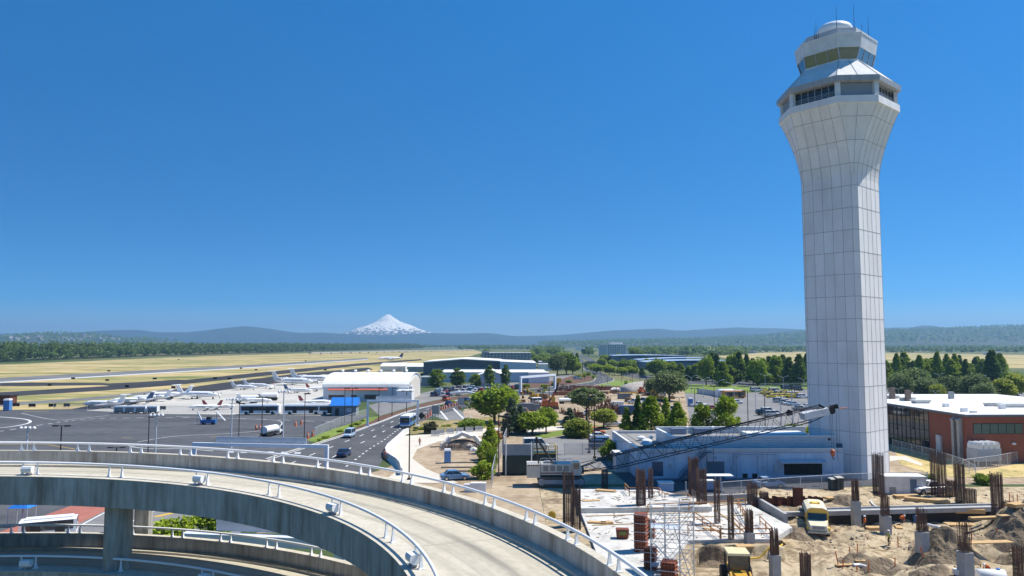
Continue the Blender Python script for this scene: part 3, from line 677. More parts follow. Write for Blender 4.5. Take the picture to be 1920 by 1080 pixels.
sheet('yard',[(16.5,124),(17.5,111.95),(15.5,110),(19,106.5),(24,103.2),(46,110.6),(57.5,114.2),(57.5,124)],M_yard,3,z=.03,world=True)
def on(px,py):
    """the point of the uneven site ground seen at a pixel"""
    d=ray(px,py); t0=0
    t=40.
    while t<140:
        x,y,z=d[0]*t,d[1]*t,H+d[2]*t
        if z<=gz(x,y): return Vector((x,y,gz(x,y)))
        t+=.15
    return at(px,py)
# ------------------------------------------------------------------ spiral ramp
RCX,RCY,RO,RI,RZ,RH=-25.83,17.16,30.88,24.63,13.86,5.1
def rz_(t): return RZ+RH/(2*PI)*(t-1.2)
ICX,ICY,IR=-24.39-RCX,19.95-RCY,21.95          # the inner edge is a slightly tighter circle
def rr(r,t):
    if r>28: return r
    q=ICX*math.cos(t)+ICY*math.sin(t); return r-RI+q+math.sqrt(IR*IR-ICX**2-ICY**2+q*q)
def rp(t,r,dz): r=rr(r,t); return (RCX+r*math.cos(t),RCY+r*math.sin(t),rz_(t)+dz)
def streaky(name,c1,c2,c3):
    m=bpy.data.materials.new(name); m.use_nodes=True; t=m.node_tree; b=t.nodes['Principled BSDF']; L=t.links.new; b.inputs['Roughness'].default_value=.9; b.inputs['Specular IOR Level'].default_value=.2
    tc=t.nodes.new('ShaderNodeTexCoord'); cols=[]
    def noise(sc,st,lo,hi,det=6):
        mp=t.nodes.new('ShaderNodeMapping'); mp.inputs['Scale'].default_value=st; no=t.nodes.new('ShaderNodeTexNoise'); no.inputs['Scale'].default_value=sc; no.inputs['Detail'].default_value=det; no.inputs['Roughness'].default_value=.65
        mr=t.nodes.new('ShaderNodeMapRange'); mr.inputs[1].default_value=lo; mr.inputs[2].default_value=hi
        L(tc.outputs['Object'],mp.inputs[0]); L(mp.outputs[0],no.inputs['Vector']); L(no.outputs[0],mr.inputs[0]); return mr.outputs[0],no.outputs[0]
    a,_=noise(1.5,(1,1,.12),.42,.68); b2,raw=noise(.5,(1,1,.7),.38,.66); c_,_=noise(6,(1,1,.05),.5,.75)
    m1=t.nodes.new('ShaderNodeMix'); m1.data_type='RGBA'; m1.inputs['A'].default_value=c1+(1,); m1.inputs['B'].default_value=c2+(1,); L(b2,m1.inputs['Factor'])
    m2=t.nodes.new('ShaderNodeMix'); m2.data_type='RGBA'; m2.inputs['B'].default_value=c3+(1,); L(m1.outputs['Result'],m2.inputs['A'])
    mu=t.nodes.new('ShaderNodeMath'); mu.operation='MAXIMUM'; L(a,mu.inputs[0]); L(c_,mu.inputs[1]); mu2=t.nodes.new('ShaderNodeMath'); mu2.operation='MULTIPLY'; mu2.inputs[1].default_value=.8; L(mu.outputs[0],mu2.inputs[0]); L(mu2.outputs[0],m2.inputs['Factor'])
    L(m2.outputs['Result'],b.inputs['Base Color'])
    bm=t.nodes.new('ShaderNodeBump'); bm.inputs['Strength'].default_value=.25; bm.inputs['Distance'].default_value=.03; L(raw,bm.inputs['Height']); L(bm.outputs[0],b.inputs['Normal']); return m
M_rampwall=streaky('stained_concrete',(.56,.535,.48),(.42,.39,.335),(.17,.13,.09))
M_rampdeck=mat2('ramp_road_concrete',[(.3,(.37,.335,.255)),(.5,(.47,.43,.335)),(.7,(.55,.51,.41))],.25,2.5,mix=.5,st1=(1,1,1))
def deckmat():
    m=M_rampdeck; t=m.node_tree; L=t.links.new; b=t.nodes['Principled BSDF']; src=b.inputs['Base Color'].links[0].from_socket
    tc=t.nodes.new('ShaderNodeTexCoord'); sx=t.nodes.new('ShaderNodeSeparateXYZ'); L(tc.outputs['Object'],sx.inputs[0])
    def M(op,a,b_=None,c=None):
        n=t.nodes.new('ShaderNodeMath'); n.operation=op
        for i,v in enumerate((a,b_,c)):
            if v is None: continue
            if isinstance(v,(int,float)): n.inputs[i].default_value=v
            else: L(v,n.inputs[i])
        return n.outputs[0]
    r=M('SQRT',M('ADD',M('MULTIPLY',sx.outputs[0],sx.outputs[0]),M('MULTIPLY',sx.outputs[1],sx.outputs[1]))); an=M('ARCTAN2',sx.outputs[1],sx.outputs[0])
    cb=t.nodes.new('ShaderNodeCombineXYZ'); L(M('MULTIPLY',r,1.6),cb.inputs[0]); L(M('MULTIPLY',an,2.6),cb.inputs[1])
    no=t.nodes.new('ShaderNodeTexNoise'); no.inputs['Scale'].default_value=1.; no.inputs['Detail'].default_value=7; no.inputs['Roughness'].default_value=.6; L(cb.outputs[0],no.inputs['Vector'])
    track=t.nodes.new('ShaderNodeMapRange'); track.inputs[1].default_value=.42; track.inputs[2].default_value=.62; L(no.outputs[0],track.inputs[0])
    tyre=M('MAXIMUM',M('SUBTRACT',1,M('MULTIPLY',M('ABSOLUTE',M('SUBTRACT',r,26.7)),1.9)),M('SUBTRACT',1,M('MULTIPLY',M('ABSOLUTE',M('SUBTRACT',r,28.4)),1.9)))
    tyre=M('MULTIPLY',M('MAXIMUM',tyre,0),.55)
    fr=M('FRACT',M('MULTIPLY',an,5.2)); jt=M('LESS_THAN',fr,.012)
    dk=M('MINIMUM',M('MAXIMUM',M('MULTIPLY',M('ADD',tyre,.25),track.outputs[0]),M('MULTIPLY',jt,.6)),1)
    mx=t.nodes.new('ShaderNodeMix'); mx.data_type='RGBA'; L(src,mx.inputs['A']); mx.inputs['B'].default_value=(.17,.16,.135,1); L(dk,mx.inputs['Factor']); L(mx.outputs['Result'],b.inputs['Base Color'])
deckmat()
M_ledge=mat2('ramp_kerb_concrete',[(.3,(.36,.32,.25)),(.5,(.5,.46,.375)),(.7,(.57,.53,.44))],.5,4,mix=.5)
T0,T1=-10.2,3.55
ramp=thing('parking_ramp','weathered concrete spiral car park ramp with two stacked turns','ramp',(RCX,RCY,0))
def sweep(prof,t0=T0,t1=T1,step=.035):
    n=int((t1-t0)/step)+1; rings=[]
    for i in range(n+1):
        t=t0+(t1-t0)*i/n; rings.append([(rr(r,t)*math.cos(t),rr(r,t)*math.sin(t),rz_(t)+dz) for r,dz in prof])
    return MB().loft(rings)
ra_o,ra_i=-.93,-.64      # road level at the outer parapet and at the inner kerb, below the parapet top
sweep([(RI+1.05,ra_i),(RO-.42,ra_o),(RO-.42,ra_o-.5),(RI+1.05,ra_o-.6)]).build('deck',M_rampdeck,ramp)
sweep([(RI,-.5),(RI+1.05,-.5),(RI+1.05,-1.5),(RI+.55,-2.0),(RI,-2.0)]).build('inner_beam',M_rampwall,ramp)
sweep([(RI-.02,-.5),(RI+1.06,-.49),(RI+1.06,-.455),(RI-.02,-.46)]).build('inner_kerb',M_ledge,ramp)
sweep([(RO-.42,ra_o-.02),(RO,ra_o-.02),(RO,ra_o+.13),(RO-.42,ra_o+.13)]).build('outer_kerb',M_ledge,ramp)
sweep([(RO,-.04),(RO+.38,-.04),(RO+.38,-2.0),(RO-.2,-2.0),(RO-.42,-1.45),(RO,-1.45)]).build('outer_parapet',M_rampwall,ramp)
sweep([(RO-.02,-.04),(RO+.4,-.04),(RO+.4,0),(RO-.02,0)]).build('coping',M_ledge,ramp)
def rail(r,dz,rad,name):
    n=int((T1-T0)/.03); ts=[T0+(T1-T0)*i/n for i in range(n+1)]
    mb=MB().path([(rr(r,t)*math.cos(t),rr(r,t)*math.sin(t),rz_(t)+dz) for t in ts],rad,8)
    return mb.build(name,white_clean,ramp,smooth=True)
ro=rail(RO+.1,.5,.068,'outer_guard_rail'); ri=rail(RI+.6,.2,.068,'inner_guard_rail')
def theta_for(px,lower=False):
    best=None
    for t in np.arange(.0,2.2,.002):
        tt=t-2*PI if lower else t
        x,y,z=rp(tt,RI+.62,-.1)
        if y<3: continue
        u=CX+F*x/(y*math.cos(PITCH)+(z-H)*math.sin(PITCH))
        if best is None or abs(u-px)<best[0]: best=(abs(u-px),tt)
    return best[1]
def posts(r,zb,zt,gap,parent,ts):
    """pairs of flanged posts that carry one rail"""
    for t in ts:
        for d in(-gap/2,gap/2):
            a=t+d/rr(r,t); c,s_=math.cos(a),math.sin(a); x,y=c*rr(r,a),s_*rr(r,a); z0=rz_(a)+zb; z1=rz_(a)+zt
            mb=MB(); tv=Vector((-s_,c,0)); rv=Vector((c,s_,0))
            def ring(z,w,dp): return [Vector((x,y,z))+tv*(i*w)+rv*(j*dp) for i,j in((-1,-1),(1,-1),(1,1),(-1,1))]
            mb.loft([ring(z0,.12,.12),ring(z0+.03,.12,.12),ring(z0+.035,.06,.08),ring(z0+.3,.033,.05),ring(z1,.025,.04)])
            mb.build('post',white_clean,parent)
to=[T0+.03+3.35/(RO+.1)*k for k in range(int((T1-T0)*(RO+.1)/3.35))]
posts(RO+.1,0,.45,.72,ro,[t for t in to if -.6<t<2.0 or -6.9<t<-4.3][:50])
ti=[theta_for(p) for p in(57,218,379,515,632,732,786)]; tl=[theta_for(p,True) for p in(54,215,390)]; st_=.2
posts(RI+.6,-.46,.14,.75,ri,ti+[ti[-1]-st_*k for k in(1,2,3)]+[ti[0]+st_*k for k in(1,2,3)]+tl+[tl[-1]-st_*k for k in(1,2,3,4,5)]+[tl[0]+st_*k for k in(1,2,3)])
# columns under the inner beam, in the turn the photograph shows
def col_at(px,Yd,w,ztop,zb,rz=0.,name='column',m=None):
    p=atY(px,985,Yd)
    s=w/2; c=.14*w; pts=[(-s+c,-s),(s-c,-s),(s,-s+c),(s,s-c),(s-c,s),(-s+c,s),(-s,s-c),(-s,-s+c)]
    pts=[(x*math.cos(rz)-y*math.sin(rz)+p.x-RCX,x*math.sin(rz)+y*math.cos(rz)+p.y-RCY) for x,y in pts]
    MB().prism(pts,zb,ztop).build(name,m or M_rampwall,ramp)
col_at(222.5,43.0,1.34,rz_(1.55)-1.98,0,.35); col_at(269,49.3,1.0,rz_(1.5)-1.98,0,.3)
for t in (-.3,.4,2.6,3.3): 
    MB().prism([(rr(RI,t)*math.cos(t)+.4*math.cos(t)+.6*math.cos(q),rr(RI,t)*math.sin(t)+.4*math.sin(t)+.6*math.sin(q)) for q in np.arange(8)*PI/4],0,rz_(t)-1.98).build('column',M_rampwall,ramp)
# floodlights clipped to the inner rail
def flood_b():
    o=thing('flood_light','white floodlight','floodlight')
    prof=[(-.2,.5),(.2,.5),(.26,.36),(.24,.18),(.1,.06),(-.1,.06),(-.24,.18),(-.26,.36)]
    MB().extr(prof,-.34,.34).build('housing',white_clean,o)
    MB().bx(-.14,.14,-.2,.2,-.08,.0).build('ballast_box',grey,o)
    m=MB(); m.tube((0,0,0),(0,0,.12),.07,8); m.build('swivel',white,o); return o
flood=Proto(flood_b)
def place_flood(t,label):
    r=RI+.38; x,y,z=rp(t,r,-.38); flood((x,y,z),t+PI,label,'floodlights on the ramp rails',.82)
for px,low,l in [(57,0,'white floodlight on the upper ramp rail, leftmost on the upper turn'),(379,0,'white floodlight on the upper ramp rail above the columns'),(632,0,'white floodlight on the upper ramp rail where it begins to bend down'),(786,0,'white floodlight lowest on the bend of the upper ramp rail'),
   (54,1,'shaded floodlight on the lower ramp rail left of the column'),(390,1,'floodlight on the lower ramp rail at the bottom edge')]:
    place_flood(theta_for(px,bool(low)),l)
# ------------------------------------------------------------------ control tower
AX,AY,ROT=55.0,123.6,R(41.2)
def octo(a,w,z):
    if z>59: z=59+(z-59)*1.055
    return [(a,-w,z),(a,w,z),(w,a,z),(-w,a,z),(-a,w,z),(-a,-w,z),(-w,-a,z),(w,-a,z)]
M_panel=mat2('tower_panels',[(.34,(.7,.69,.67)),(.47,(.82,.815,.81)),(.6,(.88,.88,.875))],.12,.55,rough=.75,mix=.5,st1=(1,1,.5),st2=(1,1,.25))
def panelmat():
    m=M_panel; t=m.node_tree; L=t.links.new; b=t.nodes['Principled BSDF']; src=b.inputs['Base Color'].links[0].from_socket
    tc=t.nodes.new('ShaderNodeTexCoord'); mp=t.nodes.new('ShaderNodeMapping'); mp.inputs['Scale'].default_value=(1/1.6,1/1.6,1/3.55); mp.inputs['Location'].default_value=(.5,.5,-3.7/3.55)
    fl=t.nodes.new('ShaderNodeVectorMath'); fl.operation='FLOOR'; wn=t.nodes.new('ShaderNodeTexWhiteNoise'); L(tc.outputs['Object'],mp.inputs[0]); L(mp.outputs[0],fl.inputs[0]); L(fl.outputs[0],wn.inputs[0])
    m2=t.nodes.new('ShaderNodeMapping'); m2.inputs['Scale'].default_value=(2.2,2.2,.06); no=t.nodes.new('ShaderNodeTexNoise'); no.inputs['Detail'].default_value=5; L(tc.outputs['Object'],m2.inputs[0]); L(m2.outputs[0],no.inputs['Vector'])
    mr=t.nodes.new('ShaderNodeMapRange'); mr.inputs[1].default_value=.5; mr.inputs[2].default_value=.75; mr.inputs[4].default_value=.12; L(no.outputs[0],mr.inputs[0])
    ma=t.nodes.new('ShaderNodeMath'); ma.operation='MULTIPLY_ADD'; ma.inputs[1].default_value=.13; L(wn.outputs['Value'],ma.inputs[0]); L(mr.outputs[0],ma.inputs[2])
    mx=t.nodes.new('ShaderNodeMix'); mx.data_type='RGBA'; mx.inputs['B'].default_value=(.3,.29,.27,1); L(src,mx.inputs['A']); L(ma.outputs[0],mx.inputs['Factor']); L(mx.outputs['Result'],b.inputs['Base Color'])
panelmat()
M_joint=mat('panel_joint',(.4,.4,.4),(.3,.3,.3),rough=.9)
M_roofw=mat('white_roof_membrane',(.78,.77,.74),(.66,.65,.61),scale=.5,rough=.8)
tower=thing('control_tower','tall white panelled airport control tower flaring to an eight sided cab','tower',(AX,AY,0),ROT)
w=4.0
lv=[(0,4.67)]+[(z,4.67) for z in (20,40,47.6)]+[(47.6+11.3*k/14,4.67+3.6*(k/14)**1.6) for k in range(1,15)]
MB().loft([octo(a,w,z) for z,a in lv]).build('shaft',M_panel,tower)
def prof_a(z): return float(np.interp(z,[p[0] for p in lv],[p[1] for p in lv]))
jm=MB()
for k in range(17):
    z=3.7+3.55*k
    if z>58: break
    a=prof_a(z)+.012; o=octo(a,w,z)
    for i in range(8):
        p,q=Vector(o[i]),Vector(o[(i+1)%8]); jm.bar(p,q,.03,.06)
for side in range(4):
    c,s_=math.cos(side*PI/2),math.sin(side*PI/2)
    for k in range(6):
        y=-w+2*w*k/5; zz=[0,47.6]+[47.6+11.3*i/9 for i in range(1,10)]
        for z0,z1 in zip(zz[:-1],zz[1:]):
            a0,a1=prof_a(z0)+.012,prof_a(z1)+.012
            jm.bar((a0*c-y*s_,a0*s_+y*c,z0),(a1*c-y*s_,a1*s_+y*c,z1),.035,.03)
    for z0,z1 in zip([48+1.09*i for i in range(10)],[48+1.09*(i+1) for i in range(10)]):
        m0=(prof_a(z0)+w)/2+.012;m1=(prof_a(z1)+w)/2+.012
        jm.bar((m0*c-m0*s_,m0*s_+m0*c,z0),(m1*c-m1*s_,m1*s_+m1*c,z1),.035,.03)
jm.build('panel_joint_grid',M_joint,tower)
MB().loft([octo(8.32,w,58.9),octo(8.46,w+.06,58.92),octo(8.46,w+.06,60.0),octo(8.2,w,60.0)]).build('sill_band',M_panel,tower)
# storey below the cab: corner piers and alternating glazed and louvred bays
oc=octo(8.15,w-.1,0)
for x,y,_ in oc:
    d=Vector((x,y,0)).normalized(); t=Vector((-d.y,d.x,0)); MB().obox((x-d.x*.25,y-d.y*.25,61.17),d*.28,t*.42,(0,0,1.18)).build('corner_pier',white,tower)
for i in range(8):
    p=Vector(oc[i]);q=Vector(oc[(i+1)%8]); d=(q-p); L=d.length; d.normalize(); n=Vector((d.y,-d.x,0)); c=(p+q)/2-n*.35
    if i%2==0:
        f=MB().obox((c.x-n.x*.5,c.y-n.y*.5,61.1),d*(L/2-.3),n*.05,(0,0,1.12)).build('office_window',glass,tower)
        g_=MB(); 
        for k in range(7): g_.bar((c+d*((k/6-.5)*(L-.9))+Vector((0,0,60)))[:],(c+d*((k/6-.5)*(L-.9))+Vector((0,0,62.2)))[:],.06)
        for z in(60.5,60.75,61.0): g_.bar((c-d*(L/2-.4)+Vector((0,0,z)))[:],(c+d*(L/2-.4)+Vector((0,0,z)))[:],.05)
        g_.build('window_grille',lgrey,f)
    else:
        MB().obox((c.x,c.y,61.1),d*(L/2-.5),n*.06,(0,0,1.12)).build('louvre_panel',mat('blue_grey_louvre',(.3,.33,.36),(.25,.28,.31),scale=4,stretch=(1,1,12),rough=.6),tower)
MB().loft([octo(8.2,w,62.1),octo(8.72,w+.1,62.2),octo(8.78,w+.1,63.0),octo(8.55,w,63.08)]).build('walkway_fascia',mat('fascia_metal',(.42,.44,.46),(.3,.32,.34),scale=2,stretch=(1,1,.05),rough=.45),tower)
MB().loft([octo(8.6,w,63.0),octo(8.5,w,63.15),octo(5.2,2.9,66.3),octo(4.8,2.9,66.35)]).build('skirt_roof',M_roofw,tower)
rm=MB()
for i,(p,q) in enumerate(zip(octo(8.52,w,63.15),octo(5.22,2.9,66.32))): rm.bar(p,q,.12,.06)
for (i,j) in((1,2),(3,4),(5,6),(7,0)):
    a=octo(8.52,w,63.15);b=octo(5.22,2.9,66.32); rm.bar((Vector(a[i])+Vector(a[j]))/2,(Vector(b[i])+Vector(b[j]))/2,.1,.06)
rm.build('roof_rib',M_joint,tower)
cw=2.9
MB().loft([octo(4.8,cw,66.3),octo(4.85,cw,66.75)]).build('cab_sill',white,tower)
M_cab=mat('cab_glass',(.3,.32,.33),(.26,.28,.29),scale=.3,rough=.04,metal=.85)
lo,hi=octo(4.72,cw-.05,66.7),octo(5.34,cw-.05,68.55); lo2,hi2=octo(4.5,cw-.1,66.7),octo(5.1,cw-.1,68.55); a=octo(4.77,cw,66.7);b=octo(5.39,cw,68.55)
for i in range(8):
    j=(i+1)%8
    g_=MB().add([lo[i],lo[j],hi[j],hi[i],lo2[i],lo2[j],hi2[j],hi2[i]],[(0,1,2,3),(7,6,5,4),(0,4,5,1),(3,2,6,7),(0,3,7,4),(1,5,6,2)]).build('cab_window',M_cab,tower)
    mm=MB(); mm.bar(a[i],b[i],.14,.14); mm.bar(Vector(a[i])+Vector((0,0,.03)),Vector(a[j])+Vector((0,0,.03)),.08,.08)
    n=3 if i%2==0 else 1
    for k in range(1,n):
        t=k/n; mm.bar(Vector(a[i]).lerp(Vector(a[j]),t),Vector(b[i]).lerp(Vector(b[j]),t),.08,.08)
    mm.build('window_frame',lgrey,g_)
MB().loft([octo(5.32,cw,68.5),octo(5.45,cw,68.52),octo(5.75,cw+.08,70.5),octo(5.5,cw,70.6)]).build('cab_roof',white,tower)
MB().loft([octo(5.6,cw,70.51),octo(5.83,cw+.1,70.52),octo(5.83,cw+.1,70.68),octo(5.5,cw,70.68)]).build('roof_coping',white_clean,tower)
ps=MB().loft([octo(4.7,cw-.35,70.6),octo(4.7,cw-.35,71.85),octo(4.5,cw-.45,71.85)]).build('roof_parapet',mat('parapet_sheet',(.46,.48,.5),(.38,.4,.43),scale=1.5,rough=.6),tower)
MB().lathe([(2.0,71.5),(2.0,72.9),(2.5,73.2),(2.8,73.8),(2.85,74.2),(2.6,74.75),(2.0,75.15),(1.1,75.4),(.25,75.5)],n=28).build('radome',white_clean,tower,smooth=True)
def tower_local(px,py,a_plane,axis):
    """where the ray through a pixel meets the tower plane local x=-a ('x') or y=-a ('y')"""
    d=Vector(ray(px,py)); c,s_=math.cos(-ROT),math.sin(-ROT)
    rot=lambda v:Vector((v.x*c-v.y*s_,v.x*s_+v.y*c,v.z)); o=rot(Vector((-AX,-AY,H))); d=rot(d)
    t=((-a_plane)-(o.x if axis=='x' else o.y))/(d.x if axis=='x' else d.y); return o+d*t
for px,z1,l in [(0,0,0)]: pass
def whip(x,y,z0,z1,r=.05):
    m=MB(); m.tube((x,y,z0),(x,y,z0+.6),r*1.6,6); m.tube((x,y,z0+.6),(x,y,z1),r,5,r2=r*.4); return m.build('antenna',dark,tower)
for px,pb,pt in [(1488,84,42),(1501,76,29),(1569,55,9),(1602,58,9),(1629,71,31),(1616,57,44),(1515,64,49),(1632,72,55)]:
    Yd=118.5 if px<1600 else 120.5
    p=atY(px,pb,Yd);q=atY(px,pt,Yd); c,s_=math.cos(-ROT),math.sin(-ROT); v=Vector((p.x-AX,p.y-AY,0)); v=Vector((v.x*c-v.y*s_,v.x*s_+v.y*c,0))
    if v.length>5.2: v=v.normalized()*5.2
    whip(v.x,v.y,71.2,q.z,.055 if pt<45 else .035)
m=MB(); m.tube((4.4,-2,71.2),(4.4,-2,73.0),.05); m.obox((4.4,-2,73.1),(.6,0,0),(0,.15,0),(0,0,.13)); m.build('dish_antenna',white,tower)
p=tower_local(1561,830,4.68,'x');q=tower_local(1580,851,4.68,'x')
MB().bx(-4.74,-4.6,min(p.y,q.y),max(p.y,q.y),q.z,p.z).build('louvre_window',mat('blue_louvre',(.09,.15,.2),(.07,.12,.16),rough=.4),tower)
p=tower_local(1571,864,4.56,'x'); m=MB(); m.lathe([(.05,0),(.16,.05),(.16,.3),(.05,.35)],(-4.82,p.y,p.z)); m.build('wall_lamp',dark,tower)
# ------------------------------------------------------------------ service building at the tower's foot
def siding(name,c1,c2,sc):
    m=mat(name,c1,c2,scale=.8,rough=.55); t=m.node_tree; b=t.nodes['Principled BSDF']
    wv=t.nodes.new('ShaderNodeTexWave'); wv.wave_type='BANDS'; wv.bands_direction='Z'; wv.inputs['Scale'].default_value=sc
    tc=t.nodes.new('ShaderNodeTexCoord'); t.links.new(tc.outputs['Object'],wv.inputs['Vector'])
    bm=t.nodes.new('ShaderNodeBump'); bm.inputs['Strength'].default_value=.9; bm.inputs['Distance'].default_value=.08; t.links.new(wv.outputs['Fac'],bm.inputs['Height']); t.links.new(bm.outputs[0],b.inputs['Normal']); return m
M_sid=siding('blue_white_siding',(.66,.7,.74),(.58,.62,.67),1.1)
M_wallb=mat('blue_white_wall',(.62,.69,.78),(.46,.53,.63),scale=.5,stretch=(1,1,.35),rough=.7)
M_wallw=mat('white_block_wall',(.6,.61,.62),(.52,.53,.55),scale=.5,rough=.8)
M_roofg=mat2('grey_roof_felt',[(.35,(.2,.195,.18)),(.6,(.3,.295,.28))],.15,1.5,mix=.5)
sb=thing('service_building','low pale blue flat roofed building at the foot of the tower','building',(19.6,116.8,0),R(2))
MB().bx(0,32,0,24.5,0,4.2).build('wall',M_wallb,sb)
MB().bx(.3,31.7,.3,24.2,4.2,4.35).build('roof',M_roofg,sb)
pm=MB(); pm.bx(0,32,0,.3,4.2,4.75); pm.bx(0,.3,.3,24.2,4.2,4.75); pm.bx(0,32,24.2,24.5,4.2,4.75); pm.build('parapet',M_wallw,sb)
pm=MB(); pm.bx(-.06,32,-.06,.36,4.75,4.83); pm.bx(-.06,.36,.36,24.14,4.75,4.83); pm.bx(-.06,32,24.14,24.56,4.75,4.83); pm.build('coping',white_clean,sb)
m=MB(); m.bx(.9,1.3,.3,24.2,4.35,4.37); m.bx(2.2,2.5,.3,24.2,4.35,4.37); m.build('roof_walkway',mat('roof_strip',(.16,.155,.145),(.12,.115,.11),rough=.9),sb)
ph=MB(); ph.bx(5.8,32,2.2,2.5,4.35,6.4); ph.bx(5.8,6.1,2.5,13.6,4.35,6.4); ph.bx(5.8,32,13.6,13.9,4.35,6.6); ph.build('raised_storey',M_sid,sb)
MB().bx(6.1,32,2.5,13.6,4.35,5.55).build('raised_roof',M_roofg,sb)
m=MB(); m.bx(5.72,32,2.12,2.55,6.4,6.5); m.bx(5.72,6.15,2.55,13.55,6.4,6.5); m.bx(5.72,32,13.55,13.98,6.6,6.7); m.build('raised_coping',white_clean,sb)
m=MB(); m.bx(8.2,10.6,12.2,13.4,5.55,6.55); m.bx(12.2,15,12.2,13.4,5.55,6.55); m.build('roof_screen',mat('blue_grey_screen',(.2,.25,.33),(.16,.2,.27),scale=2,rough=.6),sb)
m=MB(); m.bx(20,30,8,12,5.55,6.15); m.build('roof_unit_row',white_clean,sb)
for x,y,s_ in [(11,13,.3),(15.4,12.8,.3)]:
    mm=MB(); mm.tube((x,y,5.55),(x,y,6.5),.12); mm.lathe([(.1,6.5),(.3,6.6),(.3,6.75),(.05,6.9)],(x,y,0),10); mm.build('vent_pipe',white,sb)
for px,py,r_,h_ in [(1208,826,.75,.8),(1226,826,.45,.9),(1217,833,.9,.9),(1213,838,.8,.9),(1221,840,.7,.8)]:
    p=at(px,py,4.35); v=p-Vector((19.6,116.8,0)); mm=MB(); mm.lathe([(r_*.6,4.35),(r_*.6,4.35+h_*.5),(r_,4.35+h_*.5),(r_*.95,4.35+h_*.75),(r_*.4,4.35+h_)],(v.x,v.y,0),14); mm.build('roof_fan',white,sb)
dm=MB(); dm.bx(10.6,13.1,-.07,0.02,0,2.75); dm.build('roller_door',siding('roller_door_grey',(.3,.34,.4),(.27,.31,.37),4.),sb)
dm=MB(); dm.bx(10.45,10.6,-.1,.02,0,2.9); dm.bx(13.1,13.25,-.1,.02,0,2.9); dm.bx(10.6,13.1,-.1,.02,2.75,2.9); dm.build('door_frame',mat('dark_door_frame',(.2,.23,.28),(.16,.19,.23),rough=.5),sb)
q=MB(); q.bx(-.03,32,-.05,-.012,0,.35); q.build('plinth',mat('plinth_grey',(.25,.28,.33),(.18,.2,.25),scale=1.2,rough=.9),sb)
q=MB(); q.bx(0,32,-.03,-.006,4.15,4.22); q.build('wall_seam',mat('seam_blue',(.3,.35,.42),rough=.8),sb)
for x in(5.4,9.7,14.1,20.0,26.0,30.2): MB().bx(x,x+.05,-.02,-.005,.36,4.14).build('wall_joint',mat('seam_blue2',(.36,.41,.48),rough=.8),sb)
for x,z,w_,h_ in((4.6,1.9,.5,.7),(14.4,1.3,.6,.9),(19.2,1.5,.4,.6),(21.0,1.2,.8,1.1)): MB().bx(x,x+w_,-.2,-.02,z,z+h_).build('junction_box',lgrey,sb)
q=MB(); q.bar((14.7,-.1,2.2),(14.7,-.1,4.1),.06); q.bar((14.7,-.1,3.9),(21.4,-.1,3.9),.06); q.build('conduit',grey,sb)
MB().bx(2.0,3.7,-.05,.02,.7,2.9).build('window',mat('blue_glass_panel',(.06,.12,.19),(.05,.1,.16),rough=.15),sb)
for x in(16.1,17.6): MB().bx(x,x+.75,-.06,.02,.35,1.0).build('vent_opening',black,sb)
for x in(11.9,15.2,18.5,4.6):
    mm=MB(); mm.tube((x,0,3.55),(x,-.25,3.55),.04); mm.lathe([(.2,3.35),(.12,3.5),(.05,3.6)],(x,-.3,0),10); mm.build('wall_lamp',lgrey,sb)
for x in(15.2,18.5): MB().tube((x,-.05,0),(x,-.05,4.1),.05).build('downpipe',lgrey,sb)
MB().bx(22.6,28.6,-.03,.02,.75,2.6).build('loading_bay',black,sb)
aw=MB(); aw.loft([[(21.7,-1.5,2.72),(28.9,-1.5,2.72),(28.9,.0,3.05),(21.7,0,3.05)],[(21.7,-1.5,2.85),(28.9,-1.5,2.85),(28.9,0,3.2),(21.7,0,3.2)]]); aw.bar((21.8,-1.45,2.75),(21.8,0,1.6),.07); aw.build('canopy',lgrey,sb)
# outside stair to the roof
st=MB(); 
for k in range(20):
    x=6.0+k*.21; z=.2+k*.21; st.bx(x,x+.26,-1.15,-.25,z,z+.04)
for y in(-1.2,-.2):
    st.bar((6,y,.1),(10.2,y,4.35),.06,.2); st.bar((6,y,1.0),(10.2,y,5.2),.05); st.bar((6,y,.6),(10.2,y,4.8),.03)
    for k in range(0,21,4): st.bar((6+k*.21,y,.2+k*.21),(6+k*.21,y,1.05+k*.21),.04)
st.bx(10.2,11.2,-1.2,-.02,4.3,4.38); st.bar((10.2,-1.2,0),(10.2,-1.2,4.3),.1); st.bar((11.2,-1.2,0),(11.2,-1.2,5.2),.08)
st.build('outside_stair',mat('stair_blue_grey',(.16,.19,.24),(.12,.15,.19),rough=.6),sb)
an=MB(); an.bx(7.5,9.2,-.95,-.02,0,2.1); an.build('meter_cabinet',mat('pale_blue_cabinet',(.4,.48,.58),(.35,.43,.52),rough=.6),sb)
an=MB(); an.bx(-2.2,-.02,8.0,11,0,3.0); an.bx(-2.35,-.02,7.85,11.15,3.0,3.15); an.build('side_porch',M_wallw,sb)
# ------------------------------------------------------------------ brick building on the right
M_brick=mat2('brown_brick',[(.3,(.16,.055,.04)),(.5,(.25,.088,.058)),(.7,(.31,.125,.08))],.12,3.,mix=.45,rough=.9)
bb=thing('brick_building','red brown brick building with a glazed side and a broad white flat roof','building',(80.4,133.6,0),R(2))
MB().bx(0,42,0,11.2,0,8.1).build('brick_wall',M_brick,bb)
MB().bx(.25,42,11.2,52,0,8.0).build('rear_wall',mat('grey_render',(.4,.4,.39),rough=.9),bb)
MB().bx(-.35,42.3,-.35,53,8.1,8.45).build('roof_edge',mat('dark_fascia',(.12,.13,.14),(.09,.1,.11),rough=.4),bb)
MB().bx(-.1,42,-.1,52.7,8.45,8.55).build('roof',M_roofw,bb)
gl=MB().bx(.0,.25,11.2,38,0,8.1).build('glass_wall',glassy('curtain_glass',(.03,.04,.045),.03,1.),bb)
gm=MB()
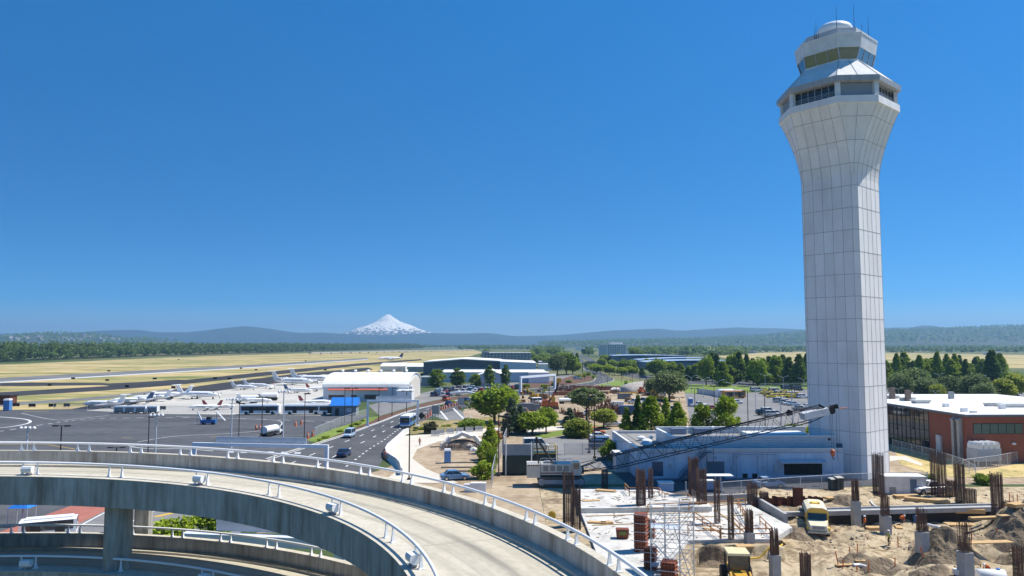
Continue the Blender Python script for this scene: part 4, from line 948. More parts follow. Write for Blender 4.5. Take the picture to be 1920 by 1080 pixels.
for k in range(18): gm.bx(-.08,0,11.25+k*1.57,11.33+k*1.57,0,8.1)
for z in(2.2,4.4,6.2): gm.bx(-.06,0,11.25,38,z,z+.07)
gm.build('mullion',dark,gl)
for k in range(6):
    f=MB(); x0=1.2+k*1.5; f.bx(x0,x0+1.5,-.06,.02,5.1,6.95); f=f.build('window',dark,bb)
    MB().bx(x0+.09,x0+1.41,-.08,-.05,5.2,6.85).build('pane',glassy('office_pane',(.1,.13,.12),.1),f)
for y,hh_ in((1.3,8.0),(2.9,7.6)):
    d=MB(); d.bx(-.75,-.05,y-.35,y+.35,.2,7.0); d.loft([[(-.75,y-.35,7.0),(-.05,y-.35,7.0),(-.05,y+.35,7.0),(-.75,y+.35,7.0)],[(-.95,y-.4,7.45),(.0,y-.4,8.0),(0,y+.4,8.0),(-.95,y+.4,7.45)]]); d.build('air_duct',mat('galvanised_duct',(.42,.43,.43),(.33,.34,.34),scale=1.4,rough=.4,metal=.4),bb)
d=MB(); d.bx(-.4,-.02,7.2,8.6,0,4.0); d.build('side_vent_box',lgrey,bb)
d=MB(); d.bx(-.5,-.02,11.9,13.1,.0,2.3); d.build('door_canopy',dark,bb)
MB().lathe([(.05,0),(.35,.1),(.35,.3),(.1,.45)],(8.3,-.25,3.2),12).build('wall_lamp',white,bb)
for px,py,wd,dp in [(1683,747,3.2,2),(1712,751,3.2,2),(1735,756,3.6,2.2),(1870,762,3.6,1),(1905,764,5.2,2)]:
    p=at(px,py,8.55)-Vector((80.4,133.6,0)); q=MB(); q.loft([[(p.x-wd*.38,p.y-dp*.4,8.55),(p.x+wd*.38,p.y-dp*.4,8.55),(p.x+wd*.38,p.y+dp*.4,8.55),(p.x-wd*.38,p.y+dp*.4,8.55)],[(p.x-wd/2,p.y-dp/2,9.25),(p.x+wd/2,p.y-dp/2,9.25),(p.x+wd/2,p.y+dp/2,9.25),(p.x-wd/2,p.y+dp/2,9.25)]]); q.build('skylight',mat('skylight_grey',(.5,.51,.5),(.42,.43,.42),rough=.5),bb)
for px,py,h_,m_ in [(1685,748,2.5,brownpole),(1713,752,2.4,brownpole),(1798,748,1.6,grey),(1780,763,.7,white),(1886,767,.9,white),(1810,772,.7,white),(1827,774,.4,white)]:
    p=at(px,py,8.55)-Vector((80.4,133.6,0)); q=MB(); q.bx(p.x-.5,p.x+.5,p.y-.4,p.y+.4,8.55,8.55+h_); q.build('roof_stack',mat('brown_stack',(.2,.15,.12),rough=.8) if m_ is brownpole else m_,bb)
# cooling unit on stilts
cu=thing('cooling_unit','grey cooling unit with white hooded fans on steel stilts before the brick wall','air conditioner',at(1846,873),R(12))
MB().bx(-2.4,2.4,-1.2,1.2,.9,3.0).build('casing',mat('casing_blue_grey',(.42,.45,.49),(.36,.39,.43),scale=.6,rough=.5),cu)
for sx in(-2.2,2.2):
    for sy in(-1,1): MB().bar((sx,sy,0),(sx,sy,.9),.14).build('leg',lgrey,cu)
for k in range(4): MB().extr([(-.5,3.0),(.5,3.0),(.55,3.6),(.3,4.1),(-.3,4.15),(-.55,3.6)],-1.15,1.15).build('fan_hood',white,cu,loc=(-1.75+k*1.16,0,0))
# ------------------------------------------------------------------ airport buildings and the far town
def box_building(name,label,cat,x0,x1,y0,y1,h,wall,roof,group=None,roof_over=.15,win=None,windows=(),h2=None,rz=0):
    o=thing(name,label,cat,(x0,y0,0),rz,group); L,Dp=x1-x0,y1-y0; h2=h2 or h
    MB().loft([[(0,0,0),(L,0,0),(L,Dp,0),(0,Dp,0)],[(0,0,h),(L,0,h2),(L,Dp,h2),(0,Dp,h)]]).build('wall',wall,o)
    r=roof_over; MB().loft([[(-r,-r,h),(L+r,-r,h2),(L+r,Dp+r,h2),(-r,Dp+r,h)],[(-r,-r,h+.35),(L+r,-r,h2+.35),(L+r,Dp+r,h2+.35),(-r,Dp+r,h+.35)]]).build('roof',roof,o)
    for (a,b,za,zb) in windows: MB().bx(a,b,-.06,.02,za,zb).build('window',win or glass,o)
    return o
def gable(name,label,x0,x1,y0,y1,he,hr,wall,roof,axis='y',doors=()):
    o=thing(name,label,'shed',(x0,y0,0)); L,Dp=x1-x0,y1-y0
    if axis=='y': # ridge runs in depth
        MB().loft([[(0,0,0),(L,0,0),(L,0,he),(L/2,0,hr),(0,0,he)],[(0,Dp,0),(L,Dp,0),(L,Dp,he),(L/2,Dp,hr),(0,Dp,he)]]).build('wall',wall,o)
        MB().loft([[(-.3,-.3,he),(L/2,-.3,hr+.02),(L+.3,-.3,he),(L+.3,-.3,he+.25),(L/2,-.3,hr+.3),(-.3,-.3,he+.25)],[(-.3,Dp+.3,he),(L/2,Dp+.3,hr+.02),(L+.3,Dp+.3,he),(L+.3,Dp+.3,he+.25),(L/2,Dp+.3,hr+.3),(-.3,Dp+.3,he+.25)]]).build('roof',roof,o)
    else:
        MB().loft([[(0,0,0),(0,Dp,0),(0,Dp,he),(0,Dp/2,hr),(0,0,he)],[(L,0,0),(L,Dp,0),(L,Dp,he),(L,Dp/2,hr),(L,0,he)]]).build('wall',wall,o)
        MB().loft([[(-.3,-.3,he),(-.3,Dp/2,hr+.02),(-.3,Dp+.3,he),(-.3,Dp+.3,he+.25),(-.3,Dp/2,hr+.3),(-.3,-.3,he+.25)],[(L+.3,-.3,he),(L+.3,Dp/2,hr+.02),(L+.3,Dp+.3,he),(L+.3,Dp+.3,he+.25),(L+.3,Dp/2,hr+.3),(L+.3,-.3,he+.25)]]).build('roof',roof,o)
    for a,b,z in doors: MB().bx(a,b,-.06,.03,0,z).build('door',lgrey,o)
    return o
M_pale=mat('pale_blue_cladding',(.5,.58,.68),(.43,.51,.62),scale=.1,rough=.6); M_darkh=mat('slate_blue_cladding',(.07,.1,.13),(.05,.075,.1),scale=.1,rough=.5)
M_greyc=mat('grey_cladding',(.33,.36,.39),(.27,.3,.33),scale=.1,rough=.6); M_beige=mat('beige_render',(.5,.45,.38),(.42,.38,.32),scale=.1,rough=.8)
# vaulted hangar
hx0,hx1,hy0,hy1=-69.5,-38.2,277,313
hg=thing('vaulted_hangar','white hangar with a curved vault roof and a long red awning','hangar',(hx0,hy0,0)); L=hx1-hx0; Dp=hy1-hy0
arc=[(Dp/2-Dp/2*math.cos(t),5.0+4.6*math.sin(t)) for t in np.linspace(0,PI,17)]
MB().loft([[(0,0,0)]+[(0,y,z) for y,z in arc]+[(0,Dp,0)],[(L,0,0)]+[(L,y,z) for y,z in arc]+[(L,Dp,0)]]).build('wall',mat('hangar_white_wall',(.6,.64,.68),(.52,.56,.6),scale=.3,rough=.6),hg)
arc2=[(y*1.006-.1,z+.3) for y,z in arc]
MB().loft([[(-.4,y,z+.02) for y,z in arc]+[(-.4,y,z) for y,z in arc2[::-1]],[(L+.4,y,z+.02) for y,z in arc]+[(L+.4,y,z) for y,z in arc2[::-1]]]).build('roof',M_roofw,hg)
MB().loft([[(1.8,-.05,4.6),(23.8,-.05,4.6),(23.8,-1.1,4.0),(1.8,-1.1,4.0)],[(1.8,-.05,4.75),(23.8,-.05,4.75),(23.8,-1.1,4.15),(1.8,-1.1,4.15)]]).build('awning',mat('red_awning',(.5,.12,.08),(.42,.1,.07),scale=2,rough=.7),hg)
for a,b,z0,z1 in((2,7.8,1.0,2.3),(10.3,12.4,1.0,2.3),(15.2,20.6,.8,2.4)): MB().bx(a,b,-.06,.03,z0,z1).build('window',mat('brown_window',(.1,.06,.05),(.07,.045,.04),rough=.3),hg)
for k in range(6): MB().lathe([(.5,0),(.5,.7),(.75,.75),(.4,1.1)],(3+k*5,Dp/2,9.85),10).build('roof_vent',white,hg)
dd=MB(); 
MB().loft([[(L+.02,4,0),(L+.02,Dp-4,0),(L+.02,Dp-4,7.0),(L+.02,Dp/2,8.6),(L+.02,4,7.0)],[(L+.3,4,0),(L+.3,Dp-4,0),(L+.3,Dp-4,7.0),(L+.3,Dp/2,8.6),(L+.3,4,7.0)]]).build('end_door',mat('cream_hangar_door',(.62,.58,.5),(.54,.5,.43),scale=.5,rough=.7),hg)
MB().bx(L+.3,L+1.2,2,5,0,5.5).build('door_pocket',white,hg)
box_building('office_lean_to','small white lean to on the right end of the vaulted hangar','shed',-41.5,-36,270,277,4,white,M_roofw)
# blue roofed hut
bh=at(622,780); ht=thing('blue_roof_hut','grey hut with a bright blue pitched roof beside the airport buses','hut',(bh.x,bh.y,0),R(4))
MB().loft([[(0,0,0),(7,0,0),(7,6,0),(0,6,0)],[(0,0,3.1),(7,0,3.1),(7,6,3.1),(0,6,3.1)]]).build('wall',mat('grey_block_wall',(.25,.28,.31),(.2,.23,.26),scale=2,rough=.8),ht)
MB().loft([[(-.5,-.6,3.0),(-.5,6.6,3.0),(-.5,3,5.2)],[(7.5,-.6,3.0),(7.5,6.6,3.0),(7.5,3,5.2)]]).build('roof',mat('blue_metal_roof',(.03,.2,.62),(.025,.16,.52),scale=.5,rough=.35),ht)
MB().bx(1,2.1,-.06,.02,0,2.2).build('door',dark,ht); MB().bx(4.2,5.8,-.05,.02,1.1,2.2).build('window',lgrey,ht)
# hangars and warehouses
hb=thing('dark_hangar','big slate blue hangar with a low white roof behind the street trees','hangar',(-59,500,0)); L=50.8
MB().loft([[(0,0,0),(L,0,0),(L,0,9.3),(L*.52,0,10.6),(0,0,8.6)],[(0,60,0),(L,60,0),(L,60,9.3),(L*.52,60,10.6),(0,60,8.6)]]).build('wall',M_darkh,hb)
MB().loft([[(-.5,-1,8.6),(L*.52,-1,10.6),(L+.5,-1,9.3),(L+.5,-1,9.9),(L*.52,-1,11.2),(-.5,-1,9.2)],[(-.5,61,8.6),(L*.52,61,10.6),(L+.5,61,9.3),(L+.5,61,9.9),(L*.52,61,11.2),(-.5,61,9.2)]]).build('roof',M_roofw,hb)
MB().bx(6,46,-.1,.02,0,5.2).build('sliding_door',mat('grey_blue_door',(.2,.24,.28),(.16,.2,.24),scale=.15,rough=.5),hb)
box_building('warehouse','pale blue warehouse joined to the right of the slate hangar','warehouse',-8,16,498,560,9.2,M_pale,M_roofw,h2=8.2)
box_building('warehouse','long pale blue warehouse with a white roof edge behind the street trees','warehouse',-40.5,19,414,455,5.2,M_pale,M_roofw)
box_building('warehouse_annex','white flat roofed annex at the right end of the long warehouse','warehouse',9,20,404,413.6,5.4,white,M_roofw)
gable('gabled_shed','pale gabled shed with a white roof in front of the long warehouse',-18,-2.5,372,398,4.9,7.6,M_pale,M_roofw,'y',((2,6,3.2),))
gable('small_hangar','small white gabled hangar at the edge of the airfield',-101,-82,576,600,3.8,6.0,white,M_roofw,'x',((12,16,3),))
gable('small_hangar','small grey gabled hangar left of the slate blue hangar',-79,-66,565,585,3.8,6.0,M_greyc,M_roofw,'x')
box_building('grey_shed','mid grey shed at the left corner of the slate blue hangar','shed',-46,-39,375,392,4.2,M_greyc,mat('grey_sheet_roof',(.35,.36,.36),rough=.6))
ob=box_building('office_block','long grey office block with rows of windows far beyond the hangars','office',-38,24,948,975,9.8,M_greyc,M_roofw,windows=[(3+k*4.2,5.6+k*4.2,z,z+1.6) for k in range(14) for z in(1.2,4.2,7.2)])
MB().bx(0,9,-1,20,9.8,11.8).build('stair_tower',M_greyc,ob)
box_building('grey_block','low grey block left of the clump of trees by the far road','building',24,41,650,690,5.2,M_greyc,mat('grey_sheet_roof2',(.45,.46,.47),rough=.6))
box_building('white_canopy','white slatted canopy before the grey block','canopy',21,41,598,612,4.8,white,M_roofw)
box_building('black_shed','dark flat shed beside the white canopy','shed',-4,18,640,668,6.2,M_darkh,M_roofg)
ht_=thing('hotel','pale grey hotel block with a grid of windows and white plant room','hotel',(150.5,1278,0))
MB().bx(0,46,0,20,0,19.6).build('wall',mat('hotel_render',(.7,.69,.67),(.6,.6,.59),scale=.1,rough=.8),ht_); MB().bx(-.4,46.4,-.4,20.4,19.6,20.3).build('roof',M_roofw,ht_); MB().bx(17,39,3,15,20.3,24.4).build('plant_room',white,ht_)
MB().bx(-.8,10,-1.2,.0,0,19.3).build('end_wing',mat('hotel_grey',(.5,.51,.53),rough=.8),ht_)
for k in range(10):
    for z in range(6): MB().bx(13+k*3.1,15+k*3.1,-.15,.05,2+z*3,3.9+z*3).build('window',glassy('hotel_glass',(.08,.13,.2)),ht_)
bbx=thing('blue_roofed_building','long low building with sweeping blue grey roofs beyond the lawn','building',(112,618,0))
M_bl=mat('blue_steel_roof',(.4,.5,.62),(.33,.43,.56),scale=.05,rough=.4); M_blw=mat('blue_grey_wall',(.14,.19,.26),(.11,.15,.21),scale=.1,rough=.6)
def wing(x0,x1,y0,y1,h0,h1):
    MB().bx(x0,x1,y0+1.5,y1-1,0,min(h0,h1)).build('wall',M_blw,bbx)
    n=8; MB().loft([[(x,y0,h0+(h1-h0)*k/n+.8*math.sin(PI*k/n)) for (x,y0) in [(x0+(x1-x0)*k/n,y0)]]+[(x0+(x1-x0)*k/n,y0,h0+(h1-h0)*k/n+.8*math.sin(PI*k/n)+.5)]+[(x0+(x1-x0)*k/n,y1,h0+(h1-h0)*k/n+.8*math.sin(PI*k/n)+.5),(x0+(x1-x0)*k/n,y1,h0+(h1-h0)*k/n+.8*math.sin(PI*k/n))] for k in range(n+1)]).build('roof',M_bl,bbx)
wing(-2,66,0,40,5.8,6.8); wing(0,62,44,80,6.6,8.2); wing(-16,52,86,130,9.6,9.2)
box_building('low_white_roof','long low white roofed building right of the hotel','building',205,262,1500,1540,4,white,M_roofw)
for (px,py,wd,h,Yd,l) in [(1030,656,22,6,1900,'pale warehouse roof left of the far road'),(975,650,40,8,3600,'sunlit far warehouse before the hills'),(1085,653,26,6,2600,'white shed beside the far end of the road'),(1100,652,14,7,2400,'white roofed shop by the far road'),(1315,652,26,5,2500,'white house beyond the blue roofed building'),(1215,655,24,9,2100,'blue white office right of the hotel'),(1262,656,46,5,2000,'long beige shed right of the hotel'),(1695,652,60,10,2700,'white terminal shed beyond the tree belt'),(1745,650,50,8,2800,'long white roofed shed far beyond the brick building'),(1800,651,90,8,2700,'longest white roofed shed far beyond the brick building'),(1865,661,60,6,1450,'low pale blue hangar at the far airfield edge'),(1748,636,40,9,4200,'bright yellowish building on the wooded ridge'),(1405,660,60,5,1700,'grey cargo shed at the far airfield edge'),(1010,663,20,5,1500,'pale shed among trees beyond the office block')]:
    p=atY(px,py,Yd); z0=0 if Yd<4000 else p.z-12
    sc_=wd*Yd/1400/2.2
    b=box_building('distant_building',l,'building',p.x-sc_/2,p.x+sc_/2,Yd,Yd+14,h,M_beige if 'beige' in l or 'yellow' in l else (M_greyc if 'grey' in l else white),M_roofw); b.location.z=z0
# viaduct beyond the airfield
vd=thing('viaduct','long low concrete road bridge crossing behind the airfield','bridge',(0,0,0)); a=Vector((-405,1500,3.6)); b=Vector((-130,2420,2.6))
MB().bar(a,b,12,1.6).build('deck',concN,vd)
for k in range(24):
    p=a.lerp(b,k/23); MB().bx(p.x-1,p.x+1,p.y-1,p.y+1,0,p.z-.6).build('pier',concN,vd)
# houses on the hill behind the forest
hs_=[]; g=np.random.default_rng(5)
from mathutils.bvhtree import BVHTree
dg=bpy.context.evaluated_depsgraph_get(); dg.update()
hill_b=[BVHTree.FromObject(o,dg) for o in near]
mh=mat('pale_house',(.55,.5,.45),(.4,.36,.33),rough=.8)
hp=None
def house_b():
    o=thing('house','pale house','house'); MB().bx(-8,8,-6,6,-2,6).build('wall',mh,o); MB().loft([[(-8.6,-6.6,6),(-8.6,6.6,6),(-8.6,0,9.5)],[(8.6,-6.6,6),(8.6,6.6,6),(8.6,0,9.5)]]).build('roof',mat('house_roof',(.22,.2,.19),(.15,.14,.13),rough=.8),o); return o
HP=Proto(house_b); cnt=0
while cnt<70:
    left=cnt<45
    px=g.uniform(5,310) if left else g.uniform(1330,1920); py=g.uniform(629,640) if left else g.uniform(628,641)
    d=Vector(ray(px,py)).normalized(); best=None
    for t in hill_b:
        h=t.ray_cast(Vector((0,0,H)),d)
        if h[0] is not None and (best is None or h[3]<best[1]): best=(h[0],h[3])
    cnt+=1
    if best is None: continue
    HP(best[0]+Vector((0,0,4)),g.uniform(0,3),'pale house among trees on the far %s hillside'%('left' if left else 'right'),'houses on the %s hillside'%('left' if left else 'right'),g.uniform(.8,1.6))
# ------------------------------------------------------------------ vehicles
def car_proto(kind,pm):
    nm={'sedan':'parked_car','suv':'estate_car','van':'van','pickup':'pickup_truck','taxi':'taxi'}[kind]; cat={'sedan':'car','suv':'car','van':'van','pickup':'pickup truck','taxi':'taxi'}[kind]
    def b():
        o=thing(nm,'car',cat)
        if kind in('sedan','taxi'): st=[(-2.3,.4,.72,.72),(-2.2,.28,.93,.84),(-1.3,.24,.97,.9),(.8,.24,.95,.9),(1.9,.26,.82,.86),(2.25,.34,.62,.74)]; cabn=(-1.65,1.0,-1.15,.25,.94,1.45)
        elif kind=='suv': st=[(-2.35,.45,.95,.78),(-2.3,.34,1.05,.88),(-1.3,.3,1.1,.93),(.9,.3,1.08,.93),(2.0,.34,.98,.9),(2.35,.45,.75,.8)]; cabn=(-2.25,1.05,-2.05,.35,1.06,1.75)
        elif kind=='van': st=[(-2.6,.45,1.15,.9),(-2.55,.35,1.2,.97),(-1.3,.3,1.22,1.0),(1.4,.3,1.2,1.0),(2.2,.35,1.05,.95),(2.55,.5,.8,.85)]; cabn=(-2.55,1.9,-2.5,1.1,1.18,2.15)
        else: st=[(-2.8,.5,1.0,.85),(-2.75,.42,1.08,.92),(-1.3,.36,1.1,.94),(1.0,.36,1.1,.94),(2.3,.4,1.02,.92),(2.65,.5,.8,.82)]; cabn=(-.75,1.15,-.55,.55,1.06,1.75)
        def ring(x,zl,zh,hw): c=.08; return [(x,-hw+c,zl),(x,-hw,zl+c*2),(x,-hw,zh-c),(x,-hw+c*1.6,zh),(x,hw-c*1.6,zh),(x,hw,zh-c),(x,hw,zl+c*2),(x,hw-c,zl)]
        MB().loft([ring(*q) for q in st]).build('body',pm,o)
        xb,xf,xrb,xrf,z0,z1=cabn; hb=st[2][3]-.07; ht=hb-.16
        low=[(xb,-hb,z0),(xf,-hb,z0),(xf,hb,z0),(xb,hb,z0)]; up=[(xrb,-ht,z1),(xrf,-ht,z1),(xrf,ht,z1),(xrb,ht,z1)]
        MB().loft([low,up]).build('window',glass,o)
        rf=MB(); rf.loft([[(x*1.0,y*1.02,z1-.03) for x,y,_ in up],[(x,y*.94,z1+.05) for x,y,_ in up]])
        for a_,b_ in zip(low,up): rf.bar((a_[0],a_[1]*1.005,a_[2]),(b_[0],b_[1]*1.01,b_[2]),.09,.07)
        rf.bar(((xb+xf)/2-.1,-hb*1.01,z0),((xrb+xrf)/2,-ht*1.02,z1),.1,.05); rf.bar(((xb+xf)/2-.1,hb*1.01,z0),((xrb+xrf)/2,ht*1.02,z1),.1,.05)
        rf.build('roof',pm,o)
        R_=.33 if kind in('sedan','taxi') else .38
        for x in(st[2][0]-.1,st[4][0]-.5):
            for y in(-1,1):
                wv=MB().tube((x,y*(st[2][3]-.2),R_),(x,y*(st[2][3]+.02),R_),R_,14).build('wheel',black,o)
                MB().tube((x,y*(st[2][3]-.1),R_),(x,y*(st[2][3]+.035),R_),R_*.6,10).build('rim',chrome,wv)
        xe=st[-1][0]; 
        for y in(-.62,.62):
            MB().bx(xe-.22,xe-.03,y-.16,y+.16,st[-1][2]-.2,st[-1][2]-.04).build('headlight',headl,o)
            MB().bx(st[0][0]-.02,st[0][0]+.12,y-.14,y+.14,st[0][2]-.22,st[0][2]-.02).build('tail_light',taill,o)
        if kind=='taxi': MB().bx(-.5,-.2,-.3,.3,z1+.05,z1+.2).build('roof_sign',white_clean,o)
        if kind=='pickup':
            q=MB(); q.bx(-2.7,-.8,-.78,.78,1.0,1.105); q.build('load_bed',black,o)
        return o
    return Proto(b)
P={c:paint(c,v) for c,v in {'white':(.8,.8,.8),'silver':(.5,.52,.55),'black':(.02,.02,.025),'navy':(.02,.045,.12),'blue':(.12,.24,.42),'red':(.4,.03,.02),'orange':(.55,.12,.025),'lightblue':(.4,.52,.64),'grey':(.16,.17,.18)}.items()}
CARS={}
def car(kind,colr,px,py,yaw,label,group=None,lift=0.,s=1.):
    k=(kind,colr)
    if k not in CARS: CARS[k]=car_proto(kind,taxiy if colr=='taxi' else P[colr])
    p=at(px,py); p.z=.05+lift
    return CARS[k](p,R(yaw),label,group,s)
def roadyaw(px,py,flip=0):
    p=at(px,py); c=[(Vector((a[0]+a[2],a[1]+a[3],0))/2) for a in RA]; i=min(range(len(c)-1),key=lambda i:(c[i]-p).length); d=c[i+1]-c[i]; return math.degrees(math.atan2(d.y,d.x))+180*flip
car('van','lightblue',655,820,roadyaw(655,818,1),'silver blue people carrier driving on the left lanes of the road',s=.88)
car('sedan','navy',645,856,roadyaw(645,850),'dark blue car on the road just beyond the ramp rail')
car('suv','orange',837,751,roadyaw(837,751),'orange red car on the bend of the main road'); car('sedan','navy',842,760,roadyaw(842,758),'dark car following the orange one on the road bend'); car('sedan','navy',875,753,roadyaw(875,752),'dark blue car passing behind the grey road sign')
for i,(px,py,c,k) in enumerate([(1103,697,'white','sedan'),(1106,699,'silver','sedan'),(1110,701,'white','suv'),(1101,694,'navy','sedan'),(1115,703,'grey','sedan'),(1097,689,'grey','sedan'),(1092,684,'navy','suv'),(1088,679,'white','sedan'),(1098,686,'navy','suv')]):
    car(k,c,px,py,roadyaw(px,py),'car in the line of traffic on the far stretch of road','cars in the line of traffic')
for i,(px,py,c,k) in enumerate([(1147,699,'white','van'),(1156,698,'white','sedan'),(1172,703,'white','sedan'),(1113,683,'silver','sedan'),(1206,708,'navy','sedan'),(1139,689,'red','sedan')]):
    car(k,c,px,py,-30,['white van on the right hand carriageway','white car behind the white van on the right hand carriageway','white car before the kerb on the right hand carriageway','silver car high on the right hand carriageway','dark blue car at the corner of the right hand carriageway','small red car at the roadside on the right hand carriageway'][i],'cars on the right hand carriageway')
car('suv','orange',1116,816,4,'orange estate car parked on the yard beside the dense yellow tree'); car('sedan','white',1124,823,4,'white car parked between the orange estate and the blue cars'); car('suv','blue',1136,836,4,'blue estate car parked nearest the flat roofed building'); car('suv','navy',1126,842,6,'dark blue jeep parked in front of the blue estate')
car('sedan','blue',853,900,12,'blue grey car parked on the dirt beside the leafy fence')
car('van','white',1005,842,5,'white van parked behind the green tank'); 
car('pickup','white',1745,926,R(0)+188,'white pickup truck parked by the white site cabin')
car('suv','lightblue',1082,711,10,'light blue van on the small lot by the far gantry'); car('sedan','black',1032,706,5,'black van behind the right leg of the far gantry')
# lot before the warehouses: a crowd of cars
g=np.random.default_rng(12); cols=['white','silver','grey','white','navy','black','red','white','lightblue']
for r_,(y0,x0,x1,n) in enumerate([(733,826,970,13),(738,822,915,9),(744,812,860,6)]):
    for k in range(n):
        px=x0+(x1-x0)*k/(n-1)+g.uniform(-2,2); car(['sedan','suv','van','sedan'][g.integers(4)],cols[g.integers(9)],px,y0+g.uniform(-1,1)-(px-x0)*.03,80+g.uniform(-6,6),'car parked in the packed lot before the street trees','cars in the lot before the street trees')
# taxis and cars in the big car park
g=np.random.default_rng(4)
for r_,(y,x0,x1,n) in enumerate([(734,1421,1448,3),(738,1436,1470,4),(742,1440,1492,6),(746,1448,1500,6),(738,1476,1488,2)]):
    for k in range(n): car('taxi','taxi',x0+(x1-x0)*k/max(1,n-1)+g.uniform(-1,1),y+g.uniform(-.6,.6),4+g.uniform(-4,4),'yellow taxi parked in the tight cluster of taxis','taxis in the car park')
for px,py,c,k,l in [(1453,737,'white','van','white van in the middle of the yellow taxis'),(1462,740,'white','suv','white car in the middle of the yellow taxis'),(1418,735,'white','van','white van at the left edge of the taxi cluster'),(1505,747,'white','suv','white estate car right of the taxi cluster'),(1475,731,'navy','van','dark blue van behind the taxis'),(1495,733,'black','van','black van behind the taxis, right of the dark blue one'),
    (1462,755,'silver','suv','leftmost silver car in the row below the taxis'),(1474,758,'silver','suv','second silver car in the row below the taxis'),(1488,761,'lightblue','sedan','pale blue car at the right of the row below the taxis'),(1480,759.5,'white','sedan','white car between the silver and pale blue cars below the taxis'),
    (1433,779,'black','suv','black estate car at the left of the near car park row'),(1441,775,'white','suv','white estate car behind the black one'),(1455,779,'silver','sedan','silver car at the right of the near car park row'),(1447,781,'silver','suv','silver estate car beside the black one'),(1500,770,'grey','sedan','grey car seen through the crane boom'),(1516,766,'white','sedan','white car seen just left of the tower'),
    (1310,763,'white','pickup','white pickup beside the dark lamp post at the dirt edge'),(1325,767,'white','sedan','white car right of the white pickup at the dirt edge'),(1332,780,'white','pickup','white pickup between the two round topped trees'),(1381,757,'white','sedan','white car beside the white lamp post'),(1336,769,'red','sedan','dark red car at the dirt edge')]:
    car(k,c,px,py,8 if 'near' not in l else 2,l,'cars in the big car park')
for px,py,c in [(1700,737,'white'),(1725,742,'navy'),(1775,745,'grey'),(1885,733,'white'),(1895,740,'silver'),(1905,738,'white'),(1790,737,'navy'),(1900,745,'navy')]:
    car('suv',c,px,py,10,'car parked behind the white roof of the brick building','cars behind the brick building')
# buses
def bus_b(L=11.6,col=white_clean,h=2.95,nm='apron_bus',win=None):
    o=thing(nm,'bus','bus'); hw=1.3
    MB().loft([[(-L/2,-hw,.35),(-L/2,hw,.35),(-L/2,hw,h-.12),(-L/2,hw-.2,h),(-L/2,-hw+.2,h),(-L/2,-hw,h-.12)],[(L/2-.15,-hw,.35),(L/2-.15,hw,.35),(L/2-.15,hw,h-.12),(L/2-.2,hw-.2,h),(L/2-.2,-hw+.2,h),(L/2-.15,-hw,h-.12)]]).build('body',col,o)
    for s_ in(-1,1):
        MB().bx(-L/2+.4,L/2-.5,s_*hw-.02,s_*hw+.02,1.25,2.45).build('window_band',glass,o)
        for x in(-L*.22,L*.2): MB().bx(x-.6,x+.6,s_*hw-.03,s_*hw+.035,.5,2.4).build('door',dark,o)
    MB().bx(L/2-.17,L/2-.1,-1.1,1.1,1.1,2.5).build('windscreen',glass,o); MB().bx(-L/2+.6,L/2-.6,-.8,.8,h,h+.22).build('roof_unit',white_clean,o)
    for x in(-L*.34,L*.33):
        for y in(-1,1): MB().tube((x,y*1.05,.48),(x,y*1.33,.48),.48,14).build('wheel',black,o)
    return o
busP=Proto(bus_b)
for px,l in [(488,'white apron bus with dark windows, left of the three by the apron'),(569,'white apron bus with dark windows, middle of the three by the apron'),(634,'white apron bus half hidden behind the blue roofed hut')]:
    p=at(px,777); busP(p,PI+.03,l,'buses on the apron')
# airport shuttle: blue body, white top
def shuttle_b():
    o=thing('shuttle_bus','blue shuttle bus with a white roof driving towards the ramp','bus'); L=8.5;hw=1.25
    MB().bx(-L/2,L/2,-hw,hw,.4,2.5).build('body',paint('shuttleblue',(.04,.2,.5)),o); MB().bx(-L/2+.05,L/2-.05,-hw+.05,hw-.05,2.5,2.95).build('roof',white_clean,o)
    for s_ in(-1,1): MB().bx(-L/2+.3,L/2-.4,s_*hw-.02,s_*hw+.02,1.3,2.3).build('window_band',glass,o)
    MB().bx(L/2-.01,L/2+.04,-1.1,1.1,1.2,2.45).build('windscreen',glass,o); MB().bx(-L/2-.1,-L/2+.02,-1.2,1.2,.4,.7).build('bumper',dark,o); MB().bx(L/2-.02,L/2+.14,-1.2,1.2,.4,.75).build('bumper',white,o)
    for x in(-L*.3,L*.32):
        for y in(-1,1): MB().tube((x,y*1.0,.45),(x,y*1.28,.45),.45,14).build('wheel',black,o)
    return o
o=shuttle_b(); o.location=at(765,799)+Vector((0,0,.05)); o.rotation_euler.z=R(roadyaw(765,799,1))
# white coach below the ramp
o=bus_b(7.0,white_clean,2.6,'coach'); o['label']='white coach with dark side windows seen below the ramp deck'; o.location=at(92,1008); o.rotation_euler.z=R(25); o.scale=(.78,.8,.8)
for px,py,nm,colr,l in [(1360,744,'coach',white_clean,'small white bus parked at the end of the car park screen')]:
    o=bus_b(7.5,colr,2.9,nm); o['label']=l; o.location=at(px,py); o.rotation_euler.z=R(20)
o=bus_b(9,mat('school_bus_yellow',(.62,.27,.03),(.55,.22,.03),rough=.4),3.0,'school_bus'); o['label']='orange yellow school bus with a cream roof in the car park'; o.location=at(1376,747); o.rotation_euler.z=R(12)
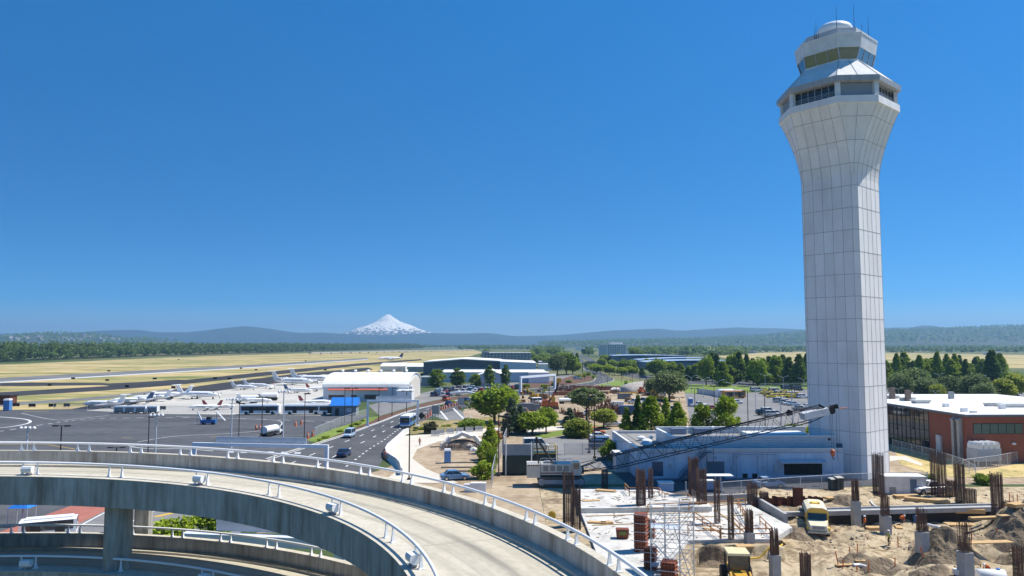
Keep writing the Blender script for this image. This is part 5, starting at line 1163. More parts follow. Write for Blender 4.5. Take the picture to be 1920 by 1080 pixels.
# baggage carts
def cart_b():
    o=thing('baggage_cart','white covered baggage cart','cart'); 
    m=MB(); m.bx(-1.4,1.4,-.8,.8,1.7,1.85); m.bx(-1.4,1.4,.7,.8,.45,1.7); m.bx(-1.4,-1.32,-.8,.7,.45,1.7); m.bx(1.32,1.4,-.8,.7,.45,1.7); m.build('canopy',white_clean,o)
    MB().bx(-1.4,1.4,-.8,.7,.35,.45).build('deck',grey,o); MB().bx(-1.15,1.15,-.55,-.5,.6,1.5).build('curtain',grey,o); f_=MB(); f_.bx(-1.4,-1.12,-.82,-.72,.45,1.7); f_.bx(1.12,1.4,-.82,-.72,.45,1.7); f_.bx(-1.12,1.12,-.82,-.72,1.5,1.7); f_.build('front_frame',white_clean,o)
    for x in(-.95,.95):
        for y in(-.65,.65): MB().tube((x,y-.1,.2),(x,y+.1,.2),.2,10).build('wheel',black,o)
    return o
cartP=Proto(cart_b)
for px,l in [(225,'leftmost white covered cart in the row on the apron'),(245,'second white covered cart from the left on the apron'),(265,'third white covered cart from the left on the apron'),(287,'rightmost white covered cart in the row on the apron')]: cartP(at(px,775),R(2),l,'covered carts on the apron',(1.12,1.1,1.2))
# aircraft
def jet_b(L=15.,prop=False,stripe=None,ttail=True,eng=True):
    def b():
        o=thing('small_aircraft','aircraft','aircraft'); r=L*.062
        st=[(-.5,.05,.12),(-.42,.4,.1),(-.3,.75,.04),(-.1,1,0),(.25,1,0),(.36,.85,-.03),(.44,.55,-.07),(.485,.22,-.1),(.5,.03,-.11)]
        MB().loft([[(x*L,q*r*math.cos(t),1.15*r/.9+q*r*math.sin(t)+dz*r*6*.4+.35) for t in np.arange(14)*2*PI/14] for x,q,dz in st]).build('fuselage',white_clean,o,smooth=True)
        zc=1.15*r/.9+.35
        for s_ in(-1,1):
            MB().loft([[(.02*L,s_*r*.6,zc-r*.5),(-.14*L,s_*r*.6,zc-r*.5),(-.14*L,s_*r*.6,zc-r*.38),(.02*L,s_*r*.6,zc-r*.35)],[(-.1*L,s_*L*.46,zc-r*.1),(-.16*L,s_*L*.46,zc-r*.1),(-.16*L,s_*L*.46,zc-r*.04),(-.1*L,s_*L*.46,zc-r*.04)]]).build('wing',white_clean,o)
        tz=zc+L*.2
        MB().loft([[(-.34*L,-.1,zc+r*.5),(-.49*L,-.1,zc+r*.5),(-.49*L,.1,zc+r*.5),(-.34*L,.1,zc+r*.5)],[(-.47*L,-.05,tz),(-.545*L,-.05,tz),(-.545*L,.05,tz),(-.47*L,.05,tz)]]).build('tail_fin',stripe or white_clean,o)
        hz_=tz-.05 if ttail else zc+r*.45
        MB().loft([[(-.48*L+(0 if ttail else .03*L),0,hz_-.05),(-.555*L,0,hz_-.05),(-.555*L,0,hz_+.05),(-.48*L,0,hz_+.05)]][:0]+[[(-.5*L,-L*.17,hz_-.04),(-.55*L,-L*.17,hz_-.04),(-.55*L,-L*.17,hz_+.04),(-.5*L,-L*.17,hz_+.04)],[(-.46*L,0,hz_-.06),(-.55*L,0,hz_-.06),(-.55*L,0,hz_+.06),(-.46*L,0,hz_+.06)],[(-.5*L,L*.17,hz_-.04),(-.55*L,L*.17,hz_-.04),(-.55*L,L*.17,hz_+.04),(-.5*L,L*.17,hz_+.04)]]).build('tailplane',white_clean,o)
        if eng and not prop:
            for s_ in(-1,1): MB().lathe([(.25*r,-.1*L),(.5*r,-.08*L),(.58*r,.02*L),(.5*r,.05*L),(.4*r,.04*L)],(-.24*L,s_*r*1.65,zc+r*.55),12,'x').build('engine',lgrey,o,smooth=True)
        if prop:
            MB().lathe([(.32*r,0),(.2*r,.02*L),(.02,.03*L)],(.5*L,0,zc-r*.25),10,'x').build('spinner',chrome,o)
            for k in range(3):
                t=k*2.1+.5; MB().bar((.51*L,0,zc-r*.25),(.51*L,math.cos(t)*1.25,zc-r*.25+math.sin(t)*1.25),.16,.04).build('propeller_blade',dark,o)
        for x,y in((.36*L,0),(-.08*L,-r*1.6),(-.08*L,r*1.6)):
            gr=MB().tube((x,y,.25),(x,y*.8,zc-r*.5),.07,6).build('landing_gear',grey,o); MB().tube((x,y-.1,.25),(x,y+.1,.25),.25,10).build('tyre',black,gr)
        wb=MB()
        for s_ in(-1,1): MB().bx(.05*L-L*.2,.27*L,s_*r*.965-.03,s_*r*.965+.03,zc+r*.12,zc+r*.34).build('window_row',dark if not prop else paint('stripe',(.05,.1,.25)),o)
        MB().loft([[(.385*L,-r*.55,zc+r*.2),(.385*L,r*.55,zc+r*.2),(.37*L,r*.5,zc+r*.72),(.37*L,-r*.5,zc+r*.72)],[(.425*L,-r*.4,zc+r*.1),(.425*L,r*.4,zc+r*.1),(.39*L,r*.4,zc+r*.62),(.39*L,-r*.4,zc+r*.62)]]).build('windscreen',glass,o)
        return o
    return Proto(b)
J={'jet':jet_b(15),'jetb':jet_b(15,stripe=paint('finblue',(.05,.09,.2))),'big':jet_b(24),'prop':jet_b(13,prop=True),'twin':jet_b(11,ttail=False,eng=False,stripe=paint('finred',(.3,.05,.05)))}
def plane(k,px,py,yaw,label,s=1.): J[k](at(px,py)+Vector((0,0,.03)),R(yaw),label,'aircraft parked on the apron',s)
plane('jet',193,765,172,'white business jet at the left end of the apron row, nose to the left'); plane('jetb',245,758,192,'white business jet second from the left on the apron row',.95); plane('jet',280,753,190,'white business jet third from the left on the apron row',.95); plane('prop',315,748,200,'white aircraft with its tail raised to the right, fourth in the apron row',1.25)
plane('prop',371,748,-10,'white single propeller aircraft with blue belly, tail to the left',1.35); plane('twin',384,769,195,'small white aircraft behind the blue ground cart',.9); plane('twin',411,768,10,'small white aircraft right of the one behind the blue cart',.9)
plane('jet',458,731,-14,'white jet with its tail to the left, leftmost on the upper apron',.9); plane('jet',481,728,-16,'white jet second on the upper apron',.95); plane('twin',510,729,-80,'white aircraft facing the ramp beside the upper apron jets',.9)
plane('big',549,722,-18,'large white jet with a tall tail on the upper apron',1.0); plane('big',585,717,-12,'large white jet nearest the hangar with its nose to the right',1.05); plane('jetb',559,737,-10,'white jet with a dark tail below the large jets',.85); plane('twin',598,733,20,'small white aircraft before the left end of the vaulted hangar',1.0)
plane('twin',592,760,15,'small white aircraft behind the middle apron bus',1.0); plane('jet',478,757,5,'white jet parked behind the fuel trucks',.8)
def airliner_b():
    o=jet_b(34,ttail=False,eng=False,stripe=paint('finnavy',(.02,.03,.08))).b(); o['label']='distant white airliner with a dark tail rolling on the runway'; o.name='airliner'; o['category']='airliner'
    for s_ in(-1,1): MB().lathe([(.5,-1.8),(1.0,-1.4),(1.05,1.2),(.8,1.5)],(1.5,s_*5.2,1.9),12,'x').build('engine',lgrey,o)
    return o
o=airliner_b(); o.location=at(731,676); o.rotation_euler.z=R(200); o.scale=(.95,.95,.95)
# fuel trucks
def tanker_b():
    o=thing('fuel_truck','fuel truck','truck'); MB().bx(-4,2,-1.1,1.1,.7,1.0).build('chassis',dark,o)
    MB().loft([[( x,1.15*math.cos(t),1.95+.95*math.sin(t)) for t in np.arange(14)*2*PI/14] for x in(-4,-3.9,1.6,1.7)]).build('tank',white_clean,o,smooth=False)
    MB().loft([[(2,-1.1,.6),(2,1.1,.6),(2,1.1,2.5),(2,-1.1,2.5)],[(3.6,-1.1,.6),(3.6,1.1,.6),(3.5,1.1,1.5),(3.5,-1.1,1.5)],[(3.65,-1.1,.6),(3.65,1.1,.6),(3.6,1.1,1.4),(3.6,-1.1,1.4)]]).build('cab',white_clean,o)
    MB().bx(2.3,3.2,-1.12,1.12,1.55,2.3).build('window',glass,o)
    for x in(-3.2,-2,2.8):
        for y in(-1,1): MB().tube((x,y*.85,.5),(x,y*1.15,.5),.5,12).build('wheel',black,o)
    return o
tk=Proto(tanker_b)
tk(at(462,756),R(182),'white fuel truck on the apron, left of two','trucks on the apron'); tk(at(500,751),R(186),'white fuel truck on the apron, right of two','trucks on the apron'); tk(at(589,719),R(-5),'dark wheeled tow truck at the nose of the large jet','trucks on the apron',.7)
tk(at(510,817),R(75),'white utility truck among orange markers beside the ramp road','trucks on the apron',.85)
# blue ground cart with conveyor
o=thing('belt_loader','blue belt loader cart with a raised conveyor on the apron','loader',at(391,796),R(5))
MB().bx(-1.9,1.9,-.8,.8,.35,1.3).build('body',paint('cartblue',(.03,.14,.4)),o); q=MB(); q.bar((-1.8,0,1.2),(-2.9,0,3.4),.6,.2); q.build('conveyor',lgrey,o); q=MB(); q.bar((-3.4,-.6,.3),(-1.8,.4,2.2),.1); q.bar((-2.4,.3,3.4),(-3.4,-.6,.3),.08); q.build('support_strut',lgrey,o); MB().bx(-.4,.6,-.7,.7,1.3,2.0).build('operator_seat',dark,o)
for x in(-1.2,1.2):
    for y in(-.75,.75): MB().tube((x,y-.12,.35),(x,y+.12,.35),.35,12).build('wheel',black,o)
o=thing('aircraft_stair','grey steps on wheels standing right of the blue belt loader','stairs',at(414,790),R(0)); q=MB(); q.bar((-1.2,0,2.6),(1.2,0,.2),.9,.12); q.build('flight',lgrey,o); q=MB(); q.bar((-1.2,0,2.5),(-1.2,0,.1),.1); q.build('leg',grey,o)
# ------------------------------------------------------------------ lamps, gantries, signs, fences, markers
def dbl_lamp_b():
    o=thing('street_lamp','lamp','street lamp'); MB().lathe([(.35,0),(.35,.5),(.12,.55),(.1,9.2)],n=10).build('pole',lgrey,o)
    for s_ in(-1,1):
        MB().path([(0,0,8.6),(s_*.9,0,9.5),(s_*1.9,0,9.95),(s_*2.7,0,10.1)],.07,6).build('arm',lgrey,o)
        MB().loft([[(s_*2.5,-.12,10.0),(s_*2.5,.12,10.0),(s_*2.5,.12,10.18),(s_*2.5,-.12,10.18)],[(s_*3.0,-.22,9.98),(s_*3.0,.22,9.98),(s_*3.0,.2,10.25),(s_*3.0,-.2,10.25)],[(s_*3.5,-.14,10.02),(s_*3.5,.14,10.02),(s_*3.5,.1,10.2),(s_*3.5,-.1,10.2)]]).build('lamp_head',white_clean,o)
    return o
DL=Proto(dbl_lamp_b)
def dlamp(px,by,ty,l,rz=0):
    p=at(px,by); z=atY(px,ty,p.y).z; s=z/10.1; DL(p,R(rz)+random.uniform(-.08,.08),l,'double arm lamps in the car park',s)
for i,(px,by,ty) in enumerate([(1296.5,737.5,704),(1319,745,708),(1345.4,752,712),(1377,761.5,717),(1417,772,724),(1435,731,701),(1469,735,705),(1508,740,709)]):
    dlamp(px,by,ty,['white double arm lamp farthest left in the car park','second double arm lamp from the left in the car park','third double arm lamp from the left in the car park','double arm lamp above the white car and screen end','nearest double arm lamp left of the taxis','double arm lamp rising at the left of the taxis','double arm lamp rising from the middle of the taxis','double arm lamp closest to the tower'][i])
for px,by,ty,l in [(1762,728,700.5,'double arm lamp tallest against the dark trees behind the white roof'),(1736,752,715,'double arm lamp rising behind the white roof skylights'),(1839,738,704,'double arm lamp half hidden by grey pines'),(1872,724,697,'double arm lamp standing clear before the far lawn'),(1908,752,724,'double arm lamp nearest the right edge'),(1685,756,727,'double arm lamp just right of the tower'),(1808,742,716,'double arm lamp behind the pines'),(1755,760,733,'low double arm lamp among the roof stacks')]: dlamp(px,by,ty,l)
def tlamp_b():
    o=thing('lamp_post','lamp post','lamp post'); MB().lathe([(.3,0),(.3,.4),(.11,.45),(.09,9.8)],n=8).build('pole',brownpole,o); MB().bar((-.9,0,9.9),(.9,0,9.9),.09).build('arm',brownpole,o)
    for s_ in(-1,1): MB().bx(s_*.95-.38,s_*.95+.38,-.25,.25,9.75,10.0).build('lamp_head',dark,o)
    return o
def llamp_b():
    o=thing('lamp_post','lamp post','lamp post'); MB().lathe([(.25,0),(.25,.4),(.1,.45),(.08,9.9)],n=8).build('pole',brownpole,o); MB().bx(-.15,1.15,-.28,.28,9.75,10.0).build('lamp_head',dark,o); return o
def wpole_b():
    o=thing('floodlight_mast','floodlight mast','floodlight mast'); MB().lathe([(.28,0),(.2,.5),(.16,.55),(.09,9.9)],n=8).build('pole',lgrey,o); MB().bar((-1.1,0,9.9),(1.1,0,9.9),.09).build('crossbar',lgrey,o)
    for k in(-1,-.35,.35,1): MB().lathe([(.1,.0),(.26,-.25),(.26,-.4),(.05,-.45)],(k,0,10.05),8).build('lamp_head',white,o)
    return o
TL,LL,WP=Proto(tlamp_b),Proto(llamp_b),Proto(wpole_b)
def lamp(pr,px,by,ty,l,g_,rz=0.,Yd=None):
    p=at(px,by) if Yd is None else Vector((atY(px,540,Yd).x,Yd,0)); z=atY(px,ty,p.y).z; pr(p,rz,l,g_,(1.0,1.0,z/10.))
for px,by,ty,l in [(1303,773,728,'dark lamp post left of the pickups at the car park edge'),(1339.5,767,722,'dark lamp post in the middle of the car park'),(1403,806,732,'dark lamp post right of the tallest round topped tree'),(1435,806,737,'dark lamp post behind the raised roof and crane boom'),(1274,800,745,'dark lamp post among the trees behind the flat roof'),(1104.6,850,741,'dark lamp post left of two in the small yard'),(1115,860,747,'dark lamp post right of two in the small yard')]: lamp(TL,px,by,ty,l,'dark lamp posts round the car park')
for px,by,ty,l,pr in [(447.5,824,756,'dark lamp post left of the first apron bus',LL),(490.5,822,744,'dark twin head lamp post in front of the first apron bus',TL),(570.5,823,737,'dark lamp post between the first two apron buses',LL),(659.5,806,727,'dark lamp post beside the blue roofed hut',TL),(710,790,727,'dark lamp post before the hangar awning',LL),(762,795,732,'dark lamp post at the blue shuttle bus',TL),(735,778,727,'dark lamp post before the hangar wall',LL),(646,792,727,'thin lamp post at the left of the hut roof',LL),(277.5,850,781,'dark lamp post on the apron left of the grey mast',LL),(111,900,797,'twin head lamp post on the dark apron at the left',TL),(216,905,838,'dark twin lamp seen just above the ramp parapet',TL),
   (767,900,801,'twin head dark lamp post in front of the pale path',TL),(935,893,779,'dark lamp post left of the pair by the green tank',LL),(943,890,780,'dark lamp post right of the pair by the green tank',LL),(907,748,718,'dark lamp post on the bend of the main road',LL),(955,735,700,'dark lamp post before the long warehouse',LL),(1030,790,722,'dark lamp post in front of the orange crane',TL),(952,820,761,'dark lamp post behind the grey conifers',TL)]: lamp(pr,px,by,ty,l,'dark lamp posts along the roads')
for px,by,ty,l in [(433,840,747,'tall grey floodlight mast left of the first apron bus'),(530,838,732,'tall grey floodlight mast between two apron buses'),(290,880,776,'tall thin grey mast on the apron'),(47,905,800,'white floodlight mast with four lamps at the left'),(42,985,925,'grey pole beside the small blue canopy')]: lamp(WP,px,by,ty,l,'grey masts on the apron')
for px,by,ty,l in [(1465,800,744,'slim white pole behind the crane boom, left of two'),(1486,800,733,'slim white pole behind the crane boom, right of two')]: lamp(WP,px,by,ty,l,'white poles behind the boom')
for px,by,ty in [(1113,704,688),(1127,708,692),(1148,712,697),(1165,718,704),(1186,722,700),(1200,720,704),(1111,712,696),(1139,718,706),(1212,724,708)]: lamp(LL,px,by,ty,'thin dark pole by the far road','thin poles by the far road')
# sign gantries
def gantry(label,p0,p1,hgt,panel=True,w=.55,cat='sign gantry'):
    p0=Vector(p0);p1=Vector(p1); d=(p1-p0); L=d.length; o=thing('sign_gantry',label,cat,p0,math.atan2(d.y,d.x)); m=mat('gantry_pale_blue',(.72,.76,.82),(.64,.69,.76),scale=.6,rough=.4)
    for x in(0,L):
        lg=MB().bx(x-w/2,x+w/2,-w/2,w/2,.25,hgt-w).build('leg',m,o); MB().loft([[(x-w*1.1,-w,0),(x+w*1.1,-w,0),(x+w*1.1,w,0),(x-w*1.1,w,0)],[(x-w*.6,-w*.6,.3),(x+w*.6,-w*.6,.3),(x+w*.6,w*.6,.3),(x-w*.6,w*.6,.3)]]).build('base_plate',m,lg)
    MB().bx(-w/2,L+w/2,-w/2,w/2,hgt-w,hgt).build('beam',m,o)
    if panel:
        q=MB(); 
        for z in(.15,1.0): q.bar((L*.16,w*.9,hgt+z),(L*.84,w*.9,hgt+z),.06)
        for k in range(11): q.bar((L*(.16+.068*k),w*.9,hgt),(L*(.16+.068*k),w*.9,hgt+1.05),.05)
        q.build('catwalk_rail',white,o); MB().bx(L*.16,L*.84,w*.6,w*.65,hgt+.1,hgt+1.0).build('mesh_panel',lgrey,o)
    return o
gantry('pale blue sign gantry spanning the main road beyond the shuttle bus',at(689,799),at(783,798),6.6)
gantry('pale blue sign gantry at the far bend beside the thin columnar tree',at(976,736),at(1040,729),7.0,False,.9)
a=at(612,884); b=Vector((-38,a.y+4,0)); b=Vector((atY(365,820,a.y+3).x,a.y+3,0)); zt=atY(612,834,a.y).z
o=gantry('nearest pale blue sign gantry just beyond the upper ramp rail',b,a,zt,True,.55)
for k in range(6):
    L=(a-b).length; MB().obox((L*(.3+.1*k),-.9,zt-1.3),(.5,0,0),(0,.12,0),(0,.1,.12)).build('sign_light',white_clean,o)
a=at(604,1018,.0);zt=4.6; p0=atY(355,985,62);p1=atY(640,1010,60)
o=gantry('white sign gantry seen below the upper ramp deck',(p0.x,62,0),(p1.x,60,0),p1.z,True,.8)
# dark sign bridge on the far road
o=thing('sign_bridge','dark sign bridge across the far road','sign gantry',at(1092,699)); q=at(1129.5,697)-at(1092,699)
for v in(Vector((0,0,0)),q): MB().bar(v,v+Vector((0,0,7.2)),.5).build('leg',dark,o)
MB().bar(Vector((0,0,7.0)),q+Vector((0,0,7.0)),.5,.6).build('beam',dark,o); MB().bar(q*.15+Vector((0,-.4,7.2)),q*.6+Vector((0,-.4,7.2)),.2,2.2).build('sign_panel',mat('dark_green_sign',(.03,.06,.04),rough=.6),o)
# road signs seen from behind
def roadsign(px,by,ty,w,nl,l):
    p=at(px,by); z=atY(px,ty,p.y).z; o=thing('road_sign',l,'sign',p,R(8)); ww=w/F*p.y
    for k in range(nl): MB().bar((-ww*.4+ww*.8*k/(nl-1),0,0),(-ww*.4+ww*.8*k/(nl-1),0,z*.97),.16).build('post',grey,o)
    MB().bx(-ww/2,ww/2,-.12,-.04,z*.35 if z>4 else z*.4,z).build('panel',mat('sign_back',(.3,.33,.36),(.26,.29,.32),scale=.8,rough=.45),o)
roadsign(816,787,760,13,3,'grey back of a three post sign at the gore'); roadsign(864,768,745,12,3,'grey back of the taller sign by the off ramp island')
o=thing('construction_sign','dark diamond sign on a post right of the near gantry leg','sign',at(790,793)); MB().bar((0,0,0),(0,0,2),.1).build('post',grey,o); MB().add([(0,-.1,.9),(1.0,-.1,1.9),(0,-.1,2.9),(-1.0,-.1,1.9),(0,0,.9),(1.0,0,1.9),(0,0,2.9),(-1.0,0,1.9)],[(0,1,2,3),(7,6,5,4),(0,4,5,1),(1,5,6,2),(2,6,7,3),(3,7,4,0)]).build('panel',dark,o)
o=thing('pipe_boom','long white gently arched pipe boom above the small car lot','boom',at(905,748)); a=atY(845,737,at(845,745).y)-at(905,748);b=atY(910,742,at(905,748).y)-at(905,748); m_=(a+b)/2+Vector((0,0,.9))
q=MB(); q.path([a,m_,b],.45,8); q.build('pipe',white_clean,o); q=MB(); q.tube((0,0,0),b,.2); q.build('support',white,o)
# traffic barrels
def barrel_b():
    o=thing('traffic_barrel','orange barrel','traffic barrel'); MB().lathe([(.34,0),(.34,.08),(.26,.1),(.23,1.0),(.1,1.03)],n=12).build('body',orange,o)
    for z in(.35,.7): MB().lathe([(.256-.02*z,z),(.256-.02*z,z+.14)],n=12).build('reflective_band',white,o)
    return o
BR=Proto(barrel_b)
for px,by in [(798,785),(803,782),(807,779),(828,769),(832,767),(836,766),(842,764),(848,762),(852,761),(857,761),(860,765),(862,768),(721,858),(725,862),(480,806),(487,806),(554,799),(565,796),(577,822),(586,818),(1098,706),(1126,697),(1135,699),(1152,704),(1168,709),(1183,714),(1100,690),(1110,680),(1120,686),(1190,800),(1196,790),(935,797),(808,776),(814,773)]:
    BR(at(px,by),0,'orange and white traffic barrel in the lines of barrels along the roads','traffic barrels along the roads',1.15)
# jersey barriers and the curved white barrier wall
def jersey_b():
    o=tag(MB().extr([(-.3,0),(.3,0),(.3,.1),(.13,.35),(.09,.85),(-.09,.85),(-.13,.35),(-.3,.1)],-1.5,1.5).build('concrete_barrier',M_kerb),'concrete barrier','barrier'); return o
JB=Proto(jersey_b)
for k,(px,py) in enumerate([(826,815.5),(844,813.5),(862,812),(880,810.5),(898,809),(816,818)]): JB(at(px,py),PI/2+R(4),'pale concrete barrier in the row beside the reddish shrub','concrete barriers by the pale path',(1.3,.62,1.5))
pts=[(766,812),(757,816),(747,826),(738,834),(727,844),(723,852),(725,860),(735,867),(743,872),(750,880),(753,892)]
P_=[at(*p) for p in pts]; Q=[]
for i in range(len(P_)-1):
    for k in range(4): Q.append(P_[i].lerp(P_[i+1],k/4))
Q.append(P_[-1]); rg=[]
for i,p in enumerate(Q):
    d=(Q[min(i+1,len(Q)-1)]-Q[max(i-1,0)]).normalized(); n=Vector((-d.y,d.x,0)); rg.append([p+n*a+Vector((0,0,z)) for a,z in((-.35,0),(-.2,.4),(-.12,1.25),(.12,1.25),(.2,.4),(.35,0))])
tag(MB().loft(rg).build('barrier_wall',mat('white_barrier',(.7,.69,.66),(.58,.57,.54),scale=.6,rough=.8)),'white curved concrete barrier wall between the road and the pale path','barrier')
# chain link fences: posts are parts, mesh is one part
def link_mat():
    m=bpy.data.materials.new('chain_link'); m.use_nodes=True; t=m.node_tree; b=t.nodes['Principled BSDF']; b.inputs['Base Color'].default_value=(.4,.41,.42,1); b.inputs['Roughness'].default_value=.5; b.inputs['Alpha'].default_value=.16; return m
M_link=link_mat()
def fence(label,pts,h,step=3.,solid=False):
    P=[Vector(p) for p in pts]; o=thing('chain_link_fence',label,'fence',P[0]); q=MB(); tops=[]; wire=MB()
    for a,b in zip(P[:-1],P[1:]):
        L=(b-a).length; n=max(1,int(L/step))
        for k in range(n+1):
            p=a.lerp(b,k/n)-P[0]; MB().tube(p,p+Vector((0,0,h)),.045,6).build('post',lgrey,o)
        a2,b2=a-P[0],b-P[0]; q.tube(a2+Vector((0,0,h)),b2+Vector((0,0,h)),.035,6)
        d=(b2-a2).normalized(); nn=Vector((-d.y,d.x,0))*.008
        wire.add([a2+nn+Vector((0,0,.05)),b2+nn+Vector((0,0,.05)),b2+nn+Vector((0,0,h)),a2+nn+Vector((0,0,h)),a2-nn+Vector((0,0,.05)),b2-nn+Vector((0,0,.05)),b2-nn+Vector((0,0,h)),a2-nn+Vector((0,0,h))],[(0,1,2,3),(7,6,5,4),(0,4,5,1),(3,2,6,7),(0,3,7,4),(1,5,6,2)])
    q.build('top_rail',lgrey,o); wire.build('wire_mesh',lgrey if solid else M_link,o); return o
fence('chain link fence between the dirt and the shaded yard before the service building',[(29,105.0,0),(38,108.1,0),(48.5,111.4,0),(55,112.6,0),(62,113.2,0)],1.95)
fence('chain link fence running down the dry grass beside the brick building',[at(1674,842),at(1750,862),at(1806,882),at(1830,896)],1.9)
fence('chain link fence before the cooling unit turning to the right edge',[at(1806,885),at(1871,876),at(1925,865),at(2000,855)],2.0)
fence('tall white framed fence along the leafy bushes beside the crane',[at(922,915),at(928,885),at(938,860),at(950,825)],2.6)
fence('long chain link fence along the airfield edge behind the carts',[at(100,767),at(300,775),at(460,775),at(612,776)],2.2,14)
fence('pale screen fence across the car park left of the small bus',[at(1307,738),at(1335,742),at(1362,748)],2.2,5,True)
fence('thin fence along the grass strip beside the main road',[at(590,820),at(640,798),at(690,781)],2.2,5)
fence('thin fence behind the small yard of parked cars',[at(1058,853),at(1092,853),at(1150,853)],2.2,5)
fence('far fence along the back of the taxi car park',[at(1425,727),at(1520,726)],2.0,8)
# ------------------------------------------------------------------ small huts and boxes
def potty_b():
    o=thing('portable_toilet','portable toilet','portable toilet'); MB().bx(-.55,.55,-.55,.55,.08,2.05).build('cabin',paint('pottyblue',(.07,.22,.5),.5),o); MB().loft([[(-.6,-.6,2.05),(.6,-.6,2.05),(.6,.6,2.05),(-.6,.6,2.05)],[(-.5,-.5,2.35),(.5,-.5,2.35),(.5,.5,2.35),(-.5,.5,2.35)]]).build('roof',white_clean,o)
    MB().bx(-.4,.4,-.6,-.54,.15,1.95).build('door',paint('pottydoor',(.1,.27,.55),.5),o); MB().bx(-.62,.62,-.62,.62,0,.08).build('skid',dark,o); return o
PT=Proto(potty_b)
for px,by,l,s in [(839,868,'blue portable toilet with white roof before the white debris heap',1.05),(1294.5,762,'blue portable toilet on the dirt at the car park edge',1.25),(14,770,'small blue portable toilet at the left edge of the airfield',1.6)]: PT(at(px,by),.1,l,'portable toilets',s)
o=thing('site_cabin','white site cabin with a grey door behind the pickup','cabin',at(1692,924),R(-3)); MB().bx(-2.75,2.75,-1.2,1.2,.1,2.35).build('body',white,o); MB().bx(-2.85,2.85,-1.3,1.3,2.35,2.5).build('roof',white_clean,o); MB().bx(.55,1.45,-1.24,-1.18,.2,2.1).build('door',mat('steel_blue_door',(.15,.2,.27),rough=.5),o); MB().bx(-2.3,-1.4,-1.24,-1.18,.2,1.0).build('hatch',grey,o); MB().bx(-2.5,2.5,-1.1,1.1,0,.1).build('skid',dark,o)
for px,h,l in [(1562,1.5,'shorter dark green electrical cabinet on the dirt by the fence'),(1573,1.7,'taller dark green electrical cabinet on the dirt by the fence')]:
    o=thing('electrical_cabinet',l,'cabinet',on(px,918),R(8),'electrical cabinets'); MB().bx(-.5,.5,-.45,.45,0,h).build('body',mat('dark_green_cabinet',(.05,.07,.065),(.035,.05,.045),rough=.5),o); MB().loft([[(-.58,-.52,h),(.58,-.52,h),(.58,.52,h),(-.58,.52,h)],[(-.5,-.45,h+.1),(.5,-.45,h+.1),(.5,.45,h+.16),(-.5,.45,h+.16)]]).build('lid',mat('pale_lid',(.5,.48,.42),rough=.7),o); MB().bx(-.03,.03,-.47,-.44,.1,h-.1).build('door_seam',black,o)
for px,py,l in [(1248,925,'pale blue box unit in the shaded yard'),(1325,922,'pale blue trailer box in the shaded yard right of the tall rebar')]:
    o=thing('utility_box',l,'utility box',at(px,py-4)); MB().bx(-1,1,-.7,.7,.1,1.2).build('body',mat('pale_blue_box',(.45,.58,.75),(.4,.53,.7),rough=.5),o); MB().bx(-1.1,1.1,-.8,.8,1.2,1.35).build('lid',white_clean,o); MB().bx(-.9,.9,-.6,.6,0,.1).build('skid',dark,o)
car('sedan','lightblue',1442,914,6,'pale blue car parked in the shaded yard behind the fence')
o=thing('site_shelter','small flat white canopy on two posts in the yard','shelter',at(1348,921)); 
MB().bx(-1.9,1.9,-.9,.9,2.2,2.32).build('roof',white_clean,o)
for x in(-.5,.3): MB().bar((x,0,0),(x,0,2.2),.12).build('post',lgrey,o)
for k,(px,py) in enumerate([(1251,920),(1286,922),(1368,899),(1381,898),(1351,912)]):
    o=thing('bollard','pale post standing in the shaded yard','bollard',at(px,py),0,'posts in the shaded yard'); MB().lathe([(.1,0),(.1,1.35),(.07,1.42),(.01,1.44)],n=8).build('post',mat('pale_post',(.5,.48,.42),rough=.7),o)
o=thing('blue_canopy','small blue canopy on thin posts seen below the ramp deck','canopy',at(40,985)); MB().loft([[(-1.2,-.9,2.1),(1.2,-.9,2.1),(1.2,.9,2.1),(-1.2,.9,2.1)],[(-.9,-.6,2.35),(.9,-.6,2.35),(.9,.6,2.35),(-.9,.6,2.35)]]).build('canopy',MATS['blue_metal_roof'],o)
for x in(-1.1,1.1):
    for y in(-.8,.8): MB().bar((x,y,0),(x,y,2.1),.06).build('post',lgrey,o)
o=thing('field_box','brown field equipment box at the left edge of the airfield','box',at(3,758)); MB().bx(-4,4,-2,2,0,3).build('body',rust,o); MB().bx(-4.3,4.3,-2.3,2.3,3,3.3).build('roof',brownpole,o)
# little runway signs and lights
def rsign_b():
    o=thing('runway_sign','runway sign','sign'); MB().bx(-1.3,1.3,-.12,.12,.3,1.5).build('panel',black,o); MB().bx(-.9,-.8,-.1,.1,0,.3).build('leg',grey,o); MB().bx(.8,.9,-.1,.1,0,.3).build('leg',grey,o); return o
RS=Proto(rsign_b)
for px,py in [(93,724.5),(137,711.7),(201,715),(238,727),(204,697),(335,675),(403,711.5),(430,712),(98,764),(290,712),(325,729),(452,692),(573,678),(610,695),(480,695),(30,763),(60,764),(125,763.5),(305,769)]: RS(at(px,py),random.uniform(-.3,.3),'small dark runway sign standing in the dry grass beside the taxiways','runway signs in the grass',.85)
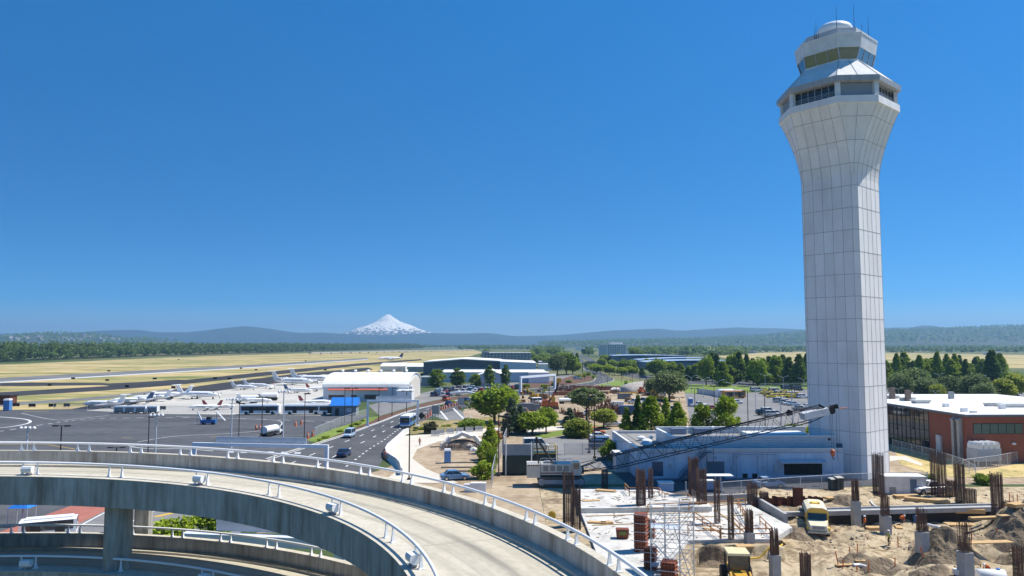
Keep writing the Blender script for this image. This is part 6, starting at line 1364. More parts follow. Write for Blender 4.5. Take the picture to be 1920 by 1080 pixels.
# ------------------------------------------------------------------ tank, crane and machines
o=thing('settling_tank','dark green steel tank with a grey upper screen, yellow railings and ladder','tank',at(942,891)); G_=mat('dark_green_steel',(.018,.045,.04),(.012,.03,.028),scale=.6,rough=.45)
MB().bx(0,4.6,0,3,.15,3.1).build('tank',G_,o); MB().bx(4.61,8.7,1.2,4.2,.15,3.3).build('tank',G_,o); MB().bx(0,5.0,.1,.25,3.11,4.9).build('screen',mat('grey_screen',(.3,.32,.34),(.24,.26,.28),scale=.8,rough=.6),o)
for x in(.55,4.65): MB().tube((x,-.25,0),(x,-.2,5.3),.09,8).build('mast',white_clean,o)
q=MB()
for z in(3.9,4.5): q.bar((5,1.25,z),(8.7,1.25,z),.07); q.bar((8.7,1.25,z),(8.7,4.2,z),.07); q.bar((5,4.2,z),(8.7,4.2,z),.07)
for x,y in((5.2,1.25),(6.4,1.25),(7.5,1.25),(8.7,1.25),(8.7,2.7),(8.7,4.2),(6.5,4.2)): q.bar((x,y,3.3),(x,y,4.55),.07)
q.bx(4.7,8.75,1.15,1.2,3.2,3.38); q.build('guard_rail',yellow,o)
q=MB()
for s_ in(0,.6): q.bar((8.95,1.3+s_,0),(8.95,1.3+s_,4.5),.07)
for k in range(11): q.bar((8.95,1.3,.3+k*.35),(8.95,1.9,.3+k*.35),.05)
q.build('ladder',yellow,o); MB().bx(9.4,10.8,1,2,0,1.2).build('control_box',G_,o); MB().bx(11.5,13.2,1.2,2.2,0,1.0).build('pump_box',G_,o)
# crawler crane
cp=at(1052,914); cr=thing('crawler_crane','white crawler crane with a long black lattice boom reaching to the tower','crane',cp); cr.location.z=.05
cw_=mat('crane_cream',(.6,.57,.5),(.5,.47,.41),scale=.7,rough=.5); trk=mat('crawler_track',(.12,.105,.09),(.06,.05,.045),scale=5,rough=.9)
for y in(-.4,2.6):
    f=MB().loft([[(x,y+dy,z) for x,z in((-3.45,.7),(-3.1,.1),(3.1,.1),(3.45,.7),(3.35,1.2),(2.9,1.5),(-2.9,1.5),(-3.35,1.2))] for dy in(0,.85)]).build('crawler_track',trk,cr)
    MB().bx(-2.6,2.6,y-.03,y+.88,.5,1.1).build('track_frame',grey,f)
    for x in(-2.9,2.9): MB().tube((x,y-.05,.8),(x,y+.9,.8),.5,12).build('sprocket',grey,f)
MB().bx(-1.5,1.5,.4,2.6,.5,1.75).build('carbody',dark,cr)
MB().bx(-3.0,1.6,.0,3.0,1.75,3.3).build('engine_house',cw_,cr); MB().bx(-5.0,-3.05,-.1,3.1,1.35,3.3).build('counterweight',cw_,cr)
q=MB(); 
for k in range(5): q.add([(-4.9+k*.36,-.115,3.05),(-4.7+k*.36,-.115,3.05),(-4.58+k*.36,-.115,3.28),(-4.78+k*.36,-.115,3.28)],[(0,1,2,3)])
q.build('warning_stripe',rust,cr); MB().bx(-3.02,1.62,-.015,.0,1.95,2.1).build('red_stripe',formm,cr)
MB().loft([[(1.65,-.3,1.75),(2.9,-.3,1.75),(3.1,-.3,2.5),(2.7,-.3,3.7),(1.65,-.3,3.7)],[(1.65,.9,1.75),(2.9,.9,1.75),(3.1,.9,2.5),(2.7,.9,3.7),(1.65,.9,3.7)]]).build('cab',cw_,cr); MB().bx(1.8,2.65,-.33,-.29,2.6,3.5).build('cab_window',glass,cr)
q=MB()
for z in(3.75,4.15): q.bar((-3,0.05,z),(1.5,.05,z),.05)
for k in range(6): q.bar((-3+.9*k,.05,3.3),(-3+.9*k,.05,4.15),.05)
q.build('walkway_rail',lgrey,cr)
q=MB()
for x in(-2.6,-1.6,-.6,.4): q.bx(x,x+.75,-.02,-.004,2.3,3.1)
q.build('louvre_door',mat('crane_louvre',(.33,.31,.27),(.22,.2,.17),scale=4,stretch=(1,1,9),rough=.6),cr)
MB().lathe([(.12,3.3),(.12,3.9),(.15,3.95)],(-2.2,2.2,0),8).build('exhaust_pipe',dark,cr); MB().bx(-2.4,-.6,.9,2.3,3.3,3.55).build('roof_grille',grey,cr)
MB().bx(-3.02,1.62,-.02,3.02,1.6,1.76).build('deck_edge',dark,cr)
mt=atY(1005,821,cp.y+1.2)-cp; q=MB()
for y in(.5,2.4):
    q.bar((-.9,y,3.0),(mt.x,1.45,mt.z),.2,.28); q.bar((mt.x+.4,y,3.0),(mt.x,1.45,mt.z),.16,.2)
q.build('gantry_mast',dark,cr)
foot=Vector((2.4,1.45,2.2)); tip=atY(1548,771,cp.y+1.45)-cp; ax=(tip-foot).normalized(); Lb=(tip-foot).length; sd_=Vector((0,1,0)); up_=ax.cross(sd_).normalized()*-1
if up_.z<0: up_=-up_
bo=MB()
def bw(s): 
    t=s/Lb; return .25+.7*min(1,t/.16)*min(1,max(0,(1-t)/.09)+.25)
N=38
def corner(s,a,b): return foot+ax*s+up_*(bw(s)*a)+sd_*(bw(s)*b)
for i in range(N):
    s0,s1=Lb*i/N,Lb*(i+1)/N
    for a,b in((-1,-1),(-1,1),(1,-1),(1,1)): bo.tube(corner(s0,a,b),corner(s1,a,b),.07,6)
    for b in(-1,1):
        bo.tube(corner(s0,-1 if i%2 else 1,b),corner(s1,1 if i%2 else -1,b),.028,4)
    for a in(-1,1): bo.tube(corner(s0,a,-1 if i%2 else 1),corner(s1,a,1 if i%2 else -1),.028,4)
bo.build('lattice_boom',mat('boom_black',(.022,.026,.033),(.015,.018,.022),rough=.5),cr)
q=MB(); p=foot+ax*(Lb*.955); q.obox(p,ax*1.9,sd_*1.0,up_*.5); q.build('boom_sign_panel',mat('boom_white_panel',(.68,.7,.72),rough=.5),cr)
q=MB(); q.obox(tip+ax*.3,ax*.9,sd_*.5,up_*.45); q.lathe([(.2,-.25),(.55,-.2),(.55,.2),(.2,.25)],tuple(tip+ax*.9+Vector((0,0,-.15))),14,'y'); q.bar(tip+up_*.4,tip+ax*-.8+up_*1.1,.3); q.obox(tip+ax*1.4+up_*.3,ax*.5,sd_*.3,up_*.3); q.build('boom_head',black,cr)
q=MB(); q.lathe([(.1,-.15),(.3,-.12),(.3,.12),(.1,.15)],tuple(foot+ax*(Lb*.86)+up_*1.15),12,'y'); q.obox(foot+ax*(Lb*.86)+up_*.9,ax*.4,sd_*.25,up_*.3); q.build('mid_sheave',black,cr)
q=MB(); q.tube((mt.x,1.45,mt.z),foot+ax*(Lb*.3)+up_*1.5,.02,4); q.tube(foot+ax*(Lb*.02)+up_*.9,tip-ax*1+up_*1.1,.05,5); q.tube(foot+ax*4+up_*.9,tip-ax*.8+up_*1.0,.03,4); q.build('pendant_cable',dark,cr)
hp_=tip+ax*.9; zk=atY(1555,850,cp.y+1.45).z
q=MB(); 
for dx in(-.12,.14): q.tube(hp_+Vector((dx,0,-.4)),Vector((hp_.x+dx,hp_.y,zk+.3)),.02,4)
q.tube(hp_+Vector((.7,0,-.4)),Vector((hp_.x+.7,hp_.y,zk-1.2)),.025,4); q.build('hoist_cable',dark,cr)
q=MB(); q.lathe([(.05,.9),(.32,.7),(.36,.3),(.22,-.1),(.08,-.25)],(hp_.x,hp_.y,zk-.3),12); q.build('hook_block',paint('hookred',(.5,.12,.04),.5),cr)
q=MB(); q.path([(hp_.x+.0,hp_.y,zk-.5),(hp_.x+.0,hp_.y,zk-.8),(hp_.x+.22,hp_.y,zk-1.0),(hp_.x+.3,hp_.y,zk-.75)],.06,6); q.build('hook',dark,cr)
MB().lathe([(.05,.35),(.2,.25),(.2,0),(.05,-.1)],(hp_.x-.45,hp_.y,zk+1.9),10).build('overhaul_ball',black,cr)
MB().tube(tip+ax*1.9+Vector((.2,0,-.05)),tip+ax*1.9+Vector((1.6,0,.05)),.08,5,r2=.02).build('wind_flag',orange,cr)
# ------------------------------------------------------------------ the building site: slabs, walls, rebar, formwork
def slab(label,px,z,th,m=slabm,name='concrete_slab'):
    pts=[tuple(at(a,b,z))[:2] for a,b in px]; o=MB().prism(pts,z-th,z).build(name,m); return tag(o,label,'slab')
slab('large pale concrete slab at the near side of the site',[(1088,957),(1400,943),(1485,988),(1449,1011),(1290,1013),(1268,1040),(1238,1092),(1140,1092)],.35,.55)
slab('raised pale concrete slab beside the crane tracks',[(1082,917),(1225,917),(1322,938),(1335,950),(1090,953)],.95,1.3)
slab('narrow pale concrete strip at the right end of the big slab',[(1412,968),(1478,982),(1486,990),(1440,997)],.36,.5)
for px0,px1,h,l in [((1414,944),(1474,981),1.1,'grey concrete wall stepping down at the right of the big slab'),((1290,943),(1412,938),.9,'low grey concrete wall behind the big slab')]:
    a=at(*px0);b=at(*px1); o=MB().bar(a+Vector((0,0,h/2-.4)),b+Vector((0,0,h/2-.4)),.4,h+.8).build('concrete_wall',concN); tag(o,l,'wall')
o=thing('retaining_wall','long dark retaining wall with a grey capping beam across the site','wall',WA); d=WB-WA
MB().bar(Vector((-.5,.15,-.8)),d+Vector((0,.15,-.8)),.3,1.5).build('sheeting',mat('dark_sheeting',(.03,.026,.024),(.018,.016,.015),scale=1.5,rough=.9),o)
MB().bar(Vector((-.7,.05,.12)),d+Vector((.3,.05,.12)),.9,.55).build('capping_beam',concN,o); MB().bar(Vector((-.7,.7,.35)),d+Vector((.3,.7,.35)),.25,.5).build('upstand',concN,o)
MB().bar(at(1370,1019,-1.5)+Vector((0,0,.6)),at(1450,1016,-1.5)+Vector((0,0,.6)),.15,1.1)
# sheet piles
o=thing('sheet_pile_wall','rusty zigzag sheet pile wall behind the yellow truck','wall',at(1424,950)); e=at(1542,949)-at(1424,950); n=14; q=MB(); L=e.length; dr=e.normalized(); nr=Vector((-dr.y,dr.x,0))
for k in range(n):
    a=dr*(L*k/n)+nr*(.25 if k%2 else -.25); b=dr*(L*(k+.75)/n)+nr*(.25 if k%2 else -.25); c=dr*(L*(k+1)/n)+nr*(-.25 if k%2 else .25); hgt=1.25+.12*math.sin(k*2.3)
    q.bar(a+Vector((0,0,hgt/2)),b+Vector((0,0,hgt/2)),.06,hgt); q.bar(b+Vector((0,0,hgt/2-.03)),c+Vector((0,0,hgt/2-.03)),.06,hgt-.06)
q.build('sheet_pile',rust,o); MB().bx(4.2,5.5,-.5,-.35,0,2.5).build('tall_pile',rust,o)
# rebar columns
def rebar(px,by,ty,wpx,label,z=0.,conc=None,top=None):
    """cage of vertical bars with ties; conc = pixel row where the concrete foot ends"""
    p=at(px,by,z); w=wpx/F*p.y; o=thing('rebar_column',label,'rebar column',p,R(random.uniform(3,14)),'rebar columns on the building site'); zt=atY(px,ty,p.y).z-z; z0=0
    if conc:
        z0=atY(px,conc,p.y).z-z; MB().bx(-w/2,w/2,-w/2,w/2,-.6,z0).build('concrete_stub',concN,o); w*=.8
    q=MB(); n=6 if wpx>=12 else 3; hw=w/2-.04; r=.036
    for i in range(n):
        for j in range(n):
            if 0<i<n-1 and 0<j<n-1: continue
            x,y=-hw+2*hw*i/(n-1),-hw+2*hw*j/(n-1); q.tube((x,y,z0-.05),(x+random.uniform(-.05,.05),y+random.uniform(-.05,.05),zt-random.uniform(0,.35)),r,4)
    zz=z0+.15
    while zz<z0+(zt-z0)*(.5 if conc else .93):
        for a,b in(((-hw,-hw),(hw,-hw)),((hw,-hw),(hw,hw)),((hw,hw),(-hw,hw)),((-hw,hw),(-hw,-hw))): q.bar((a[0]*1.04,a[1]*1.04,zz),(b[0]*1.04,b[1]*1.04,zz),.045)
        zz+=.11 if conc is None else .15
    q.build('rebar_cage',rebarm,o); return o
SL=.35
for a in [(1066,982,882,18,'tallest dark rebar cage beside the ramp rail',SL),(1080,992,912,16,'broken rebar cage right of the tallest one by the ramp rail',SL),(1134,917,880,10,'thin rebar cage behind the raised slab by the crane'),(1202,956,877,15,'rebar cage on the slab left of the thin red one',SL),(1220,934,875,8,'thin reddish rebar cage before the blue building',.95),(1301,936,855,15,'left of the two tall rebar cages before the roller door',SL),(1316,953,876,15,'right of the two tall rebar cages before the roller door',SL),(1345,981,897,9,'slim rebar cage on the slab below the white canopy',SL),(1371,1011,925,9,'slim rebar cage at the front edge of the big slab',SL),(1411,950,903,14,'wide rebar cage with a white cap board left of the sheet piles'),(1433,950,920,13,'short rebar cage standing in front of the sheet piles'),
  (1511,1092,1034,15,'bundle of tall loose bars at the bottom edge',PIT),(1648,933,848,15,'tall dark rebar cage in front of the white site cabin'),(1761,932,842,19,'wide rebar cage in front of the white pickup'),(1783,931,898,13,'short rebar cage right of the pickup'),(1801,944,866,13,'reddish tall rebar cage right of the pickup'),(1821,946,914,13,'short reddish rebar cage near the fence end'),(1871,967,884,15,'tall reddish rebar cage by the retaining wall end'),(1891,971,938,15,'short rebar cage with stakes right of the tall reddish one'),(1914,1100,1020,17,'rebar cage at the bottom right edge',-.4)]:
    rebar(*a[:5],z=a[5] if len(a)>5 else 0.)
for px,by,conc,ty,wpx,l in [(1406,1050,998,952,15,'grey column stub with rebar beside the wheel loader'),(1454,1100,1040,988,16,'grey column stub with rebar beside the yellow hose'),(1606,995,939,897,13,'grey column stub with rebar right of the yellow truck'),(1661,1002,967,925,15,'grey column stub with rebar behind the yellow vested worker'),(1730,1042,997,950,17,'grey column stub with rebar between the earth heaps'),(1812,1100,1035,976,20,'largest grey column stub with rebar at the lower right')]:
    rebar(px,by,ty,wpx,l,PIT,conc)
# formwork panels
def formwork(px,by,ty,wpx,label):
    p=at(px,by,SL if px<1205 else -.9); w=wpx/F*p.y; h=atY(px,ty,p.y).z-p.z; o=thing('formwork_panel',label,'formwork',p,R(-22),'column formwork'); MB().bx(-w/2,w/2,-w/2,w/2,0,h).build('steel_face',formm,o); q=MB(); k=.25
    while k<h: q.bx(-w/2-.02,w/2+.1,-w/2-.09,-w/2-.005,k,k+.07); q.bx(w/2+.005,w/2+.09,-w/2,w/2+.1,k,k+.07); k+=.36
    kk=-w/2+.1
    while kk<w/2: q.bx(kk,kk+.06,-w/2-.06,-w/2-.004,0,h); kk+=.28
    q.build('waler',mat('formwork_waler',(.3,.1,.05),(.2,.07,.04),rough=.8),o); q=MB(); k=.32
    while k<h: q.bar((-w/2-.3,-w/2-.17,k),(w/2+.25,-w/2-.17,k),.05); k+=.84
    q.build('tie_rod',lgrey,o)
formwork(1202,1033,962,21,'tallest rust red column formwork beside the scaffold'); formwork(1221,1030,974,13,'narrower rust red column formwork right of the tallest'); formwork(1220,1092,1026,20,'rust red column formwork at the bottom edge left of the scaffold'); formwork(1255,1110,1052,26,'low rust red formwork under the scaffold')
# scaffold tower
sp=at(1262,1098,-.9); o=thing('scaffold_tower','silver scaffold tower with crossing braces beside the red formwork','scaffold',sp,R(-14)); al=mat('scaffold_steel',(.6,.63,.66),(.48,.5,.53),scale=2,rough=.35,metal=.3)
X0=[-1.9,-.65,.65,1.9]; Y0=[-1.0,1.0]; Z0=[0,1.7,3.4,5.1,6.8]
for x in X0:
    for y in Y0: MB().tube((x,y,0),(x,y,7.6 if (x*y)>0 else 7.0),.045,6).build('standard',al,o)
for z in Z0:
    q=MB()
    for y in Y0: q.tube((-2,y,z+.15),(2,y,z+.15),.032,5); q.tube((-2,y,z+.95),(2,y,z+.95),.028,5)
    for x in X0: q.tube((x,-1.1,z+.15),(x,1.1,z+.15),.032,5)
    q.build('ledger_ring',al,o)
for k in range(4):
    for y in Y0:
        q=MB()
        for x0,x1 in zip(X0[:-1],X0[1:]): q.tube((x0,y,Z0[k]+.2),(x1,y,Z0[k+1]),.025,5); q.tube((x1,y,Z0[k]+.2),(x0,y,Z0[k+1]),.025,5)
        q.build('cross_brace',al,o)
for z in(1.9,5.2): MB().bx(-1.9,.6,-.9,.9,z,z+.06).build('platform',lgrey,o)
q=MB(); q.tube((1.9,-1.3,.2),(.2,-1.5,5.6),.05,6); q.tube((2.3,-1.4,.2),(-1.6,-1.3,4),.05,6); q.build('raking_strut',al,o)
# red skip, guard rails, lumber, loose things
o=thing('skip_bin','red brown steel bin with green lettering panel on the slab','skip',at(1167,1009,SL),R(-4)); MB().loft([[(-.6,-.45,.1),(.6,-.45,.1),(.6,.45,.1),(-.6,.45,.1)],[(-.68,-.5,1.0),(.68,-.5,1.0),(.68,.5,1.0),(-.68,.5,1.0)]]).build('bin',formm,o); MB().bx(-.4,.4,-.52,-.485,.45,.8).build('green_patch',mat('dull_green',(.16,.2,.04),rough=.7),o); MB().bx(-.5,.5,-.4,.4,0,.1).build('skid',dark,o)
def guard(label,px,z=SL,h=1.05,m=railw):
    P=[at(a,b,z) for a,b in px]; o=thing('guard_rail',label,'guard rail',P[0],0,'timber guard rails on the slabs'); q=MB()
    for a,b in zip(P[:-1],P[1:]):
        a=a-P[0];b=b-P[0]
        for zz in(.55,h): q.bar(a+Vector((0,0,zz)),b+Vector((0,0,zz)),.07,.1)
        n=max(1,int((b-a).length/2.0))
        for k in range(n+1): MB().bar(a.lerp(b,k/n),a.lerp(b,k/n)+Vector((0,0,h+.05)),.09).build('post',m,o)
    q.build('rail',m,o)
for px,z,l in [([(1172,921),(1180,930),(1236,930)],.95,'orange timber guard rail at the back of the raised slab'),([(1236,930),(1247,942),(1290,942),(1300,950)],SL,'orange timber guard rail before the pale blue box'),([(1215,962),(1310,957)],SL,'orange timber guard rail across the middle of the slab'),([(1292,960),(1345,957),(1398,950)],SL,'thin guard rail at the back right of the slab'),([(1302,977),(1350,1010)],SL,'guard rail running down the edge of the slab opening'),([(1384,953),(1403,986)],SL,'yellow timber guard rail sloping beside the low concrete wall'),([(1376,988),(1400,1012)],SL,'short guard rail right of the slim rebar cage'),([(1352,1011),(1448,1010)],SL,'orange guard rail along the front edge of the slab'),([(1290,1004),(1352,1005)],SL,'guard rail behind the wheel loader'),([(1425,985),(1448,1008)],SL,'guard rail at the right corner of the slab')]: guard(l,px,z)
def stack(px,py,L,yaw,label,n=3,lay=3,m=timber,w=.25,z=None,name='timber_stack',cat='timber stack'):
    p=on(px,py) if z is None else at(px,py,z); o=MB()
    for j in range(lay):
        for i in range(n): o.bx(-L/2+random.uniform(-.1,.1),L/2+random.uniform(-.1,.1),(i-n/2)*w,(i-n/2)*w+w*.94,j*.1+.02,j*.1+.115)
    o=o.build(name,m,None,p+Vector((0,0,-.03)),rz=R(yaw)); return tag(o,label,cat,'timber on the site')
for a in [(1738,941,5.2,-28,'long timber boards in front of the pickup',4,4),(1862,974,6.0,8,'longest timber stack by the dirt road',3,3),(1814,965,3.6,-4,'square stack of plywood sheets on timbers',6,5),(1800,985,3.4,-5,'flat pale plywood sheet on the dirt',6,2),(1643,994,2.4,3,'short timber stack beside the grey column stub',4,4),(1910,950,2.6,20,'jumbled pale timber at the right edge',5,4),(1895,968,3.0,10,'thin timbers at the right edge by the rebar',3,1),(1563,935,2.6,18,'pale plywood sheet propped behind the yellow truck',5,2),(1495,965,4.4,-6,'long pale board lying before the retaining wall',2,1),(1622,1052,2.2,-8,'plywood sheet lying by the orange stakes',5,1),(1590,1060,2.4,5,'thin pale board in the stake pit',2,1),(1700,932,3.4,4,'dark timber pile before the site cabin',5,3),(1685,990,1.6,70,'leaning boards behind the yellow vested worker',3,2),(1396,1028,1.8,5,'pale board under the slab edge',4,2)]: stack(*a)
for a in [(1135,921,2.6,-20,'yellow timbers scattered on the raised slab',4,2),(1108,939,2.4,10,'thin yellow boards on the raised slab',3,1),(1120,981,2.2,-12,'small timber heap on the slab near the ramp',3,2),(1137,981,1.4,3,'rusty bar bundle on the slab',3,2),(1330,992,1.6,-30,'yellow board on the slab by the opening',2,1)]: stack(*a[:6],lay=a[6],z=.96 if a[1]<950 else SL+.01)
def stake(px,py,h,tilt):
    p=on(px,py); o=MB().bar((0,0,-.2),(tilt,0,h),.08).build('marker_stake',orange,None,p); tag(o,'orange marker stake standing in the dirt of the site','stake','orange marker stakes')
for px,py,h,t in [(1573,1064,1.5,-.3),(1580,1068,.9,.1),(1594,1045,1.0,-.05),(1608,1037,1.0,0),(1629,1073,1.1,0),(1684,1027,1.2,0),(1678,1070,1.2,.05),(1822,1014,1.0,0),(1870,1009,1.0,0),(1735,1052,1.4,-.5),(1607,1073,.6,0),(1893,940,1.2,0),(1900,942,1.0,0),(1908,944,1.2,0)]: stake(px,py,h,t)
def hose(px,label,r,m,z=0.06,nm='hose'):
    P_=[on(a,b)+Vector((0,0,z)) for a,b in px]; Q=[]
    for i in range(len(P_)-1):
        p0=P_[max(i-1,0)];p1=P_[i];p2=P_[i+1];p3=P_[min(i+2,len(P_)-1)]
        for k in range(6):
            t=k/6; Q.append(.5*((2*p1)+(p2-p0)*t+(2*p0-5*p1+4*p2-p3)*t*t+(3*p1-p0-3*p2+p3)*t**3))
    Q.append(P_[-1]); tag(MB().path(Q,r,6).build(nm,m,smooth=True),label,nm.split('_')[-1])
hose([(1403,1050),(1425,1050),(1442,1042),(1460,1030),(1467,1021),(1460,1018)],'yellow hose curling past the grey column stub',.09,yellow)
hose([(1500,958),(1515,957),(1530,960),(1545,968)],'white pipe curving behind the yellow truck',.12,white,.1,'plastic_pipe'); hose([(1632,942),(1640,950),(1655,955)],'white pipe lying before the retaining wall',.12,white,.1,'plastic_pipe')
hose([(1740,986),(1752,990),(1765,992)],'white bags and pipe on the dirt road edge',.2,white,.12,'plastic_pipe'); hose([(1600,1062),(1612,1064),(1625,1066)],'white pipe in the stake pit',.16,white,.1,'plastic_pipe')
o=thing('oil_drum','blue drum standing by the retaining wall','drum',on(1716,980)); MB().lathe([(.3,0),(.3,.9),(.27,.92)],n=14).build('body',paint('drumblue',(.05,.15,.35)),o); MB().lathe([(.31,.3),(.32,.32),(.31,.34)],n=14).build('rolling_ring',dark,o)
o=thing('site_tank','white rounded tank at the bottom edge, lower right','tank',on(1860,1098)+Vector((0,0,.1)),R(-6)); MB().loft([[(x,r*math.cos(t),.75+r*math.sin(t)) for t in np.arange(16)*2*PI/16] for x,r in((-1.3,.4),(-1.2,.62),(1.1,.62),(1.2,.4))]).build('shell',white_clean,o,smooth=True); MB().bx(-.9,.9,-.5,.5,-.1,.25).build('cradle',dark,o); MB().lathe([(.18,1.3),(.18,1.45),(.05,1.5)],(.6,0,0),10).build('filler_cap',paint('capblue',(.05,.2,.5)),o)
o=thing('water_cooler_box','white box with dark legs at the bottom edge by the largest stub','box',on(1798,1090)); MB().bx(-.4,.4,-.3,.3,.5,1.0).build('box',white,o); MB().bx(-.3,.3,-.25,.25,0,.5).build('stand',brownpole,o)
# yellow flat nosed truck
def truck_b():
    o=thing('site_truck','yellow truck with a rounded pale box roof facing the camera on the dirt','truck'); y_=mat('truck_cream_yellow',(.78,.52,.09),(.68,.43,.07),scale=.7,rough=.45); r_=mat('truck_pale_roof',(.78,.7,.5),(.68,.6,.4),scale=.7,rough=.5)
    MB().loft([[(x,-1.2,.7),(x,1.2,.7),(x,1.2,2.6),(x,1.05,2.95),(x,.6,3.15),(x,-.6,3.15),(x,-1.05,2.95),(x,-1.2,2.6)] for x in(-4.6,.9)]).build('box_body',y_,o)
    MB().loft([[(x,-1.24,2.55),(x,-1.07,2.98),(x,-.6,3.2),(x,.6,3.2),(x,1.07,2.98),(x,1.24,2.55),(x,1.2,2.5),(x,1.0,2.9),(x,.55,3.1),(x,-.55,3.1),(x,-1.0,2.9),(x,-1.2,2.5)] for x in(-4.7,1.05)]).build('roof',r_,o)
    MB().loft([[(1.0,-1.15,.75),(1.0,1.15,.75),(1.0,1.1,1.75),(1.0,-1.1,1.75)],[(2.0,-1.1,.75),(2.0,1.1,.75),(2.0,.95,1.6),(2.0,-.95,1.6)],[(2.75,-.95,.75),(2.75,.95,.75),(2.7,.85,1.35),(2.7,-.85,1.35)]]).build('hood',r_,o)
    MB().loft([[(.92,-1.0,1.75),(.92,1.0,1.75),(1.15,1.0,1.75),(1.15,-1.0,1.75)],[(.9,-1.0,2.5),(.9,1.0,2.5),(.96,1.0,2.5),(.96,-1.0,2.5)]]).build('windscreen',glass,o)
    MB().bx(2.74,2.79,-.6,.6,.95,1.3).build('grille',grey,o); MB().bx(2.6,2.95,-1.15,1.15,.45,.7).build('bumper',mat('pale_bumper',(.5,.46,.38),rough=.5),o)
    for s_ in(-1,1):
        MB().lathe([(.13,0),(.13,.06)],(2.74,s_*.78,1.1),10,'x').build('headlight',headl,o); MB().bx(1.3,1.36,s_*1.35-.08,s_*1.35+.08,1.5,2.0).build('mirror',dark,o)
        MB().bx(-4.0,-.3,s_*1.2-.01,s_*1.2+.025,1.7,2.3).build('side_window',glass,o); MB().loft([[(1.35,s_*.8,.75),(2.55,s_*.8,.75),(2.5,s_*.8,1.15),(1.4,s_*.8,1.15)],[(1.35,s_*1.2,.75),(2.55,s_*1.2,.75),(2.45,s_*1.2,1.05),(1.45,s_*1.2,1.05)]]).build('fender',y_,o)
        for x in(1.9,-3.2): MB().tube((x,s_*.85,.48),(x,s_*1.18,.48),.48,16).build('wheel',black,o)
        MB().bx(-1.9,-1.5,s_*.4-.1,s_*.4+.1,3.2,3.4).build('marker_lamp',yellow,o)
    MB().bx(-2.6,-1.4,-.5,.5,3.19,3.3).build('roof_hatch',y_,o); return o
o=truck_b(); p=on(1541,1004); o.location=p+Vector((0,1.4,.02)); o.rotation_euler.z=R(-107); o.scale=(.9,1.05,.95)
# wheel loader / backhoe
o=thing('backhoe_loader','yellow backhoe loader with an open canopy cab at the bottom edge','loader',on(1384,1098),R(-96)); o.scale=(1.2,1.25,1.15); yl=mat('machine_yellow',(.6,.36,.04),(.48,.27,.03),scale=.8,rough=.5)
MB().loft([[(-1.6,-.55,.6),(-1.6,.55,.6),(-1.6,.55,1.35),(-1.6,-.55,1.35)],[(1.9,-.45,.6),(1.9,.45,.6),(1.9,.42,1.25),(1.9,-.42,1.25)]]).build('body',yl,o)
MB().loft([[(-1.25,-.85,2.55),(.75,-.85,2.55),(.75,.85,2.55),(-1.25,.85,2.55)],[(-1.2,-.8,2.72),(.7,-.8,2.72),(.7,.8,2.72),(-1.2,.8,2.72)]]).build('canopy',mat('cream_canopy',(.74,.62,.36),(.66,.54,.3),rough=.5),o)
for x in(-1.1,.6):
    for y in(-.75,.75): MB().bar((x,y,1.2),(x,y,2.55),.1).build('canopy_post',dark,o)
MB().bx(-.5,.05,-.3,.3,1.3,1.75).build('seat',black,o); MB().bx(.55,.6,-.7,.7,1.35,2.5).build('windscreen',glass,o)
for y in(-.9,.9): MB().tube((-.9,y-.22,.68),(-.9,y+.22,.68),.68,16).build('wheel',black,o); MB().tube((1.4,y*.9-.17,.45),(1.4,y*.9+.17,.45),.45,14).build('wheel',black,o)
MB().extr([(2.6,.05),(3.3,.0),(3.35,.1),(2.85,.2),(2.75,.8),(2.6,.85)],-1.1,1.1).build('front_bucket',yl,o)
for y in(-.7,.7): MB().bar((.9,y,1.3),(2.7,y,.5),.14,.2).build('lift_arm',yl,o)
q=MB(); q.bar((-1.6,0,1.0),(-2.4,0,2.4),.2,.25); q.bar((-2.4,0,2.4),(-2.9,0,1.0),.16,.2); q.build('rear_boom',yl,o)
